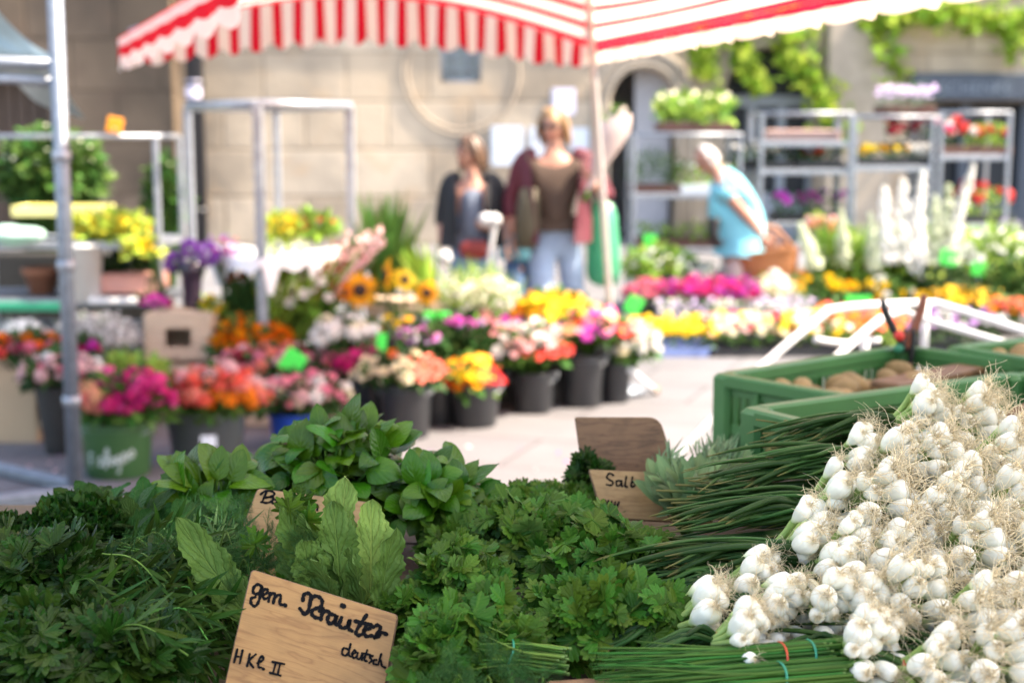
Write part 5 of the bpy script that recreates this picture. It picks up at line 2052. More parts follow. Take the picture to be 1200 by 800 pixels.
# sunflowers on the wooden crate stand
st_ = stand('pale wooden frame stand among the sunflowers', 432, 510, 352, 8.0, .3, MCRATE, 1)
for o in list(st_.children):
    if o.name.startswith(('front_board', 'back_board', 'end_board')):
        # an open frame: only a top rail, no closed sides
        o.scale = (1, 1, .12)
        o.location.z = P(0, 352, 8.0)[2] * .90 - P(0, 352, 8.0)[2] * .5 * .12
for u, v, d, lb, col, nm in ((422, 340, 46, 'big orange sunflower facing the camera left of the wooden frame', 'amber', (-.05, -1, .25)), (453, 322, 44, 'orange sunflower seen from the side above the wooden frame', 'amber', (-.95, -.3, .1)),
                            (474, 328, 32, 'small yellow sunflower right of the side-on sunflower', 'yellow', (.5, -.8, .4)), (500, 343, 32, 'small orange sunflower at the right corner of the wooden frame', 'amber', (0, -1, .2)), (404, 343, 26, 'orange sunflower half behind the big one', 'orange', (-.6, -.7, .1))):
    p = P(u, v, 7.85)
    t = thing('sunflower', lb, 'sunflower', (p[0], 7.95, .3), 0, 'sunflowers by the wooden frame')
    pl = p - np.array(t.location)
    o = link('flower_head', bloom_mesh('sunflower', col), t)
    place(o, pl, nm, d * mpp(7.85) / 1.9)
    mb = MB()
    tube(mb, spline([(0, .0, 0), pl * .6 + (0, .03, 0), pl + np.array([0, .03, -.02])], 5), .008, 6)
    mb.build('stem', FOL, t)
    mb = MB()
    for k in range(3):
        put(mb, T_LEAF[1], pl * (.5 + .13 * k) + (0, .02, 0), (math.cos(k * 2.2), -.3, .2), (0, -.3, 1), .12, -.6)
    mb.build('leaves', FOL, t)

# alliums
vz = thing('dark_vase', 'dark slender vase of purple alliums on the pale crate', 'vase', (P(226, 366, 7.95)[0], 7.95, P(226, 366, 7.75)[2] - .0))
mb = MB()
lathe(mb, [(0, .0), (.05, 0), (.05, .02), (.06, .2), (.085, .26), (.075, .26), (.05, .2), (0, .18)], 20)
mb.build('vase', mat('dark_purple_glass', (.03, .02, .035), .25), vz)
TA = ovate(.3, 2, 1, .6, .6, .1)
for u, v, d, lb in ((204, 307, 27, 'left purple allium ball'), (222, 291, 24, 'purple allium ball at the back of the three'), (243, 298, 31, 'largest purple allium ball on the right')):
    p = P(u, v, 7.95)
    t = thing('allium', lb + ' in the dark vase', 'allium', vz.location + Vector((0, 0, .03)), 0, 'purple alliums')
    pl = p - np.array(t.location)
    mb = MB()
    R0 = d * mpp(7.95) / 2
    for i in range(230):
        dd = rdir()
        put(mb, TA, pl + dd * R0 * .45, dd, rdir(), R0 * .6, .2)
        put(mb, TA, pl + dd * R0 * .9, dd + rdir() * 1.5, dd, R0 * .22, .2)
    mb.build('flower_head', petal('allium_purple', (.15, .03, .28), isl=.3), t)
    mb = MB()
    tube(mb, spline([(0, 0, 0), pl * .5 + (.01, 0, 0), pl], 5), .007, 6)
    mb.build('stem', FOL_GY, t)
bunch('dark purple grass plume bunch beside the alliums', 262, 300, 8.05, 26, 26, [('tiny', 'purple', 2), ('tiny', 'crimson', 1)], 140, (4, 8), FOL_GY, 60, leaf=T_NARROW, merged=True, shell=.2, base=.6)
bunch('purple pink flowers in front of the alliums', 183, 356, 7.9, 18, 9, [('pom', 'purplepink', 1), ('pom', 'magenta', 1)], 8, (12, 16), FOL, 20, base=.85)


def blades(label, u, vb, Y, n, hpx, spread, lean, m, wid=.012, name='grass_tuft', cat='grass tuft', group='tufts of long leaves and grasses on the flower stall', curve=.4, tips=None, vbase=None):
    b = P(u, vb, Y)
    t = thing(name, label, cat, b, 0, group)
    mb = MB(); tp = MB()
    s = mpp(Y)
    for i in range(n):
        d = nrm(np.array([lean + NR.normal(0, spread), NR.normal(0, spread), 1]))
        L_ = hpx * s * NR.uniform(.6, 1.05)
        T = ovate(wid / .3 * 1.0, 6, 1, .9, .5, .1)
        put(mb, (T[0] * np.array([.3 / L_, 1, .3 / L_]) if True else T[0], T[1], T[2]), rdir() * np.array([.06, .06, 0]), d, np.array([NR.uniform(-1, 1), -1, .4]), L_, NR.uniform(-curve, curve) / 1.0)
        if tips:
            for k in range(tips[1]):
                q = d * L_ * (.62 + .38 * k / tips[1])
                M = rot_to(nrm(TOCAM + rdir() * .6)) * tips[2] * NR.uniform(.7, 1.2)
                V, f, uv, _ = BL['tiny'][0]
                tp.add(V @ M.T + q + rdir() * .01, f, uv)
    mb.build('blades', m, t)
    if tips:
        o = tp.build('florets', PET[tips[0]], t)
        o['kind'] = 'stuff'
    return t


blades('dark upright leek-like leaves behind the orange flower mass', 284, 398, 8.0, 110, 80, .12, 0, FOL_DK, .03)
blades('light green gladiolus leaves leaning right with pale buds', 318, 400, 8.0, 130, 125, .2, .2, FOL_LT, .022, tips=('greenwhite', 4, .016))
blades('tall leaning flower spikes with red and white florets', 350, 400, 8.05, 44, 165, .12, .66, FOL, .02, tips=('palepink', 7, .022), curve=.2)
blades('red stemmed leaning spikes beside the white florets', 350, 395, 8.0, 26, 130, .14, .6, FOL_LT, .018, tips=('crimson', 5, .018), curve=.2)
blades('tall dark grass tuft behind the sunflowers', 450, 350, 8.35, 110, 125, .16, .05, FOL, .02)
blades('pale grass blades rising behind the wooden frame', 500, 350, 8.35, 44, 75, .3, -.3, FOL_LT, .024)
bunch('coral lily bloom at the top of the leek-like leaves', 276, 325, 8.1, 12, 14, [('rose', 'salmon', 1), ('rose', 'coral', 1)], 4, (18, 24), FOL, 10, base=.6)
bunch('small yellow and white flowers beside the pale crate', 250, 366, 7.9, 13, 16, [('pom', 'yellow', 2), ('pom', 'lime', 1)], 8, (12, 16), FOL_LT, 30, base=.4)
bunch('pale pink lilies among the leaning spikes', 365, 352, 8.0, 34, 26, [('rose', 'palepink', 2), ('rose', 'white', 3)], 13, (15, 21), FOL_LT, 90, base=.35)
bunch('bushy green stems behind the orange mass', 330, 375, 8.2, 60, 34, [('tiny', 'greenwhite', 1), ('tiny', 'crimson', 1)], 120, (5, 9), FOL, 320, merged=True, base=.3, name='green_bunch', leaf=T_LONG, lsize=(.1, .2))

# white paper flower wrap row on the frame shelf, plants on it
bunch('yellow and green plant on the shelf of the empty frame', 335, 268, 8.4, 26, 17, [('tiny', 'yellow', 1)], 60, (6, 10), FOL_YL, 120, base=.85, name='potted_plant', cat='plant', group='potted plants on the left racks')
bunch('leafy green plant beside the yellow one on the frame shelf', 370, 268, 8.4, 24, 17, [('tiny', 'coral', 1)], 12, (6, 10), FOL_LT, 150, base=.85, name='potted_plant', cat='plant', group='potted plants on the left racks')

# left rack contents ------------------------------------------------------------------------------
LG = 'potted plants on the left racks'
bunch('big round green shrub behind the thick pole', 62, 205, 9.6, 66, 58, [('tiny', 'greenwhite', 1)], 30, (5, 9), FOL, 900, name='potted_shrub', cat='shrub', group=LG, lsize=(.06, .11), base=.0)
bunch('tall green shrub against the brown wall right of the frame rack', 196, 232, 11.5, 24, 50, [('tiny', 'greenwhite', 1)], 10, (4, 6), FOL, 380, name='potted_shrub', cat='shrub', group=LG, base=.0, lsize=(.07, .12))
bunch('yellow green conifer like plants on the frame rack shelf', 125, 270, 8.5, 52, 22, [('tiny', 'yellow', 1)], 200, (6, 10), FOL_YL, 420, merged=True, name='potted_plant', cat='plant', group=LG, base=P(0, 285, 8.3)[2] + .01)
bunch('yellow leaved plant drooping at the right end of the shelf', 165, 293, 8.3, 22, 16, [('tiny', 'yellow', 1)], 90, (6, 10), FOL_YL, 120, merged=True, name='potted_plant', cat='plant', group=LG, base=P(0, 305, 8.3)[2])
bunch('dark leafy plants under the shelf behind the white pail', 140, 322, 8.7, 46, 26, [('tiny', 'greenwhite', 1)], 10, (5, 8), FOL_DK, 260, name='potted_plant', cat='plant', group=LG, base=P(0, 352, 8.3)[2])
ot = thing('orange_tag', 'small orange tag clipped on the top rail of the left rack', 'tag', P(136, 156, 8.3))
mb = MB(); box(mb, (0, -.02, .045), (.09, .012, .09), rotz(.2) @ roty(.2), bev=.004)
mb.build('card', mat('orange_card', (.8, .28, .01), .6), ot, False)
mb = MB(); tube(mb, [(0, 0, .0), (0, -.03, .02), (0, -.02, .05)], .006, 5); mb.build('clip', M_WHITE, ot)
yb = thing('yellow_crate', 'pale yellow plastic crate on the left rack above the yellow plants', 'crate', P(75, 252, 8.6))
mb = MB()
wy = 100 * mpp(8.6)
for x, y, sx, sy in ((0, -.15, wy, .012), (0, .15, wy, .012), (-wy / 2, 0, .012, .3), (wy / 2, 0, .012, .3)):
    box(mb, (x, y, .03), (sx, sy, .06))
mb.build('sides', mat('pale_yellow_plastic', (.80, .74, .30), .5), yb, False)
mb = MB(); box(mb, (0, 0, .004), (wy, .3, .006)); mb.build('base', MATS['pale_yellow_plastic'], yb, False)
pl_ = thing('white_pail', 'white plastic pail on the left rack beside the thick pole', 'pail', P(98, 352, 8.35))
mb = MB()
k_ = mpp(8.4)
lathe(mb, [(0, 0), (20 * k_, 0), (24 * k_, 62 * k_), (26 * k_, 62 * k_), (26 * k_, 66 * k_), (22 * k_, 66 * k_), (20 * k_, 50 * k_), (0, 48 * k_)], 24)
mb.build('pail', M_WHITE, pl_)
pk = thing('pink_box', 'flat salmon pink box on the white lower shelf', 'box', P(152, 344, 8.35))
mb = MB(); box(mb, (0, .12, .05), (70 * k_, .24, .10), bev=.01); mb.build('box', mat('salmon_card', (.62, .30, .24), .7), pk, False)
mb = MB(); box(mb, (0, .12, .105), (71 * k_, .245, .015), bev=.004); mb.build('lid', MATS['salmon_card'], pk, False)
pk = thing('clay_pot', 'terracotta pot in the shade of the left rack', 'pot', P(50, 346, 8.6))
mb = MB(); lathe(mb, [(0, 0), (.07, 0), (.10, .13), (.115, .13), (.115, .17), (.095, .17), (.09, .12), (0, .11)], 20)
mb.build('pot', mat('terracotta', (.34, .14, .08), .8, var=.2), pk)
wbx = thing('white_tray', 'bright white flat tray on the lower shelf of the left rack', 'tray', P(150, 354, 8.3))
mb = MB(); box(mb, (0, .1, .012), (85 * k_, .3, .03), bev=.006); mb.build('tray', M_WHITE, wbx, False)
gt = thing('green_tray', 'emerald green tray on the lower shelf at the far left', 'tray', P(35, 364, 8.25))
mb = MB(); box(mb, (0, .15, .02), (80 * k_, .3, .05), bev=.008); mb.build('tray', mat('emerald_plastic', (.01, .24, .13), .35), gt, False)
pb_ = thing('plastic_bag', 'green and white plastic bag heaped on the left rack shelf', 'bag', P(20, 287, 8.2))
mb = MB(); blob(mb, (0, 0, .05), (.12, .10, .06), 12, lump=.35); mb.build('bag', mat('mint_plastic', (.45, .68, .58), .3, var=.35, nscale=8, trans=.2), pb_)

stand('added dark block standing in for shade under the left rack shelves', -80, 176, 298, 9.2, .4, MATS['dark_crate'], 3, cat='crate', name='crate_or_shade_block')  # dark slatted block added in place of the shade below the shelves
# right side ---------------------------------------------------------------------------------------
TG = 'trays of bedding plants on the right'


def tray(label, u, v, Y, w, hpx, blooms, n, size, fol=FOL, nleaf=140, trayh=.07, traym=None, merged=True, group=TG, dep=.4, z=None, name='plant_tray', cat='plant tray', leaf=None, lsize=(.03, .06)):
    """flat tray whose front bottom edge is at (u, v)"""
    b = P(u, v, Y)
    if z is not None:
        b[2] = z
    s = mpp(Y)
    W = w * s
    t = thing(name, label, cat, (b[0], Y, b[2]), 0, group)
    mb = MB()
    box(mb, (0, dep / 2, .006), (W, dep, .012))
    for x, y, sx, sy in ((0, 0, W, .012), (0, dep, W, .012), (-W / 2, dep / 2, .012, dep), (W / 2, dep / 2, .012, dep)):
        box(mb, (x, y, trayh / 2), (sx, sy, trayh), bev=.003)
    mb.build('tray', traym or MBLK, t, False)
    fm = MB()
    H_ = hpx * s
    for i in range(nleaf):
        p = np.array([NR.uniform(-W / 2, W / 2), NR.uniform(-.01, dep), trayh * .5 + H_ * NR.uniform(.1, .9)])
        put(fm, (leaf or T_LEAF)[NR.integers(len(leaf or T_LEAF))], p, rdir() + np.array([0, -.2, .6]), TOCAM + rdir() * .7, NR.uniform(*lsize), NR.uniform(-.7, .3))
    fm.build('foliage', fol, t)
    mats = []
    bm_ = MB()
    wts = np.array([q[2] if len(q) > 2 else 1 for q in blooms], float); wts /= wts.sum()
    for i in range(n):
        kind, col = blooms[NR.choice(len(blooms), p=wts)][:2]
        if PET[col] not in mats:
            mats.append(PET[col])
        p = np.array([NR.uniform(-W / 2, W / 2), NR.uniform(-.03, dep), trayh * .5 + H_ * NR.uniform(.55, 1.05)])
        M = rot_to(nrm(TOCAM + np.array([0, 0, .4]) + rdir() * .5)) * NR.uniform(*size) * s / 2
        for V, f, uv, mi in BL[kind]:
            bm_.add(V @ M.T + p, f, uv, mats.index(PET[col]))
    if n:
        o = bm_.build('blossoms', mats, t)
        o['kind'] = 'stuff'
    return t


GY = PG(800, 418)[1]
tray('long tray of yellow violas on a blue and white base', 790, 419, GY, 96, 36, [('daisy', 'yellow', 4), ('daisy', 'amber', 1)], 130, (9, 13), FOL, 120, traym=mat('blue_white_tray', (.20, .28, .55), .5, var=.5, nscale=4))
tray('black tray of mixed white and pink violas', 872, 420, GY, 84, 40, [('daisy', 'cream', 4), ('daisy', 'palepink', 2), ('daisy', 'crimson', 2), ('daisy', 'yellow', 1)], 110, (9, 14), FOL, 140)
tray('black tray of cream and yellow bedding flowers left of the white cart', 958, 420, GY, 84, 40, [('daisy', 'cream', 3), ('daisy', 'yellow', 2), ('daisy', 'crimson', 1)], 100, (9, 14), FOL, 140)
tray('black tray of orange and green plants behind the pruner', 1030, 420, GY, 62, 44, [('zinnia', 'orange', 3), ('zinnia', 'coral', 2)], 60, (10, 15), FOL_LT, 120)
tray('dark tray of purple and green plants right of the pruner', 1120, 420, GY, 110, 46, [('daisy', 'violet', 2), ('daisy', 'white', 1)], 60, (9, 12), FOL_DK, 200)
tray('second row tray of lavender and grey green stems', 868, 404, GY + .5, 190, 44, [('tiny', 'lilac', 3), ('tiny', 'greenwhite', 1)], 220, (5, 9), FOL_GY, 420, leaf=T_NARROW, lsize=(.08, .14))
tray('tray of orange and red flowers behind the white cart', 1010, 404, GY + .5, 90, 36, [('zinnia', 'orange', 3), ('zinnia', 'red', 1), ('zinnia', 'coral', 2)], 70, (10, 15), FOL, 120)
stand('black shelf bench under the magenta petunias and meadow plants', 735, 1230, 384, GY + 1.0, .5, MATS['dark_crate'], 2, name='plant_bench', cat='bench')
bunch('long mass of magenta and pink dianthus with grey green stems', 832, 345, GY + 1.05, 62, 18, [('pom', 'purplepink', 4), ('pom', 'hotpink', 3), ('pom', 'magenta', 1)], 74, (12, 18), FOL_GY, 240, leaf=T_NARROW, base=P(0, 384, GY + 1.0)[2], lsize=(.1, .18))
bunch('paler pink dianthus at the left end of the magenta mass', 757, 345, GY + 1.0, 30, 16, [('pom', 'pink', 3), ('pom', 'hotpink', 1)], 22, (11, 15), FOL_GY, 130, leaf=T_NARROW, base=P(0, 384, GY + 1.0)[2])
bunch('white hydrangea plant below the wicker basket', 903, 348, GY + 1.1, 26, 24, [('cluster', 'white', 3), ('cluster', 'cream', 2)], 22, (20, 27), FOL_LT, 80, base=P(0, 384, GY + 1.0)[2])
bunch('yellow marigold pots in front of the meadow plants', 960, 338, GY + 1.1, 42, 14, [('pom', 'amber', 3), ('pom', 'yellow', 2)], 16, (11, 16), FOL, 120, base=P(0, 384, GY + 1.0)[2])
bunch('yellow and white pots right of the marigolds', 1032, 342, GY + 1.1, 34, 13, [('pom', 'yellow', 2), ('pom', 'white', 3)], 14, (10, 14), FOL, 120, base=P(0, 384, GY + 1.0)[2])
bunch('wide bank of small yellow flowers right of the pruner', 1128, 352, GY + .9, 54, 17, [('tiny', 'yellow', 3), ('tiny', 'amber', 2)], 420, (6, 10), FOL_DK, 200, merged=True, base=P(0, 384, GY + 1.0)[2])
bunch('orange red flowers at the right edge under the yellow bank', 1188, 362, GY + .7, 36, 13, [('zinnia', 'coral', 3), ('zinnia', 'orange', 2)], 26, (12, 17), FOL, 90, base=.2)
bunch('bright green feathery meadow plants right of the basket', 985, 312, GY + 1.5, 48, 42, [('tiny', 'lime', 2), ('tiny', 'white', 1)], 160, (5, 9), FOL_LT, 620, leaf=T_LONG, lsize=(.10, .2), base=P(0, 384, GY + 1.0)[2], merged=True, name='green_plants', cat='plants')
bunch('bright green plants with white daisies in the middle right', 1062, 308, GY + 1.5, 56, 42, [('daisy', 'white', 3), ('tiny', 'lime', 2)], 90, (8, 12), FOL_LT, 640, leaf=T_LONG, lsize=(.10, .2), base=P(0, 384, GY + 1.0)[2], merged=True, name='green_plants', cat='plants')
bunch('green plants with white flowers at the right edge', 1160, 304, GY + 1.5, 60, 40, [('daisy', 'white', 4), ('tiny', 'lime', 1)], 130, (8, 13), FOL_LT, 560, leaf=T_LONG, lsize=(.08, .16), base=P(0, 384, GY + 1.0)[2], merged=True, name='green_plants', cat='plants')
bunch('rounded dark green bush at the right edge', 1190, 322, GY + 1.2, 42, 20, [('tiny', 'lime', 1)], 8, (5, 8), FOL, 300, base=P(0, 384, GY + 1.0)[2], name='green_plants', cat='plants')
bunch('dark green leafy plant behind the neon tag on the right', 1100, 326, GY + 1.2, 34, 22, [('tiny', 'lime', 1)], 8, (5, 8), FOL_DK, 220, base=P(0, 384, GY + 1.0)[2], name='green_plants', cat='plants')
bunch('peach coloured blooms above the feathery green plants', 965, 266, GY + 1.6, 20, 13, [('rose', 'peach', 2), ('rose', 'palepink', 1)], 8, (15, 22), FOL_LT, 30, base=.7)

for u, v0, v1, lean, w_, lb in ((938, 262, 300, -.5, 13, 'short leaning white delphinium at the left of the row'), (985, 246, 300, -.1, 12, 'white delphinium beside the rack post'), (1036, 218, 302, -.05, 15, 'white delphinium with a pale green tip'),
                                (1058, 210, 306, .02, 22, 'thickest white delphinium spike'), (1082, 200, 300, .12, 13, 'slender white delphinium with an open tip'), (1096, 230, 305, .0, 16, 'white delphinium in the middle of the right group'),
                                (1111, 216, 308, .04, 21, 'bright white delphinium right of the middle'), (1141, 192, 305, .34, 14, 'tallest white delphinium leaning right'), (1075, 250, 310, .0, 18, 'low white delphinium in front of the thickest spike'), (1020, 250, 305, -.1, 12, 'pale thin delphinium left of the green tip')):
    Yd = GY + 1.2
    a, b = P(u - lean * (v1 - v0), v1 + 20, Yd), P(u, v0, Yd)
    t = thing('delphinium', lb, 'delphinium', a, 0, 'white delphinium spikes')
    mb, sm = MB(), MB()
    ln = b - a
    s = mpp(Yd)
    for i in range(330):
        q = NR.random() ** .9
        ww = w_ * s / 2 * (1 - q) ** .6 * 1.1 + .008
        dd = rdir(-.2, .6)
        p = ln * (.12 + .88 * q) + dd * ww * NR.uniform(.4, 1.5)
        M = rot_to(nrm(dd + TOCAM * .3)) * NR.uniform(.022, .034) * (1 - .5 * q)
        V, f, uv, _ = BL['tiny'][0]
        mb.add(V @ M.T + p, f, uv)
    o = mb.build('florets', PET['white' if NR.random() < .55 else 'greenwhite'], t); o['kind'] = 'stuff'
    tube(sm, [(0, 0, -.25), ln * .5, ln], .006, 5)
    sm.build('stem', FOL_LT, t)
for u, v, lb in ((1177, 264, 'small lilac allium at the right edge'), (1191, 265, 'second lilac allium at the right edge, closer to the frame edge')):
    p = P(u, v, GY + 1.5)
    t = thing('allium', lb, 'allium', (p[0], p[1], .6), 0, 'lilac alliums')
    pl = p - np.array(t.location)
    mb = MB()
    for i in range(80):
        dd = rdir(); put(mb, TA, pl + dd * .03, dd, rdir(), .03, .2)
    mb.build('flower_head', PET['lilac'], t)
    mb = MB(); tube(mb, [(0, 0, 0), pl], .005, 5); mb.build('stem', FOL_LT, t)

# low herbs and pots behind the pole
bunch('pale green potted herbs in front of the herb rack', 772, 312, GY + 1.3, 44, 24, [('tiny', 'greenwhite', 2), ('tiny', 'white', 1)], 60, (6, 10), FOL_LT, 300, base=P(0, 384, GY + 1.0)[2], name='potted_herbs', cat='herbs', group='herb pots', merged=True)
bunch('white green leafy pots beside the trousers of the bending man', 815, 322, GY + 1.3, 30, 14, [('tiny', 'white', 3)], 50, (6, 10), FOL_GY, 120, base=P(0, 384, GY + 1.0)[2], name='potted_herbs', cat='herbs', group='herb pots', merged=True)

# rack contents
RZ = lambda v: P(600, v, RY)[2] + .008
tray('dark green rosemary pots on the left herb shelf', 770, 226, RY + .06, 56, 44, [('tiny', 'greenwhite', 1)], 6, (4, 6), FOL, 260, z=RZ(228), leaf=T_NARROW, lsize=(.08, .14), traym=mat('brown_tray', (.12, .05, .035), .7))
tray('bright green basil pots on the herb shelf near the man', 826, 226, RY + .06, 62, 30, [('tiny', 'white', 1)], 12, (6, 9), FOL_LT, 150, z=RZ(228), traym=M_WHITE)
tray('green seedlings on the lower herb shelf', 805, 290, RY + .06, 110, 24, [('tiny', 'lime', 1)], 12, (5, 8), FOL_LT, 220, z=RZ(292), traym=MATS['brown_tray'])
tray('pale green trailing plants in a box on top of the herb rack', 816, 154, RY + .06, 84, 38, [('tiny', 'cream', 1)], 30, (7, 11), FOL_LIME, 330, z=RZ(158) + .02, traym=MATS['brown_tray'], lsize=(.06, .11))
tray('lavender in a brown box on top of the rack', 1067, 134, RY + .06, 56, 26, [('tiny', 'lilac', 4)], 160, (5, 8), FOL_GY, 240, z=RZ(137) + .02, traym=MATS['brown_tray'], leaf=T_NARROW, lsize=(.07, .13))
tray('yellow and white primulas on the middle rack shelf', 1036, 194, RY + .06, 58, 18, [('daisy', 'amber', 4), ('daisy', 'yellow', 2)], 36, (8, 12), FOL, 90, z=RZ(196))
tray('white cyclamen at the right of the yellow primulas', 1077, 194, RY + .06, 24, 16, [('pom', 'white', 1)], 8, (12, 16), FOL_DK, 40, z=RZ(196))
tray('dark red flowering pots hanging high in the middle rack', 1068, 180, RY + .42, 44, 30, [('pom', 'crimson', 1)], 14, (10, 15), FOL_DK, 60, z=RZ(178))
tray('red and white geraniums on the right rack', 1124, 180, RY + .06, 40, 34, [('cluster', 'red', 2), ('cluster', 'white', 2), ('cluster', 'magenta', 1)], 12, (12, 18), FOL_DK, 70, z=RZ(183), traym=MATS['brown_tray'])
tray('bright lime leaves with red geraniums on the right rack', 1164, 180, RY + .06, 42, 34, [('cluster', 'red', 1)], 6, (14, 18), FOL_LT, 170, z=RZ(183), traym=MATS['brown_tray'])
tray('drooping red begonias on the lower right rack', 1158, 262, RY + .06, 60, 38, [('cluster', 'red', 3), ('cluster', 'coral', 2)], 14, (12, 18), FOL_LT, 130, z=RZ(264), traym=MBLK)
tray('purple pink asters on the low rack shelf', 952, 262, RY + .06, 80, 30, [('daisy', 'purplepink', 3), ('daisy', 'violet', 2)], 26, (10, 15), FOL, 170, z=RZ(262), traym=MBLK)
tray('dark plants on the rack shelf under the pink box', 962, 198, RY + .06, 54, 20, [('pom', 'coral', 1)], 5, (9, 13), FOL_DK, 120, z=RZ(200))
tray('white flowers and a red pot row on the rack under the pink box', 912, 198, RY + .06, 34, 20, [('pom', 'white', 2), ('pom', 'crimson', 1)], 12, (9, 13), FOL_DK, 40, z=RZ(200))
tray('white and dark foliage on the rear shelf between man and rack', 876, 198, RY + .5, 40, 22, [('pom', 'white', 2)], 8, (9, 13), FOL_DK, 80, z=RZ(200))
stand('grey back bench for white pots between the bending man and the rack', 856, 890, 201, RY + .5, .4, M_GALV, 3, name='plant_bench', cat='bench')
px_ = thing('pink_crate', 'long pale pink crate on the upper shelf of the rack', 'crate', P(942, 166, RY + .1))
k2 = mpp(RY)
mb = MB(); box(mb, (0, .15, 7 * k2), (86 * k2, .3, 13 * k2), bev=.01); mb.build('crate', mat('pale_pink_wood', (.55, .36, .31), .8, var=.2), px_, False)
mb = MB()
for z in (3, 7, 11):
    box(mb, (0, -.003, z * k2), (82 * k2, .006, .6 * k2))
mb.build('slots', M_DARK, px_, False)

# neon price tags on sticks
NEON = mat('neon_green_card', (.05, .85, .10), .6, var=.04)
for u, v, Y, w_, h_, tilt, lb in ((343, 424, 7.0, 26, 28, .6, 'neon green price card tilted above the pink row'), (512, 373, 7.7, 30, 16, .0, 'neon green price card on the leafy green bunch'),
                                  (743, 357, GY + .3, 18, 20, .5, 'neon green price card left of the magenta dianthus'), (1112, 302, GY + 1.1, 20, 18, .15, 'neon green price card in the meadow plants'),
                                  (1006, 354, GY + .6, 30, 15, .0, 'neon green price card behind the white cart'), (447, 402, 7.2, 12, 24, .1, 'narrow neon green price card beside the white hydrangea'),
                                  (762, 282, GY + 1.5, 15, 14, .0, 'small round neon green card on the herb rack'), (1147, 315, GY + 1.15, 16, 15, .1, 'darker neon card in the bushes at the right')):
    p = P(u, v, Y)
    s = mpp(Y)
    t = thing('price_tag', lb, 'price tag', p - np.array([0, 0, h_ * s]), 0, 'neon green price cards')
    mb = MB()
    box(mb, (0, 0, h_ * s), (w_ * s, .004, h_ * s), roty(tilt), bev=.001)
    mb.build('card', NEON, t, False)
    mb = MB()
    tube(mb, [(0, .006, -.12), (0, .006, h_ * s)], .004, 5)
    mb.build('stick', M_WHITE, t)

# a white strut lying behind the last bucket, petals and leaves on the paving
ws = thing('white_bar', 'short white bar resting on the paving right of the small bucket', 'bar', PG(768, 462))
mb = MB()
tube(mb, [(0, 0, .02), P(736, 432, 7.95) - PG(768, 462)], .018, 8)
mb.build('bar', MW, ws)
mb = MB(); lathe(mb, [(.0, 0), (.024, 0), (.024, .05), (.0, .05)], 10); mb.build('end_cap', mat('brown_rubber', (.25, .15, .09), .7), ws)
mb = MB()
mats = [PET['purplepink'], PET['palepink'], FOL, PET['violet']]
for i in range(110):
    u, v = NR.uniform(0, 720), NR.uniform(520, 600)
    p = PG(u, v, .006)
    put(mb, T_LEAF[0], p, np.array([NR.normal(), NR.normal(), 0]), (NR.normal() * .2, NR.normal() * .2, 1), NR.uniform(.015, .035), .3, mi=int(NR.integers(4)))
o = mb.build('fallen_petals', mats, None)
tag(o, 'fallen petals and leaf scraps scattered on the paving', 'petals', kind='stuff')
# ================================================================= vegetable stall in front
def zt(y):
    return .84 + .09 * (y - 1.15)


M_TABLE = mat('stall_table_wood', (.10, .07, .045), .8, var=.4, nscale=6, stretch=(.6, 8, 8), bump=.3)
tb = thing('stall_table', 'sloping wooden stall table under the herbs', 'table', (.2, 1.6, 0))
mb = MB()
for i in range(7):
    y0, y1 = 1.0 + i * .167, 1.0 + i * .167 + .160
    mb.add([(x - .2, y - 1.6, zt(y) - dz) for x in (-1.25, 1.6) for y in (y0, y1) for dz in (0, .025)],
           np.array([[0, 4, 6, 2], [1, 3, 7, 5], [0, 1, 5, 4], [2, 6, 7, 3], [0, 2, 3, 1], [4, 5, 7, 6]]))
mb.build('top', M_TABLE, tb, False)
for x in (-1.15, 1.5):
    for y in (1.08, 2.08):
        mb = MB()
        box(mb, (x - .2, y - 1.6, (zt(y) - .03) / 2), (.06, .06, zt(y) - .03), bev=.005)
        mb.build('leg', M_TABLE, tb, False)
mb = MB()
box(mb, (0, 1.06 - 1.6, .76), (2.6, .03, .1)); box(mb, (0, 2.1 - 1.6, .84), (2.6, .03, .1))
mb.build('apron', M_TABLE, tb, False)
ct2 = thing('crate_table', 'low trestle table carrying the green crates', 'table', (1.57, 3.1, 0))
mb = MB()
box(mb, (0, 0, .732), (1.9, 1.5, .03), bev=.004)
mb.build('top', M_TABLE, ct2, False)
for x in (-.85, .85):
    for y in (-.68, .68):
        mb = MB(); box(mb, (x, y, .358), (.05, .05, .717), bev=.004); mb.build('leg', M_TABLE, ct2, False)

# ----------------------------------------------------------------- herb materials and templates
CORI = leafmat('coriander_leaf', (.041, .108, .010), vein=.22, veinf=7, isl=.36, rough=.4, back=.5)
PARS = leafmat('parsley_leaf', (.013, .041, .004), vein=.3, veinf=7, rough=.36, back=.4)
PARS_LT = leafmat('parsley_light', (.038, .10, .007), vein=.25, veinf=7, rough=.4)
CURL = leafmat('curly_parsley', (.012, .045, .004), vein=0, rough=.45, back=.3, trans=.2)
BASIL = leafmat('basil_leaf', (.032, .104, .003), vein=.25, veinf=6, rough=.33, isl=.4, spec=.32, back=.15)
MINT = leafmat('balm_leaf', (.028, .080, .014), vein=.45, veinf=9, rough=.5, bump=.7, bscale=170)
TARR = leafmat('tarragon_leaf', (.024, .064, .007), vein=.3, veinf=3, rough=.42)
DILL = leafmat('dill_thread', (.04, .12, .03), vein=0, bump=0, rough=.5)
SAGE = leafmat('sage_leaf', (.15, .23, .10), vein=.25, veinf=9, rough=.65, back=.5)
DOCK = leafmat('dock_leaf', (.058, .140, .026), vein=.5, veinf=6.5, rough=.5, bump=.8, bscale=130, isl=.22, back=.55)
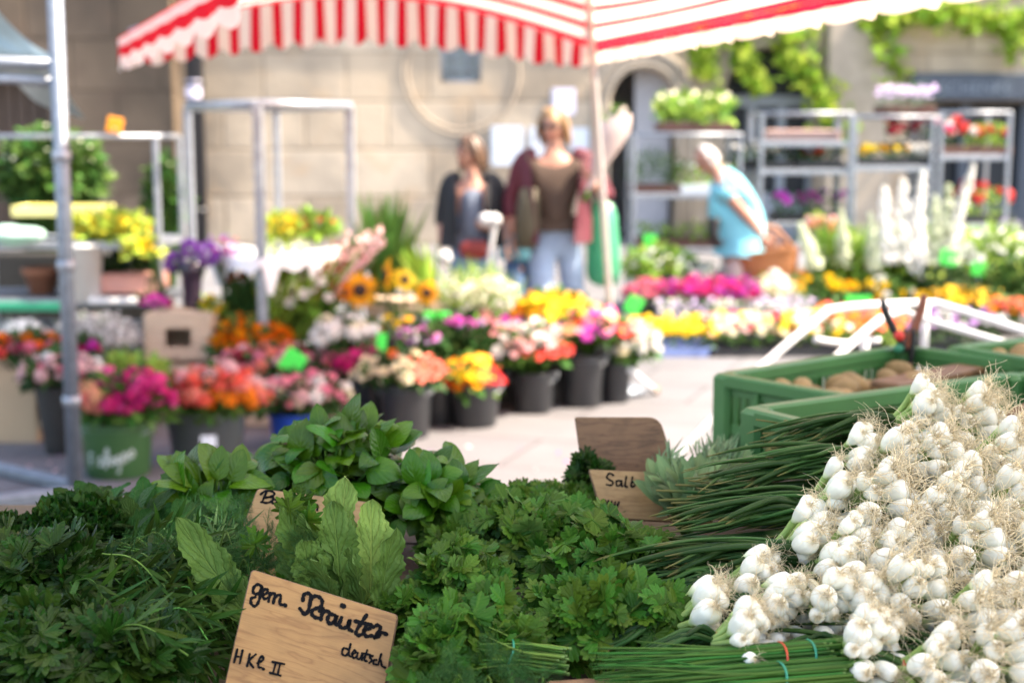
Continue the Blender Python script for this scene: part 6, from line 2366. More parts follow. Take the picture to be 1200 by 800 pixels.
DOCK_LT = leafmat('dock_leaf_light', (.14, .27, .055), vein=.5, veinf=6.5, rough=.5, bump=.8, bscale=130, isl=.15, back=.3)
HSTEM = leafmat('herb_stem', (.10, .22, .04), vein=0, bump=0, rough=.35, trans=.15, back=0)
T_CORI = [trifoliate(s_, span=105, nlob=3, depth=.50, teeth=3, td=.11, N=61, wave=.05, env=.72, longt=.1, lp=.32, rnd=True) for s_ in range(6)]
T_PARS = [trifoliate(20 + s_, span=80, nlob=3, depth=.60, teeth=2, td=.22, N=43, longt=.5, wave=.05, env=.62) for s_ in range(4)]
T_BAS = [ovate(.66, 9, 4, .62, .62, .02, -.22, .02, 7, puck=.010), ovate(.6, 9, 4, .66, .62, .10, -.10, .03, 6, puck=.010), ovate(.7, 9, 4, .6, .6, -.05, .15, .025, 8, puck=.012)]
T_MINT = [ovate(.64, 14, 4, .6, .6, .05, -.12, .03, 8, ser=.07, puck=.022), ovate(.6, 14, 4, .62, .6, .12, 0, .03, 9, ser=.07, puck=.022)]
T_TARR = [ovate(.11, 7, 1, .8, .8, .15), ovate(.085, 7, 1, .8, .8, .1)]
T_SAGE = [ovate(.40, 8, 3, .7, .7, .12, 0, .015, 8, puck=.008), ovate(.36, 8, 3, .7, .7, .05, .1, .01, 8, puck=.008)]
T_DOCK = [ovate(.40, 30, 5, .85, .5, .16, .10, .040, 23, ser=.06, puck=.014), ovate(.46, 30, 5, .9, .5, .10, .16, .045, 19, ser=.07, puck=.016)]


def curl_t(seed):
    V, f, uv = lobed(seed, 150, 5, .3, 2, .12, 41, .1, 0)
    r = np.hypot(V[:, 0], V[:, 1]); a = np.arctan2(V[:, 0], V[:, 1])
    V = V.copy(); V[:, 2] = r ** 2 * .55 * np.sin(a * 7 + seed) + r * .3
    return V, f, uv


T_CURL = [curl_t(s_) for s_ in range(3)]


def dill_t(seed):
    r_ = np.random.default_rng(seed)
    m = MB()
    tube(m, [(0, 0, 0), (0, .5, .01), (0, 1, .05)], [.008, .006, .003], 3, cap=False)
    for y in np.linspace(.25, .98, 9):
        for sg_ in (-1, 1):
            L_ = (.34 - .24 * y) * 1.3
            d = nrm(np.array([sg_, .9, r_.uniform(-.4, .5)]))
            b_ = np.array([0, y, .01])
            tube(m, [b_, b_ + d * L_ * .6, b_ + d * L_ + (0, .03, 0)], [.005, .004, .002], 3, cap=False)
            for q in (.35, .6, .8):
                for s2 in (-1, 1):
                    d2 = nrm(d + np.cross(d, (0, 0, 1)) * s2 * .8 + r_.normal(0, .25, 3))
                    p_ = b_ + d * L_ * q
                    tube(m, [p_, p_ + d2 * L_ * .4], [.004, .002], 3, cap=False)
    V = np.concatenate(m.v); return V, [np.concatenate(m.f)], np.concatenate(m.uv)


T_DILL = [dill_t(s_) for s_ in range(3)]
HG = {}


def herb(label, u, v, Y, rx, rz, temps, size, n, m, name, cat, group, ry=None, stem=None, **k):
    c = P(u, v, Y)
    s = mpp(Y, v)
    r = np.array([rx * s, (ry or rx * .85) * s, rz * s])
    zb = zt(Y) + .004
    t = thing(name, label, cat, (c[0], c[1], zb), 0, group)
    cl = c - np.array(t.location)
    mb, st = MB(), MB()
    dome(mb, cl, r, n, temps, size, stems=st, stemr=k.pop('stemr', .0011), base=k.pop('base', (0, .02, .01)), **k)
    mb.build('leaves', m, t)
    if st.v:
        st.build('stems', stem or HSTEM, t)
    return t


CG = 'coriander bunches heaped on the stall'
kw = dict(temps=T_CORI, size=(.026, .040), m=CORI, name='coriander_bunch', cat='coriander bunch', group=CG, fill=.3, camn=1.0, upn=.8, rn=.4, zmin=-.3, bend=(-.5, .25), axup=-.15, axr=.9, out=.6)
herb('coriander bunch right behind the upright mixed herbs sign', 538, 684, 1.62, 50, 52, n=105, **kw)
herb('tallest coriander bunch in the middle of the heap', 628, 648, 1.78, 92, 62, n=210, **kw)
herb('coriander bunch against the dark onion leaves', 712, 676, 1.68, 90, 74, n=125, **kw)
herb('coriander bunch with tied stems pointing right at the bottom', 574, 754, 1.47, 62, 50, n=125, **kw)
herb('coriander bunch under the tied stems in the front middle', 655, 740, 1.56, 84, 46, n=125, **kw)
herb('coriander bunch just behind the right edge of the upright mixed herbs sign', 488, 728, 1.58, 32, 40, n=60, **kw)
herb('coriander bunch filling the gap between the sign and the tied stems', 516, 756, 1.45, 26, 38, n=46, **kw)
herb('coriander bunch at the bottom edge right of the sign', 508, 788, 1.42, 34, 34, n=46, **kw)
herb('coriander bunch in front of the low dark onion leaves', 704, 728, 1.50, 60, 44, n=100, **kw)
herb('coriander sprigs in front of the lowest onions', 775, 728, 1.50, 52, 38, n=62, **kw)
herb('coriander bunch beside the basil at the back of the heap', 545, 640, 1.86, 46, 34, n=80, **kw)
PG_ = 'parsley bunches on the stall'
kp = dict(temps=T_PARS, size=(.030, .050), m=PARS, name='parsley_bunch', cat='parsley bunch', group=PG_, fill=.3, camn=.95, upn=.8, rn=.45, zmin=-.3, bend=(-.5, .3), axup=-.1, axr=.9, out=.6)
herb('dark flat parsley bunch at the left edge of the stall', 40, 690, 1.62, 92, 66, n=190, **kp)
herb('dark flat parsley bunch in the bottom left corner', 50, 775, 1.44, 105, 60, n=170, **kp)
herb('dark flat parsley bunch left of the mixed herbs sign', 165, 778, 1.45, 62, 48, n=120, **kp)
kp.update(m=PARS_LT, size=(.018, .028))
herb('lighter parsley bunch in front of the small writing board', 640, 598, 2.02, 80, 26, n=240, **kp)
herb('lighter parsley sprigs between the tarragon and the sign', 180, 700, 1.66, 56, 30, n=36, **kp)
herb('curly parsley clump beside the thick pole', 92, 622, 1.80, 52, 36, T_CURL, (.011, .018), 560, CURL, 'curly_parsley_bunch', 'curly parsley', 'curly parsley bunches', fill=.55, camn=.6, rn=.7, zmin=-.3, stemr=.0014)
herb('second curly parsley clump at the left edge', 12, 634, 1.80, 36, 26, T_CURL, (.011, .018), 260, CURL, 'curly_parsley_bunch', 'curly parsley', 'curly parsley bunches', fill=.55, camn=.6, rn=.7, zmin=-.3, stemr=.0014)
BG = 'basil bunches at the back of the stall'
kb = dict(temps=T_BAS, m=BASIL, name='basil_bunch', cat='basil bunch', group=BG, fill=.35, camn=.7, upn=.5, rn=.55, zmin=-.3, bend=(-2.1, -.3), stemr=.002, axup=.05)
herb('big basil bunch with tall bright leaves in the middle', 402, 558, 1.98, 78, 58, size=(.036, .066), n=190, **kb)
herb('dark basil bunch at the right of the tall one', 505, 590, 1.94, 64, 50, size=(.034, .058), n=150, **kb)
herb('basil bunch at the left of the writing board', 248, 588, 1.90, 54, 42, size=(.038, .066), n=80, **kb)
herb('basil bunch hidden behind the writing board', 320, 585, 2.02, 66, 44, size=(.045, .075), n=60, **kb)
MG = 'lemon balm bunches on the stall'
km = dict(temps=T_MINT, m=MINT, name='balm_bunch', cat='lemon balm', group=MG, fill=.4, camn=.8, rn=.5, zmin=-.2, bend=(-1.1, .1), axup=.2)
herb('crinkled lemon balm bunch right of the curly parsley', 150, 632, 1.84, 46, 36, size=(.035, .06), n=60, **km)
herb('crinkled lemon balm bunch left of the basil', 205, 648, 1.80, 38, 30, size=(.032, .055), n=44, **km)
herb('lemon balm leaves at the back behind the curly parsley', 105, 606, 1.92, 36, 24, size=(.035, .055), n=34, **km)


# tarragon: long narrow leaved stems lying towards the right front
def sprays(label, u, v, Y, n, L, m, temps, size, dirv, per, name, cat, group, spread=(.1, .06, .03), sm=None):
    b = P(u, v, Y)
    zb = zt(Y) + .004
    t = thing(name, label, cat, (b[0], b[1], zb), 0, group)
    bl = b - np.array(t.location)
    mb, st = MB(), MB()
    for i in range(n):
        p0 = bl + NR.normal(0, 1, 3) * np.array(spread)
        d = nrm(np.array(dirv) + rdir() * .35)
        c = spline([p0, p0 + d * L * .5 + np.array([0, 0, .015]), p0 + d * L * NR.uniform(.8, 1.1) + np.array([0, 0, -.015])], 6)
        tube(st, c, .0011, 4, cap=False)
        for k in range(per):
            q = NR.uniform(.15, 1)
            pp = c[int(q * (len(c) - 1))]
            put(mb, temps[NR.integers(len(temps))], pp, d + rdir() * .75, TOCAM + rdir() * .6, NR.uniform(*size), NR.uniform(-.8, .5))
    mb.build('leaves', m, t)
    st.build('stems', sm or HSTEM, t)
    return t


sprays('tarragon bunch with narrow leaves lying left of the mixed herbs', 160, 662, 1.71, 46, .12, TARR, T_TARR, (.03, .065), (.8, -.55, -.1), 16, 'tarragon_bunch', 'tarragon', 'tarragon bunches', (.055, .05, .025))
sprays('dark tarragon bunch behind the left end of the sign', 120, 735, 1.54, 50, .10, TARR, T_TARR, (.03, .065), (.75, -.5, -.2), 15, 'tarragon_bunch', 'tarragon', 'tarragon bunches', (.05, .05, .022))
sprays('dill fronds between the tarragon and the borage leaf', 150, 655, 1.74, 12, .12, DILL, T_DILL, (.035, .06), (.7, -.4, .05), 6, 'dill_bunch', 'dill', 'dill bunches', (.05, .05, .03))
sprays('dill fronds just left of the dock leaves', 296, 672, 1.64, 12, .045, DILL, T_DILL, (.03, .05), (.1, -.3, .5), 5, 'dill_bunch', 'dill', 'dill bunches', (.025, .02, .02))
sprays('dill fronds along the bottom edge right of the sign', 560, 822, 1.37, 8, .03, DILL, T_DILL, (.03, .05), (-.1, -.2, .4), 6, 'dill_bunch', 'dill', 'dill bunches', (.03, .02, .005))
sprays('pale narrow leaved savory tuft left of the writing board', 240, 662, 1.72, 14, .045, leafmat('savory_leaf', (.14, .24, .08), vein=0), T_TARR, (.025, .045), (.5, -.4, .5), 9, 'savory_bunch', 'savory', 'savory bunches', (.025, .02, .014))
sprays('pale blurred rosemary behind the sage', 815, 562, 2.10, 16, .04, leafmat('rosemary_leaf', (.17, .25, .13), vein=0), T_TARR, (.025, .04), (.3, .0, .5), 14, 'rosemary_bunch', 'rosemary', 'rosemary bunches', (.05, .03, .008))
herb('grey green sage bunch in front of the small writing board', 806, 590, 1.96, 42, 24, T_SAGE, (.035, .058), 90, SAGE, 'sage_bunch', 'sage', 'sage bunches', fill=.35, camn=.6, rn=.5, bend=(-.6, .2), axup=.6, zmin=-.2)
herb('second sage bunch lying right of the first under the onion leaves', 862, 572, 2.04, 40, 18, T_SAGE, (.035, .05), 40, SAGE, 'sage_bunch', 'sage', 'sage bunches', fill=.35, camn=.6, rn=.5, bend=(-.6, .2), axup=.5, zmin=-.2)
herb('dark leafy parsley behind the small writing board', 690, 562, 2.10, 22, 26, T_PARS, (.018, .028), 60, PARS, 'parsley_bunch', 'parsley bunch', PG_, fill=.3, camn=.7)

# mixed herb bunch with tall dock leaves
mh = thing('mixed_herb_bunch', 'upright mixed herb bunch of tall serrated dock leaves above the sign', 'herb bunch', P(395, 735, 1.60) * (1, 1, 0) + (0, 0, zt(1.6) + .004))
mo = np.array(mh.location)


def bigleaf(base, tip, wpx, m, bend=.5, T=None, twist=0.0, face=(0, -1, .45), nm='dock_leaf'):
    a, b = P(*base), P(*tip)
    d = b - a
    L_ = np.linalg.norm(d)
    s = mpp(base[2])
    T = T or T_DOCK[0]
    nmv = np.array(face) + np.array([twist, 0, 0])
    mb = MB()
    V, f, uv = T
    put(mb, (V * np.array([wpx * s / L_ / .42, 1, 1]), f, uv), a - mo, d - nrm(nmv) * bend * L_ * .25, nmv, L_ * 1.03, bend)
    return mb.build(nm, m, mh)


bigleaf((383, 690, 1.62), (411, 562, 1.66), 50, DOCK_LT, .35, T_DOCK[1], -.5)
bigleaf((372, 700, 1.57), (352, 632, 1.56), 44, DOCK, .4, T_DOCK[1], .6)
bigleaf((395, 720, 1.55), (372, 650, 1.55), 40, DOCK, .5, T_DOCK[1], -.9)
bigleaf((400, 715, 1.58), (392, 592, 1.58), 46, DOCK, -.3, T_DOCK[1], .3)
bigleaf((402, 700, 1.57), (362, 600, 1.60), 30, DOCK, .5, T_DOCK[0], -1.4)
bigleaf((385, 690, 1.60), (322, 598, 1.60), 58, DOCK, .5, T_DOCK[0], .9)
bigleaf((352, 700, 1.59), (330, 610, 1.64), 40, DOCK, -.4, T_DOCK[0], -.7)
bigleaf((432, 722, 1.60), (438, 590, 1.62), 50, DOCK_LT, -.35, T_DOCK[1], .5)
bigleaf((446, 722, 1.58), (458, 618, 1.60), 44, DOCK, .45, T_DOCK[0], .9)
bigleaf((425, 730, 1.57), (416, 640, 1.57), 28, DOCK, .4, T_DOCK[0], -1.0)
bigleaf((300, 735, 1.55), (207, 612, 1.58), 52, DOCK, .35, T_DOCK[0], .5, nm='borage_leaf')
bigleaf((350, 720, 1.6), (262, 690, 1.57), 44, DOCK, .5, T_DOCK[0], .2, (0, -.5, 1), nm='borage_leaf')
mb = MB()
for (u, v), d, sz in (((340, 600), (-.05, 0, 1), .034), ((352, 596), (.1, 0, 1), .036), ((300, 640), (-.3, -.1, 1), .03), ((360, 612), (.2, -.2, .9), .03), ((330, 690), (.1, -.4, .8), .034), ((372, 688), (.3, -.5, .6), .026)):
    p = P(u, v, 1.6 + NR.uniform(-.02, .03)) - mo
    put(mb, T_PARS[NR.integers(4)], p, d, (0, -1, .3), sz, NR.uniform(-.4, .2))
    tube(mb, spline([(.0, .0, .03), p * .6 + (0, .01, 0), p - nrm(d) * .03], 4), .0014, 4, cap=False)
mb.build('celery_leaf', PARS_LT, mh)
mb = MB()
for k in range(16):
    tube(mb, spline([rdir() * .01 + (0, 0, .02), (NR.normal(0, .02), NR.normal(0, .01), .05), P(350 + 100 * NR.random(), 700, 1.6) - mo], 4), .0018, 5)
mb.build('stems', HSTEM, mh)

# ----------------------------------------------------------------- wooden price boards with handwriting
def woodmat(name, col, col2, rough=.55, scale=1.0, dirt=.35):
    m = bpy.data.materials.new(name)
    m.use_nodes = True
    nt = m.node_tree
    N, L = nt.nodes, nt.links
    b = N['Principled BSDF']
    b.inputs['Roughness'].default_value = rough
    b.inputs['Specular IOR Level'].default_value = .4
    tc = N.new('ShaderNodeTexCoord')
    mp = N.new('ShaderNodeMapping'); mp.inputs['Scale'].default_value = (6 * scale, 42 * scale, 1)
    L.new(tc.outputs['UV'], mp.inputs['Vector'])
    n1 = N.new('ShaderNodeTexNoise'); n1.inputs['Scale'].default_value = 1.0; n1.inputs['Detail'].default_value = 3; n1.inputs['Distortion'].default_value = 1.2
    L.new(mp.outputs['Vector'], n1.inputs['Vector'])
    mp2 = N.new('ShaderNodeMapping'); mp2.inputs['Scale'].default_value = (40 * scale, 700 * scale, 1)
    L.new(tc.outputs['UV'], mp2.inputs['Vector'])
    n2 = N.new('ShaderNodeTexNoise'); n2.inputs['Scale'].default_value = 1; n2.inputs['Detail'].default_value = 3
    L.new(mp2.outputs['Vector'], n2.inputs['Vector'])
    mp3 = N.new('ShaderNodeMapping'); mp3.inputs['Scale'].default_value = (30, 30, 1)
    L.new(tc.outputs['UV'], mp3.inputs['Vector'])
    n3 = N.new('ShaderNodeTexNoise'); n3.inputs['Scale'].default_value = 1; n3.inputs['Detail'].default_value = 6
    L.new(mp3.outputs['Vector'], n3.inputs['Vector'])
    mth = N.new('ShaderNodeMath'); mth.operation = 'PINGPONG'; mth.inputs[1].default_value = .5
    q = N.new('ShaderNodeMath'); q.operation = 'MULTIPLY'; q.inputs[1].default_value = 5
    L.new(n1.outputs['Fac'], q.inputs[0]); L.new(q.outputs[0], mth.inputs[0])
    mx = N.new('ShaderNodeMix'); mx.data_type = 'RGBA'
    q2 = N.new('ShaderNodeMath'); q2.operation = 'POWER'; q2.inputs[1].default_value = 3.5
    q1 = N.new('ShaderNodeMath'); q1.operation = 'MULTIPLY'; q1.inputs[1].default_value = 2
    L.new(mth.outputs[0], q1.inputs[0]); L.new(q1.outputs[0], q2.inputs[0])
    L.new(q2.outputs[0], mx.inputs['Factor'])
    mx.inputs['A'].default_value = (*col, 1); mx.inputs['B'].default_value = (*col2, 1)
    hs = N.new('ShaderNodeHueSaturation')
    v1 = N.new('ShaderNodeMath'); v1.operation = 'MULTIPLY_ADD'; v1.inputs[1].default_value = .35; v1.inputs[2].default_value = .82
    L.new(n2.outputs['Fac'], v1.inputs[0])
    v2 = N.new('ShaderNodeMapRange'); v2.inputs[1].default_value = .3; v2.inputs[2].default_value = .55; v2.inputs[3].default_value = 1 - dirt; v2.inputs[4].default_value = 1.0
    L.new(n3.outputs['Fac'], v2.inputs[0])
    v3 = N.new('ShaderNodeMath'); v3.operation = 'MULTIPLY'
    L.new(v1.outputs[0], v3.inputs[0]); L.new(v2.outputs[0], v3.inputs[1])
    L.new(v3.outputs[0], hs.inputs['Value'])
    L.new(mx.outputs['Result'], hs.inputs['Color'])
    L.new(hs.outputs['Color'], b.inputs['Base Color'])
    bp = N.new('ShaderNodeBump'); bp.inputs['Strength'].default_value = .25; bp.inputs['Distance'].default_value = .001
    L.new(n2.outputs['Fac'], bp.inputs['Height']); L.new(bp.outputs['Normal'], b.inputs['Normal'])
    return m


W_LIGHT = woodmat('varnished_board', (.34, .18, .058), (.25, .12, .036), .42, dirt=.18)
W_TAN = woodmat('tan_board', (.34, .21, .09), (.26, .15, .06), .6)
W_BROWN = woodmat('brown_board', (.19, .10, .048), (.12, .06, .028), .55, dirt=.35)
W_EDGE = mat('worn_board_edge', (.17, .10, .055), .8, var=.5, nscale=60, bump=.5, bscale=200)
INK = mat('black_ink', (.008, .008, .009), .9, var=.1, spec=.05)


def board(name, label, cat, corners, Y0, tilt, wood, thick=.012, rad=6, texts=(), yaw=0.0, group=None):
    n = nrm([math.sin(yaw) * math.cos(tilt), -math.cos(yaw) * math.cos(tilt), math.sin(tilt)])
    p0 = P(corners[0][0], corners[0][1], Y0)
    # rounded outline in the board's own plane
    W = [onplane(u, v, p0, n) for u, v in corners]
    e1 = nrm(W[1] - W[0]); e2 = np.cross(n, e1)
    loc = [np.array([np.dot(q - W[0], e1), np.dot(q - W[0], e2)]) for q in W]
    s = mpp(Y0)
    out = []
    for i in range(len(loc)):
        a, b, c = loc[i - 1], loc[i], loc[(i + 1) % len(loc)]
        rr = (rad[i] if isinstance(rad, (list, tuple)) else rad) * s
        pa, pc = b + nrm(a - b) * rr, b + nrm(c - b) * rr
        for t in np.linspace(0, 1, 6):
            out.append((1 - t) ** 2 * pa + 2 * t * (1 - t) * b + t * t * pc)
    out = np.array(out)
    cen = out.mean(0)
    base = W[0] + e1 * cen[0] + e2 * out[:, 1].min()
    t = thing(name, label, cat, base, 0, group)

    def m3(p, h):
        return W[0] + e1 * p[0] + e2 * p[1] + n * h - base
    k = len(out)
    ins = np.array([cen + (p - cen) * (1 - .0016 / (np.linalg.norm(p - cen) + 1e-9) * 1.0) for p in out])
    mb = MB()
    v = [m3(p, 0) for p in ins]
    mb.add(v, np.array([list(range(k))]), ins)
    rings = [[m3(p, 0) for p in ins], [m3(p, -.0015) for p in out], [m3(p, -thick + .0015) for p in out], [m3(p, -thick) for p in ins]]
    v = np.concatenate(rings)
    qd = [[r * k + i, (r + 1) * k + i, (r + 1) * k + (i + 1) % k, r * k + (i + 1) % k] for r in range(3) for i in range(k)]
    mb.add(v, np.array(qd), None, 1)
    mb.add(v[3 * k:], np.array([list(range(k))[::-1]]), ins)
    mb.build('panel', [wood, W_EDGE], t, False)
    nstroke = 0
    for (ox, oy, sc), strokes, wd in texts:
        def f(x, y, h):
            return onplane(ox + x / sc, oy + y / sc, p0 + n * h, n) - base
        mb = MB()
        stroke_mesh(mb, strokes, f, wd, .0005 + nstroke * .00003, .00003)
        nstroke += len(strokes)
        mb.build('handwriting', INK, t, False)
    return t


Z1 = (255, 655, 1200 / 220)
T1 = [
    [(285, 178), (262, 160), (236, 172), (226, 205), (246, 222), (272, 205), (284, 176), (274, 225), (262, 270), (240, 298), (216, 284), (214, 252), (240, 240)],
    [(288, 228), (316, 214), (318, 194), (300, 192), (286, 222), (298, 250), (324, 246)],
    [(336, 215), (326, 268)], [(330, 240), (350, 216), (366, 226), (356, 278)], [(360, 252), (384, 228), (404, 236), (396, 280), (414, 290)],
    {'w': 26, 'p': [(429, 291), (434, 295)]}]
T1K = [
    [(545, 262), (550, 230), (572, 216), (596, 230), (592, 272), (580, 326), (558, 350), (526, 314)],
    [(592, 262), (618, 236), (648, 240), (668, 265), (662, 298), (632, 312), (606, 326), (604, 352), (624, 370), (656, 376)],
    [(652, 330), (672, 314), (668, 350), (660, 384)], [(664, 352), (690, 328), (712, 336)],
    [(748, 356), (718, 352), (702, 388), (724, 412), (752, 388), (762, 354), (750, 406), (772, 418)],
    [(792, 372), (778, 418), (802, 438), (830, 424), (846, 384), (838, 438), (858, 456)],
    [(952, 356), (920, 402), (886, 460), (896, 484), (924, 478)], [(880, 394), (936, 408), (984, 420)],
    [(934, 454), (972, 440), (980, 418), (956, 416), (936, 458), (950, 490), (986, 486)],
    [(996, 432), (1024, 420), (1040, 440), (1016, 480), (1002, 500), (1034, 486), (1046, 466), (1080, 478)],
    {'w': 34, 'p': [(797, 295), (806, 299)]}]
T1D = [
    [(838, 576), (806, 566), (796, 600), (818, 614), (840, 588)], [(850, 540), (838, 606), (852, 620)],
    [(862, 606), (884, 592), (874, 580), (860, 604), (870, 630), (890, 620)],
    [(896, 596), (890, 628), (908, 634), (926, 604), (922, 642)], [(956, 580), (938, 638), (954, 650)], [(924, 598), (976, 610)],
    [(992, 616), (972, 622), (986, 644), (970, 660)], [(1016, 642), (1000, 642), (996, 664), (1016, 672)],
    [(1046, 604), (1026, 672)], [(1030, 656), (1044, 646), (1050, 678), (1072, 692)]]
T1H = [
    [(126, 574), (106, 656)], [(160, 580), (142, 662)], [(116, 618), (150, 624)], [(206, 604), (188, 682)], [(244, 606), (204, 646), (228, 690)],
    [(254, 662), (290, 642), (286, 616), (266, 640), (260, 684), (278, 690)], {'w': 18, 'p': [(291, 698), (295, 701)]},
    [(350, 654), (426, 668)], [(334, 724), (402, 742)], [(372, 660), (354, 728)], [(400, 664), (384, 736)]]
board('price_board', 'tilted wooden board handwritten gem. Kräuter deutsch at the front', 'sign', [(294.4, 666), (467, 720), (447, 830), (256, 830)], 1.50, math.radians(30), W_LIGHT, .011, [6, 5, 5, 5],
      [(Z1, T1, 20), (Z1, T1K, 25), (Z1, T1D, 14.5), (Z1, T1H, 15)], yaw=.06)
Z2 = (270, 560, 1200 / 180)
T2 = [
    [(236, 126), (270, 102), (316, 100), (342, 116), (334, 136), (286, 150), (262, 150), (330, 150), (326, 176), (286, 192), (240, 186)], [(282, 108), (248, 186)],
    [(362, 168), (332, 168), (330, 194), (356, 194), (366, 168), (370, 202)], [(400, 176), (386, 188), (404, 204), (384, 212)],
    [(432, 180), (424, 214), (440, 216)], {'w': 20, 'p': [(436, 158), (440, 160)]}, [(476, 136), (458, 214), (474, 220)], [(500, 190), (494, 222), (510, 224)],
    [(548, 150), (530, 228)], [(570, 190), (538, 208), (566, 234)], [(588, 200), (584, 228), (604, 232), (612, 204), (612, 238)],
    [(636, 206), (630, 242)], [(632, 220), (648, 206), (656, 216), (652, 244)], [(656, 220), (672, 208), (682, 220), (678, 250)]]
T2B = [[(110, 385), (98, 430)], [(140, 390), (128, 436)], [(102, 410), (136, 414)], [(172, 396), (160, 440)], [(198, 400), (172, 420), (194, 444)],
       [(945, 565), (905, 580), (885, 610), (905, 632), (945, 620), (965, 590), (940, 565)]]
board('price_board', 'wooden board handwritten Basilikum half covered by leaves', 'sign', [(301.5, 571.5), (440.5, 589), (432, 690), (262, 672)], 1.80, math.radians(28), W_TAN, .011, [5, 6, 4, 4], [(Z2, T2, 18), (Z2, T2B, 24)])
Z3_ = (660, 470, 1200 / 230)
T3 = [[(308, 452), (284, 440), (266, 462), (284, 480), (304, 492), (296, 512), (266, 508)], [(346, 484), (326, 488), (328, 514), (350, 510), (356, 484), (360, 520)],
      [(386, 460), (378, 516), (392, 522)], [(424, 462), (416, 520), (436, 516), (440, 496), (420, 494)], [(466, 508), (486, 500), (478, 490), (464, 506), (474, 526), (490, 522)], [(512, 500), (506, 528)]]
T3B = [[(256, 606), (246, 640)], [(276, 608), (268, 640)], [(250, 624), (272, 626)], [(296, 612), (288, 640), (300, 640)], [(318, 616), (312, 640)], [(340, 616), (330, 640)],
       [(790, 515), (782, 535)], [(812, 512), (806, 534), (826, 532)], [(845, 512), (840, 532)]]
board('price_board', 'small wooden board handwritten Salbei behind the sage', 'sign', [(689.5, 549.5), (832, 556), (836, 614), (706, 606)], 2.02, math.radians(25), W_TAN, .011, [3, 4, 4, 4], [(Z3_, T3, 12), (Z3_, T3B, 14)])
board('blank_board', 'blank brown wooden board with a rounded corner behind the small writing board', 'board', [(673.5, 488.5), (773, 488.5), (800, 575), (686, 580)], 2.16, math.radians(12), W_BROWN, .014, [3, 14, 4, 4])
board('dark_board', 'dark edged wooden price board at the right edge behind the onions', 'board', [(1178, 482), (1240, 452), (1250, 520), (1192, 524)], 1.98, math.radians(35), W_BROWN, .02, [2, 2, 2, 2])
board('front_lath', 'thin wooden lath at the bottom edge below the tied stems', 'lath', [(640, 797), (722, 792), (730, 830), (640, 830)], 1.36, math.radians(60), W_BROWN, .012, [2, 2, 2, 2])

# ----------------------------------------------------------------- green crates
MCG = mat('green_crate_plastic', (.036, .135, .036), .42, var=.22, nscale=12, bump=.12, bscale=40, spec=.45)


def crate(label, L, d1, len1, len2, h, zr, group='green plastic vegetable crates'):
    """L: rim corner; d1: direction of the long side; the short side runs to the right of it, towards the camera"""
    d1 = nrm([d1[0], d1[1], 0])
    d2 = np.array([d1[1], -d1[0], 0])
    z0 = zr - h
    t = thing('plastic_crate', label, 'crate', (L[0], L[1], z0), 0, group)
    cs = [np.zeros(3), d1 * len1, d1 * len1 + d2 * len2, d2 * len2]
    cen = (cs[0] + cs[2]) / 2
    for i in range(4):
        a, b = cs[i], cs[(i + 1) % 4]
        dd = nrm(b - a); ln = np.linalg.norm(b - a)
        inn = nrm(cen - (a + b) / 2)
        mb = MB()
        up = np.array([0, 0, 1.])
        e = dd * .018
        beam(mb, a + e + up * (h - .014), b - e + up * (h - .014), .026, .028, bev=.004)       # rim
        beam(mb, a + e + inn * .004 + up * (h - .034), b - e + inn * .004 + up * (h - .034), .010, .016)        # upper band
        beam(mb, a + e + inn * .004 + up * .05, b - e + inn * .004 + up * .05, .010, .1)         # lower band
        beam(mb, a + e + inn * .004 + up * (h - .112), b - e + inn * .004 + up * (h - .112), .010, .02)
        nb = int(ln / .0225)
        for k in range(nb + 1):
            p = a + dd * (.02 + (ln - .04) * k / nb)
            wd = .02 if k % 6 == 0 else .008
            box(mb, p + inn * .004 + up * (h - .072), (wd, .009, .07), np.stack([dd, -inn, up], 1))
            box(mb, p + inn * .004 + up * ((h - .122 + .1) / 2), (wd, .009, max(.003, h - .122 - .1 + .004)), np.stack([dd, -inn, up], 1))
        for k in range(1, 4):
            p = a + dd * ln * k / 4
            box(mb, p - inn * .003 + up * (h * .48), (.012, .012, h * .9), np.stack([dd, -inn, up], 1), bev=.002)
        mb.build('side', MCG, t, False)
    for c in cs:
        mb = MB()
        d = nrm(cen - c)
        box(mb, c + d * .012 + np.array([0, 0, h / 2]), (.046, .046, h - .002), np.stack([d1, d2, (0, 0, 1)], 1) @ np.diag([1, 1, 1]), bev=.008)
        mb.build('corner_post', MCG, t, False)
    mb = MB()
    box(mb, cen + np.array([0, 0, .012]), (len1 - .02, len2 - .02, .012), np.stack([d1, -d2, (0, 0, 1)], 1))
    mb.build('base', MCG, t, False)
    return t, cs, d1, d2


cr1, cs1, d1, d2 = crate('rear green crate of potatoes with the pruner on its corner', PG(845, 437, 1.02), (.77, .64), .62, .40, .27, 1.02)
cr2, cs2, e1_, e2_ = crate('green crate right behind the spring onions', PG(880, 477, 1.085), (.846, .533), .62, .38, .148, 1.085)
cr3, cs3, _, _ = crate('green crate at the right edge with potatoes behind the other two', PG(1100, 411, 1.03) + np.array([.06, .08, 0]), (.85, .5), .60, .4, .28, 1.03)

POT = mat('potato_skin', (.27, .17, .07), .8, var=.3, nscale=40, bump=.4, bscale=140, obj=.2)
PGR = 'potatoes in the green crates'


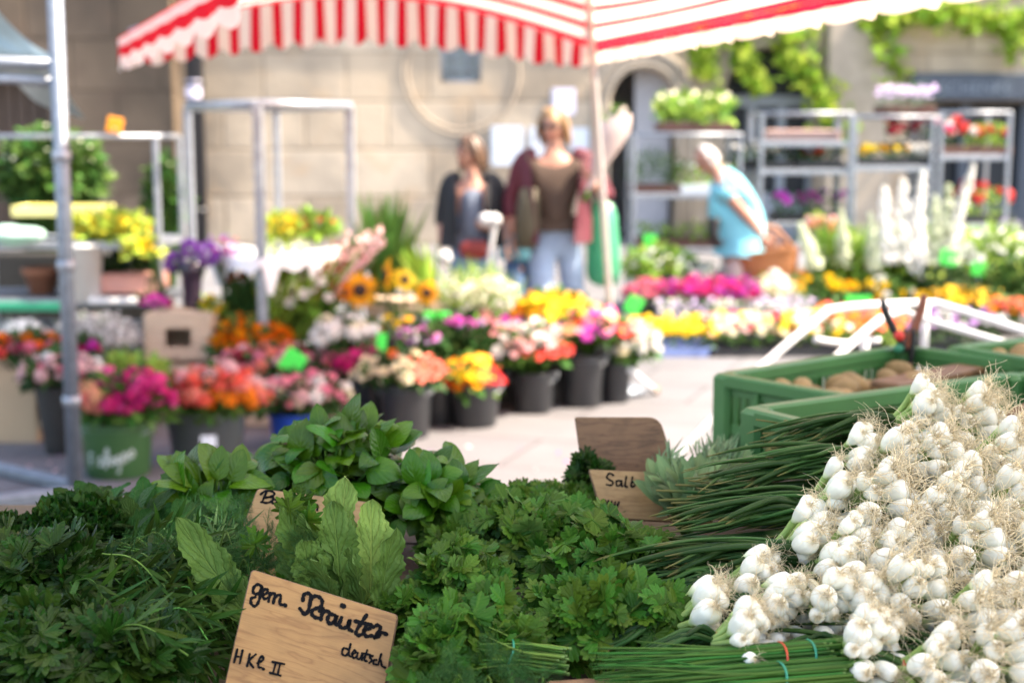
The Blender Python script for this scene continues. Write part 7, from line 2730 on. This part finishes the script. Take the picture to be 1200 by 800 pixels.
def potatoes(label, cr, c0, du, dv, nu, nv, z, jz=.012, seed=0):
    r_ = np.random.default_rng(seed)
    for i in range(nu):
        for j in range(nv):
            p = np.array(cr.location) + c0 + du * ((i + .5 + r_.uniform(-.2, .2)) / nu) + dv * ((j + .5 + r_.uniform(-.2, .2)) / nv)
            p[2] = z + r_.uniform(-jz, jz)
            mb = MB()
            k = r_.uniform(.85, 1.15)
            blob(mb, (0, 0, 0), (.037 * k, .028 * k, .025 * k), 8, lump=.13)
            o = mb.build('potato', POT)
            o.location = p
            o.rotation_euler = (r_.uniform(0, 1), r_.uniform(0, 1), r_.uniform(0, 6))
            tag(o, label, 'potato', PGR)


potatoes('tan potato lying in the rear green crate under the pruner', cr1, d1 * .05 + d2 * .03, d1 * .52, d2 * .32, 9, 6, .955, .02, seed=1)
potatoes('tan potato in the green crate at the right edge', cr3, d1 * .05 + d2 * .04, d1 * .5, d2 * .32, 8, 5, .99, .015, seed=2)
potatoes('tan potato low in the green crate right behind the spring onions', cr2, e1_ * .05 + e2_ * .03, e1_ * .5, e2_ * .3, 7, 4, 1.0, seed=3)
fl = MB()
for cr, a, b, c0, z in ((cr1, d1 * .56, d2 * .34, d1 * .02 + d2 * .02, .90), (cr3, d1 * .54, d2 * .34, d1 * .02 + d2 * .02, .955), (cr2, e1_ * .54, e2_ * .32, e1_ * .02 + e2_ * .02, .975)):
    m_ = MB()
    q = np.array(cr.location) + c0; q[2] = 0
    G = []
    for s_ in np.linspace(0, 1, 14):
        G.append([q + a * s_ + b * r_ + np.array([0, 0, z + .012 * math.sin(s_ * 31 + r_ * 7) * math.cos(r_ * 23)]) for r_ in np.linspace(0, 1, 10)])
    grid(m_, np.array(G))
    o = m_.build('potato_layer', POT)
    tag(o, 'lower layer of potatoes filling a green crate', 'potatoes', kind='stuff')
# rough brown lath lying across the potatoes
a, b = PG(1036, 452, .99), PG(1142, 431, .99)
lt = thing('brown_lath', 'rough brown wooden lath lying on the potatoes', 'lath', (a + b) / 2)
mb = MB()
beam(mb, a - (a + b) / 2, b - (a + b) / 2, .07, .016, bev=.003)
mb.build('lath', W_BROWN, lt, False)

# pruner on the rear corner of the crate
pr = thing('pruner', 'pruning shears with black and brown handles stuck on the crate corner', 'pruner', P(1064, 424, 3.22))
po = np.array(pr.location)
pp = lambda u, v, dy=0: P(u, v, 3.22 + dy) - po
mb = MB(); tube(mb, spline([pp(1034, 350), pp(1038, 366), pp(1046, 384), pp(1054, 398), pp(1062, 412)], 6), np.interp(np.linspace(0, 1, 25), [0, .2, .7, 1], [.006, .011, .012, .009]), 10, flat=.7)
mb.build('handle', mat('black_rubber', (.012, .012, .013), .5), pr)
mb = MB(); tube(mb, spline([pp(1083, 345), pp(1080, 360), pp(1074, 378), pp(1067, 394), pp(1062, 408)], 6), np.interp(np.linspace(0, 1, 25), [0, .15, .6, 1], [.010, .0125, .013, .009]), 10, flat=.7)
mb.build('handle', mat('brown_rubber_grip', (.20, .055, .025), .5), pr)
mb = MB(); tube(mb, spline([pp(1070, 385, -.006), pp(1069, 400, -.006), pp(1067, 425, -.004), pp(1065, 436)], 6), np.interp(np.linspace(0, 1, 19), [0, .5, 1], [.011, .012, .004]), 10, flat=.5)
mb.build('blade', MATS['black_rubber'], pr)
mb = MB(); lathe(mb, [(0, -.008), (.011, -.008), (.012, 0), (.011, .008), (0, .008)], 14, pp(1054, 393, -.014), rotx(PI / 2))
mb.build('pivot', mat('red_plastic', (.62, .04, .03), .4), pr)
mb = MB(); blob(mb, pp(1053, 408, -.006), (.013, .008, .011), 8)
mb.build('catch', mat('green_plastic', (.02, .18, .10), .4), pr)

# ----------------------------------------------------------------- spring onions
def bulbmat():
    m = bpy.data.materials.new('onion_skin')
    m.use_nodes = True
    nt = m.node_tree
    N, L = nt.nodes, nt.links
    b = N['Principled BSDF']
    b.inputs['Roughness'].default_value = .32
    b.inputs['Specular IOR Level'].default_value = .45
    b.inputs['Subsurface Weight'].default_value = .25
    b.inputs['Subsurface Radius'].default_value = (.8, .8, .5)
    b.inputs['Subsurface Scale'].default_value = .006
    tc = N.new('ShaderNodeTexCoord'); sp = N.new('ShaderNodeSeparateXYZ'); L.new(tc.outputs['UV'], sp.inputs[0])
    rp = N.new('ShaderNodeValToRGB')
    e = rp.color_ramp.elements
    e[0].position = 0; e[0].color = (.30, .46, .12, 1)
    e[1].position = 1; e[1].color = (.52, .40, .22, 1)
    for p, c in ((.22, (.70, .76, .50)), (.36, (.78, .78, .68)), (.90, (.78, .76, .66)), (.97, (.74, .66, .48))):
        q = e.new(p); q.color = (*c, 1)
    L.new(sp.outputs['Y'], rp.inputs['Fac'])
    mp = N.new('ShaderNodeMapping'); mp.inputs['Scale'].default_value = (26, 2.2, 1); L.new(tc.outputs['UV'], mp.inputs['Vector'])
    nz = N.new('ShaderNodeTexNoise'); nz.inputs['Scale'].default_value = 1; nz.inputs['Detail'].default_value = 3; L.new(mp.outputs['Vector'], nz.inputs['Vector'])
    n2 = N.new('ShaderNodeTexNoise'); n2.inputs['Scale'].default_value = 60; n2.inputs['Detail'].default_value = 4; L.new(tc.outputs['Object'], n2.inputs['Vector'])
    r2 = N.new('ShaderNodeValToRGB'); r2.color_ramp.elements[0].position = .66; r2.color_ramp.elements[0].color = (1, 1, 1, 1); r2.color_ramp.elements[1].position = .78; r2.color_ramp.elements[1].color = (.92, .84, .68, 1)
    L.new(n2.outputs['Fac'], r2.inputs['Fac'])
    mx = N.new('ShaderNodeMix'); mx.data_type = 'RGBA'; mx.blend_type = 'MULTIPLY'; mx.inputs['Factor'].default_value = 1
    L.new(rp.outputs['Color'], mx.inputs['A']); L.new(r2.outputs['Color'], mx.inputs['B'])
    hs = N.new('ShaderNodeHueSaturation')
    oi = N.new('ShaderNodeObjectInfo')
    a = N.new('ShaderNodeMath'); a.operation = 'MULTIPLY_ADD'; a.inputs[1].default_value = .18; a.inputs[2].default_value = .82
    L.new(nz.outputs['Fac'], a.inputs[0])
    a2 = N.new('ShaderNodeMath'); a2.operation = 'MULTIPLY_ADD'; a2.inputs[1].default_value = .16
    L.new(oi.outputs['Random'], a2.inputs[0]); L.new(a.outputs[0], a2.inputs[2])
    L.new(a2.outputs[0], hs.inputs['Value']); L.new(mx.outputs['Result'], hs.inputs['Color'])
    L.new(hs.outputs['Color'], b.inputs['Base Color'])
    bp = N.new('ShaderNodeBump'); bp.inputs['Strength'].default_value = .15; bp.inputs['Distance'].default_value = .001
    L.new(nz.outputs['Fac'], bp.inputs['Height']); L.new(bp.outputs['Normal'], b.inputs['Normal'])
    return m


M_BULB = bulbmat()
M_ROOT = mat('onion_roots', (.80, .68, .46), .7, var=.3, nscale=60, trans=.25, isl=.3)
M_BAND = mat('orange_rubber_band', (.50, .06, .02), .5)


def greenmat():
    m = leafmat('onion_greens', (.030, .078, .018), vein=0, rough=.33, bump=.2, bscale=200, isl=.4, hue=.02, back=0, trans=.12)
    nt = m.node_tree
    N, L = nt.nodes, nt.links
    b = N['Principled BSDF']
    src = b.inputs['Base Color'].links[0].from_socket
    tc = N.new('ShaderNodeTexCoord'); sp = N.new('ShaderNodeSeparateXYZ'); L.new(tc.outputs['UV'], sp.inputs[0])
    rp = N.new('ShaderNodeValToRGB')
    rp.color_ramp.elements[0].position = .02; rp.color_ramp.elements[0].color = (1, 1, 1, 1)
    rp.color_ramp.elements[1].position = .30; rp.color_ramp.elements[1].color = (0, 0, 0, 1)
    L.new(sp.outputs['Y'], rp.inputs['Fac'])
    mx = N.new('ShaderNodeMix'); mx.data_type = 'RGBA'
    L.new(rp.outputs['Color'], mx.inputs['Factor']); L.new(src, mx.inputs['A'])
    mx.inputs['B'].default_value = (.36, .50, .16, 1)
    rq = N.new('ShaderNodeValToRGB')
    rq.color_ramp.elements[0].position = .90; rq.color_ramp.elements[0].color = (0, 0, 0, 1)
    rq.color_ramp.elements[1].position = .99; rq.color_ramp.elements[1].color = (.9, .9, .9, 1)
    L.new(sp.outputs['Y'], rq.inputs['Fac'])
    my = N.new('ShaderNodeMix'); my.data_type = 'RGBA'
    L.new(rq.outputs['Color'], my.inputs['Factor']); L.new(mx.outputs['Result'], my.inputs['A'])
    my.inputs['B'].default_value = (.20, .16, .05, 1)
    L.new(my.outputs['Result'], b.inputs['Base Color'])
    return m


M_OGREEN = greenmat()
BULBS = []
for k, (Rb, Lb) in enumerate(((.0122, .047), (.0136, .046), (.0112, .049), (.0120, .043))):
    mb = MB()
    t_ = np.linspace(0, 1, 16)
    rr = np.interp(t_, [0, .12, .3, .5, .68, .82, .92, .97, 1], [.0040, .0060, .0118, .0158, .0172, .0160, .0112, .0058, .0]) * Rb / .0155
    lathe(mb, np.stack([rr, t_ * Lb], 1), 16)
    V = mb.v[0]
    V += .0006 * np.stack([np.sin(V[:, 2] * 170 + k), np.cos(V[:, 2] * 140 + k * 2), 0 * V[:, 0]], 1)
    BULBS.append((mb.mesh('bulb', M_BULB), Lb))
ROOTS = []
for k in range(6):
    r_ = np.random.default_rng(100 + k)
    mb = MB()
    n_ = 23 if k % 2 else 33
    for i in range(n_):
        a = r_.uniform(0, 2 * PI)
        rad_ = .0042 * math.sqrt(r_.random())
        p = np.array([rad_ * math.cos(a), rad_ * math.sin(a), -.002])
        d = nrm([math.cos(a) * r_.uniform(.1, 1.3), math.sin(a) * r_.uniform(.1, 1.3), 1])
        L_ = r_.uniform(.014, .044) * (1.25 if k > 2 else 1)
        pts = [p]
        w_ = r_.normal(0, .55, 3)
        for q in range(7):
            d = nrm(d + w_ * .32 + r_.normal(0, .34, 3))
            pts.append(pts[-1] + d * L_ / 7)
        tube(mb, pts, np.linspace(.00055, .00022, 8), 3, cap=False)
    ROOTS.append(mb.mesh('roots', M_ROOT))


def onion_proto(seed, nb, nleaf, rs=1.0, ll=(.10, .215)):
    r_ = np.random.default_rng(seed)
    t = thing('spring_onion_bunch', 'x', 'spring onions', (0, 0, 0), 0, 'spring onion bunches')
    lv = MB()
    axis = nrm([1, -.4, .16])
    up_ = np.array([0, 0, 1.])
    side = nrm(np.cross(axis, up_)); upp = np.cross(side, axis)
    necks = []
    placed = []
    for i in range(nb):
        for tr in range(60):
            rad_ = .047 * math.sqrt((i + .5) / nb) + r_.uniform(0, .008)
            a = i * 2.4 + r_.uniform(-.5, .5)
            off = side * math.cos(a) * rad_ + upp * math.sin(a) * rad_ * .95
            start = axis * (.022 + r_.uniform(-.008, .032) * (1 - rad_ / .05)) + off * .8
            d = nrm(axis + off / .05 * .8 + r_.normal(0, .16, 3))
            cen = start + d * .03
            if all(np.linalg.norm(cen - q) > .0198 for q in placed) or tr > 50:
                break
        placed.append(cen)
        me, Lb = BULBS[r_.integers(4)]
        o = link('bulb', me, t)
        M = rot_to(d) @ rotz(r_.uniform(0, 6))
        m4 = Matrix.Identity(4)
        sc = r_.uniform(.68, 1.05)
        for x in range(3):
            for y in range(3):
                m4[x][y] = M[x, y] * sc
            m4[x][3] = start[x]
        o.matrix_basis = m4
        ro = link('roots', ROOTS[r_.integers(6)], o)
        ro.location = (0, 0, Lb)
        ro.rotation_euler = (0, 0, r_.uniform(0, 6))
        ro.scale = [r_.uniform(.8, 1.25) * rs] * 3
        # stalk from the band to the bulb
        bpt = off * .22
        tube(lv, spline([bpt * 1.0 + np.array([-.004, 0, 0]), (bpt + start) / 2, start + d * .004], 4), np.linspace(.0036, .0042, 9), 7, cap=False, uvrange=(.0, .08))
    for i in range(nleaf):
        a = r_.uniform(0, 2 * PI); q = math.sqrt(r_.random()) * .011
        p0 = np.array([0.0, q * math.cos(a), q * math.sin(a)])
        L_ = r_.uniform(*ll)
        dy, dz = r_.normal(0, .085), r_.normal(.0, .05)
        p1 = np.array([-L_ * .35, p0[1] * 1.6 + dy * L_ * .35, p0[2] * 1.5 + dz * L_ * .35 + .008])
        p2 = np.array([-L_ * .7, p0[1] * 2 + dy * L_ * .75 + r_.normal(0, .011), p0[2] * 1.5 + dz * L_ * .6 - .002])
        p3 = np.array([-L_, p0[1] * 2 + dy * L_ * 1.15 + r_.normal(0, .012), p0[2] + dz * L_ * .7 - .014])
        rad_ = r_.uniform(.0036, .0062)
        tube(lv, spline([p0 + (.006, 0, 0), p0, p1, p2, p3], 4), np.interp(np.linspace(0, 1, 17), [0, .15, .5, .85, 1], [.0026, rad_ * .8, rad_, rad_ * .75, .0007]), 7, flat=r_.uniform(.5, .85), uvrange=(0, 1))
    lv.build('greens', M_OGREEN, t)
    bd = MB()
    for x, rr in ((-.002, .0135), (.002, .0138), (.0005, .0145)):
        aa = np.linspace(0, 2 * PI, 21)
        tube(bd, np.stack([x + .0015 * np.sin(aa * 2 + x * 900), rr * np.cos(aa), rr * np.sin(aa)], 1), .0013, 5, cap=False)
    bd.build('rubber_band', M_BAND, t)
    return t


protos = [onion_proto(1, 19, 16, .75, (.05, .12)), onion_proto(2, 21, 20, .8), onion_proto(3, 18, 16, 1.0), onion_proto(4, 20, 18, 1.15)]
yv = lambda v: 1.40 + (800 - v) * .00135
OB = [  # u, v (of the band), depth offset, yaw, pitch, roll, label
    (1053, 496, .05, .05, -.05, 0, 'topmost spring onion bunch in front of the green crate'),
    (1066, 548, .0, .0, 0, 1.2, 'spring onion bunch just below the topmost bunch'),
    (976, 548, .02, .02, 0, 2.6, 'spring onion bunch at the upper left of the heap, its root tuft before the crate'),
    (950, 598, .0, .06, 0, 4.0, 'second spring onion bunch down the left edge of the heap'),
    (912, 648, .0, .0, 0, 5.1, 'third spring onion bunch down the left edge of the heap'),
    (850, 686, .0, .05, 0, .8, 'fourth spring onion bunch down the left edge, thick pale stalks showing'),
    (790, 736, .0, .3, -.1, 2.0, 'lowest spring onion bunch at the left tip of the heap'),
    (1000, 598, -.02, -.2, 0, 3.3, 'spring onion bunch right of the second one on the left edge'),
    (1092, 585, -.01, -.3, 0, 5.0, 'spring onion bunch under the bunch below the top'),
    (1140, 545, .03, -.3, 0, .4, 'spring onion bunch at the upper right below the dark board'),
    (1160, 600, .01, -.4, 0, 1.7, 'spring onion bunch on the right edge at mid height'),
    (965, 655, -.03, -.2, 0, 2.9, 'spring onion bunch in the middle with long tangled roots'),
    (1040, 640, -.02, -.3, 0, 4.4, 'spring onion bunch in the centre of the heap'),
    (1110, 650, -.02, -.4, 0, 5.5, 'bright spring onion bunch in the right half, bulbs side by side'),
    (890, 716, -.03, -.1, 0, 1.0, 'spring onion bunch right above the chives bundle'),
    (955, 705, -.05, -.3, 0, 2.2, 'spring onion bunch in the lower middle right of the dark gap'),
    (1040, 710, -.04, -.4, 0, 3.6, 'spring onion bunch below the centre of the heap'),
    (1105, 725, -.05, -.5, 0, 4.7, 'spring onion bunch in the lower right half'),
    (1170, 700, -.02, -.5, 0, .2, 'spring onion bunch at the right edge in the lower half'),
    (985, 765, -.06, -.3, 0, 1.5, 'spring onion bunch at the cut ends of the chives'),
    (1060, 785, -.06, -.4, 0, 2.7, 'spring onion bunch at the bottom edge right of the chives'),
    (1140, 780, -.06, -.5, 0, 3.9, 'spring onion bunch in the bottom right corner, mostly roots'),
    (1190, 650, .0, -.5, 0, 5.2, 'spring onion bunch cut by the right edge between two others'),
    (1110, 500, .07, -.2, 0, 2.4, 'spring onion bunch right of the topmost one with a wild root tuft'),
    (1195, 770, -.05, -.6, 0, 4.2, 'spring onion bunch cut off by the bottom right corner of the picture'),
    (938, 672, -.01, .0, 0, 3.0, 'spring onion bunch tucked between the third and fourth ones on the left edge'),
    (1006, 668, -.02, -.15, 0, .6, 'spring onion bunch left of the heap centre under the long tangled roots'),
    (985, 722, -.03, -.2, 0, 5.4, 'spring onion bunch above the cut chive ends in the lower middle'),
    (1072, 618, -.01, -.3, 0, 1.3, 'spring onion bunch just above the heap centre'),
    (872, 716, -.02, .1, 0, 4.6, 'spring onion bunch between the lowest left bunch and the chives'),
    (1020, 548, .0, -.1, 0, 2.0, 'spring onion bunch tucked behind the upper left bunch'),
    (840, 754, -.05, .15, 0, 5.8, 'small spring onion bunch behind the chives at the lower left'),
]
protos_free = [True] * 4
for k, (u, v, dY, yaw, pit, roll, lb) in enumerate(OB):
    # the originals serve as four of the bunches; left ones show smooth bulbs, right ones long roots
    want = (0 if v > 670 else 1) if (u < 1000 or k == 0) else (2, 3)[k % 2]
    if protos_free[want]:
        o, protos_free[want] = protos[want], False
    else:
        o = copy_tree(protos[want])
    o['label'] = lb
    o.location = P(u, v, yv(v) + dY)
    o.rotation_mode = 'XYZ'
    o.rotation_euler = (0.25 * math.sin(roll * 3), pit + .04 * math.sin(roll * 7), yaw + .08 * math.sin(roll * 5))
    sc = (.86 if (v > 670 and u < 1000) else .95) + .06 * math.sin(roll * 4)
    o.scale = (sc, sc, sc)
# wooden ramp that carries the onions
rp_ = thing('display_ramp', 'dark wooden ramp under the spring onions', 'display ramp', (.62, 1.66, zt(1.66)))
mb = MB()
v = []
for x in (.36, 1.04):
    for y, z in ((1.33, zt(1.33) + .004), (1.33, .885), (1.93, 1.04), (1.93, zt(1.93) + .004)):
        v.append((x - .62, y - 1.66, z - zt(1.66)))
mb.add(v, np.array([[0, 1, 2, 3], [4, 7, 6, 5], [0, 4, 5, 1], [1, 5, 6, 2], [2, 6, 7, 3], [3, 7, 4, 0]]))
mb.build('ramp', M_TABLE, rp_, False)

# loose onion leaves under the bunches (dark stack on the left)
def bundle(label, pa, pb, n, r, rad_, m, bands, name, cat, group, taper=.3, fan=.02, cutm=None, sag=.0):
    a, b = np.asarray(pa), np.asarray(pb)
    t = thing(name, label, cat, (a + b) / 2 - (0, 0, rad_), 0, group)
    o = np.array(t.location)
    ax = nrm(b - a)
    s1 = nrm(np.cross(ax, (0, 0, 1))); s2 = np.cross(s1, ax)
    mb, ce = MB(), MB()
    L_ = np.linalg.norm(b - a)
    for i in range(n):
        q = math.sqrt(NR.random()) * rad_; an = NR.uniform(0, 2 * PI)
        c = s1 * q * math.cos(an) + s2 * q * math.sin(an)
        e0 = a + c * (1 + fan * 40 * NR.random()) + ax * L_ * NR.uniform(-.03, .22) + s1 * NR.normal(0, fan) + s2 * NR.normal(0, fan * .5)
        e1 = b + c + ax * NR.uniform(-.012, .012)
        mid = a + (b - a) * .55 + c * 1.05 + s2 * sag
        pts = spline([e1, mid * .4 + e1 * .6, mid, e0], 5)
        rr = r * NR.uniform(.75, 1.25)
        tube(mb, pts - o, np.interp(np.linspace(0, 1, len(pts)), [0, .6, 1], [rr, rr, rr * taper]), 6, cap=True)
        if cutm is not None:
            lathe(ce, [(0, 0), (rr * 1.03, 0), (rr * 1.03, -.003)], 7, pts[0] - o + ax * .0006, rot_to(ax))
    mb.build('stalks', m, t)
    if cutm is not None:
        ce.build('cut_ends', cutm, t)
    for f, bm in bands:
        c = a + (b - a) * f - o
        bd = MB()
        aa = np.linspace(0, 2 * PI, 25)
        tube(bd, np.stack([c + s1 * (rad_ * 1.06) * math.cos(x) + s2 * rad_ * 1.06 * math.sin(x) + ax * .002 * math.sin(x * 2) for x in aa]), .0014, 5, cap=False)
        bd.build('rubber_band', bm, t)
    return t


CHIVE = leafmat('chive_stalk', (.045, .13, .022), vein=0, bump=0, rough=.35, isl=.4, trans=.15, back=0)
CUT = mat('cut_stalk_end', (.10, .19, .04), .6, var=.3, nscale=300)
M_GBAND = mat('green_rubber_band', (.01, .22, .13), .5)
bundle('chives bundle with an orange band lying along the bottom edge', P(700, 792, 1.36), P(978, 768, 1.37), 150, .0018, .017, CHIVE, [(.78, M_BAND), (.90, M_GBAND)], 'chives_bundle', 'chives', 'chives bundles', cutm=CUT, fan=.010)
bundle('second chives bundle at the very bottom edge', P(700, 815, 1.33), P(1000, 790, 1.34), 140, .0018, .017, CHIVE, [(.72, M_GBAND)], 'chives_bundle', 'chives', 'chives bundles', cutm=CUT, fan=.010)
bundle('tied coriander stems with a green band in the front middle', P(560, 762, 1.43), P(655, 774, 1.42), 46, .0017, .0145, HSTEM, [(.42, M_GBAND)], 'stem_bundle', 'herb stems', 'tied herb stems', cutm=CUT, fan=.012)
for k, (u0, v0, u1, v1, Y, n_, lb) in enumerate(((775, 600, 985, 580, 1.76, 15, 'fan of spring onion leaves under the upper left bunch'), (750, 655, 925, 640, 1.68, 14, 'fan of spring onion leaves at mid height beside the coriander'),
                                                (755, 700, 870, 690, 1.60, 10, 'dark fan of spring onion leaves low beside the coriander'), (890, 522, 1060, 500, 1.90, 20, 'spring onion leaves in front of the green crate corner'))):
    bundle(lb, P(u0, v0, Y + .01), P(u1, v1, Y), n_, .0052, .026, M_OGREEN, [], 'onion_leaves', 'onion leaves', 'loose spring onion leaves', fan=.02, taper=.25)
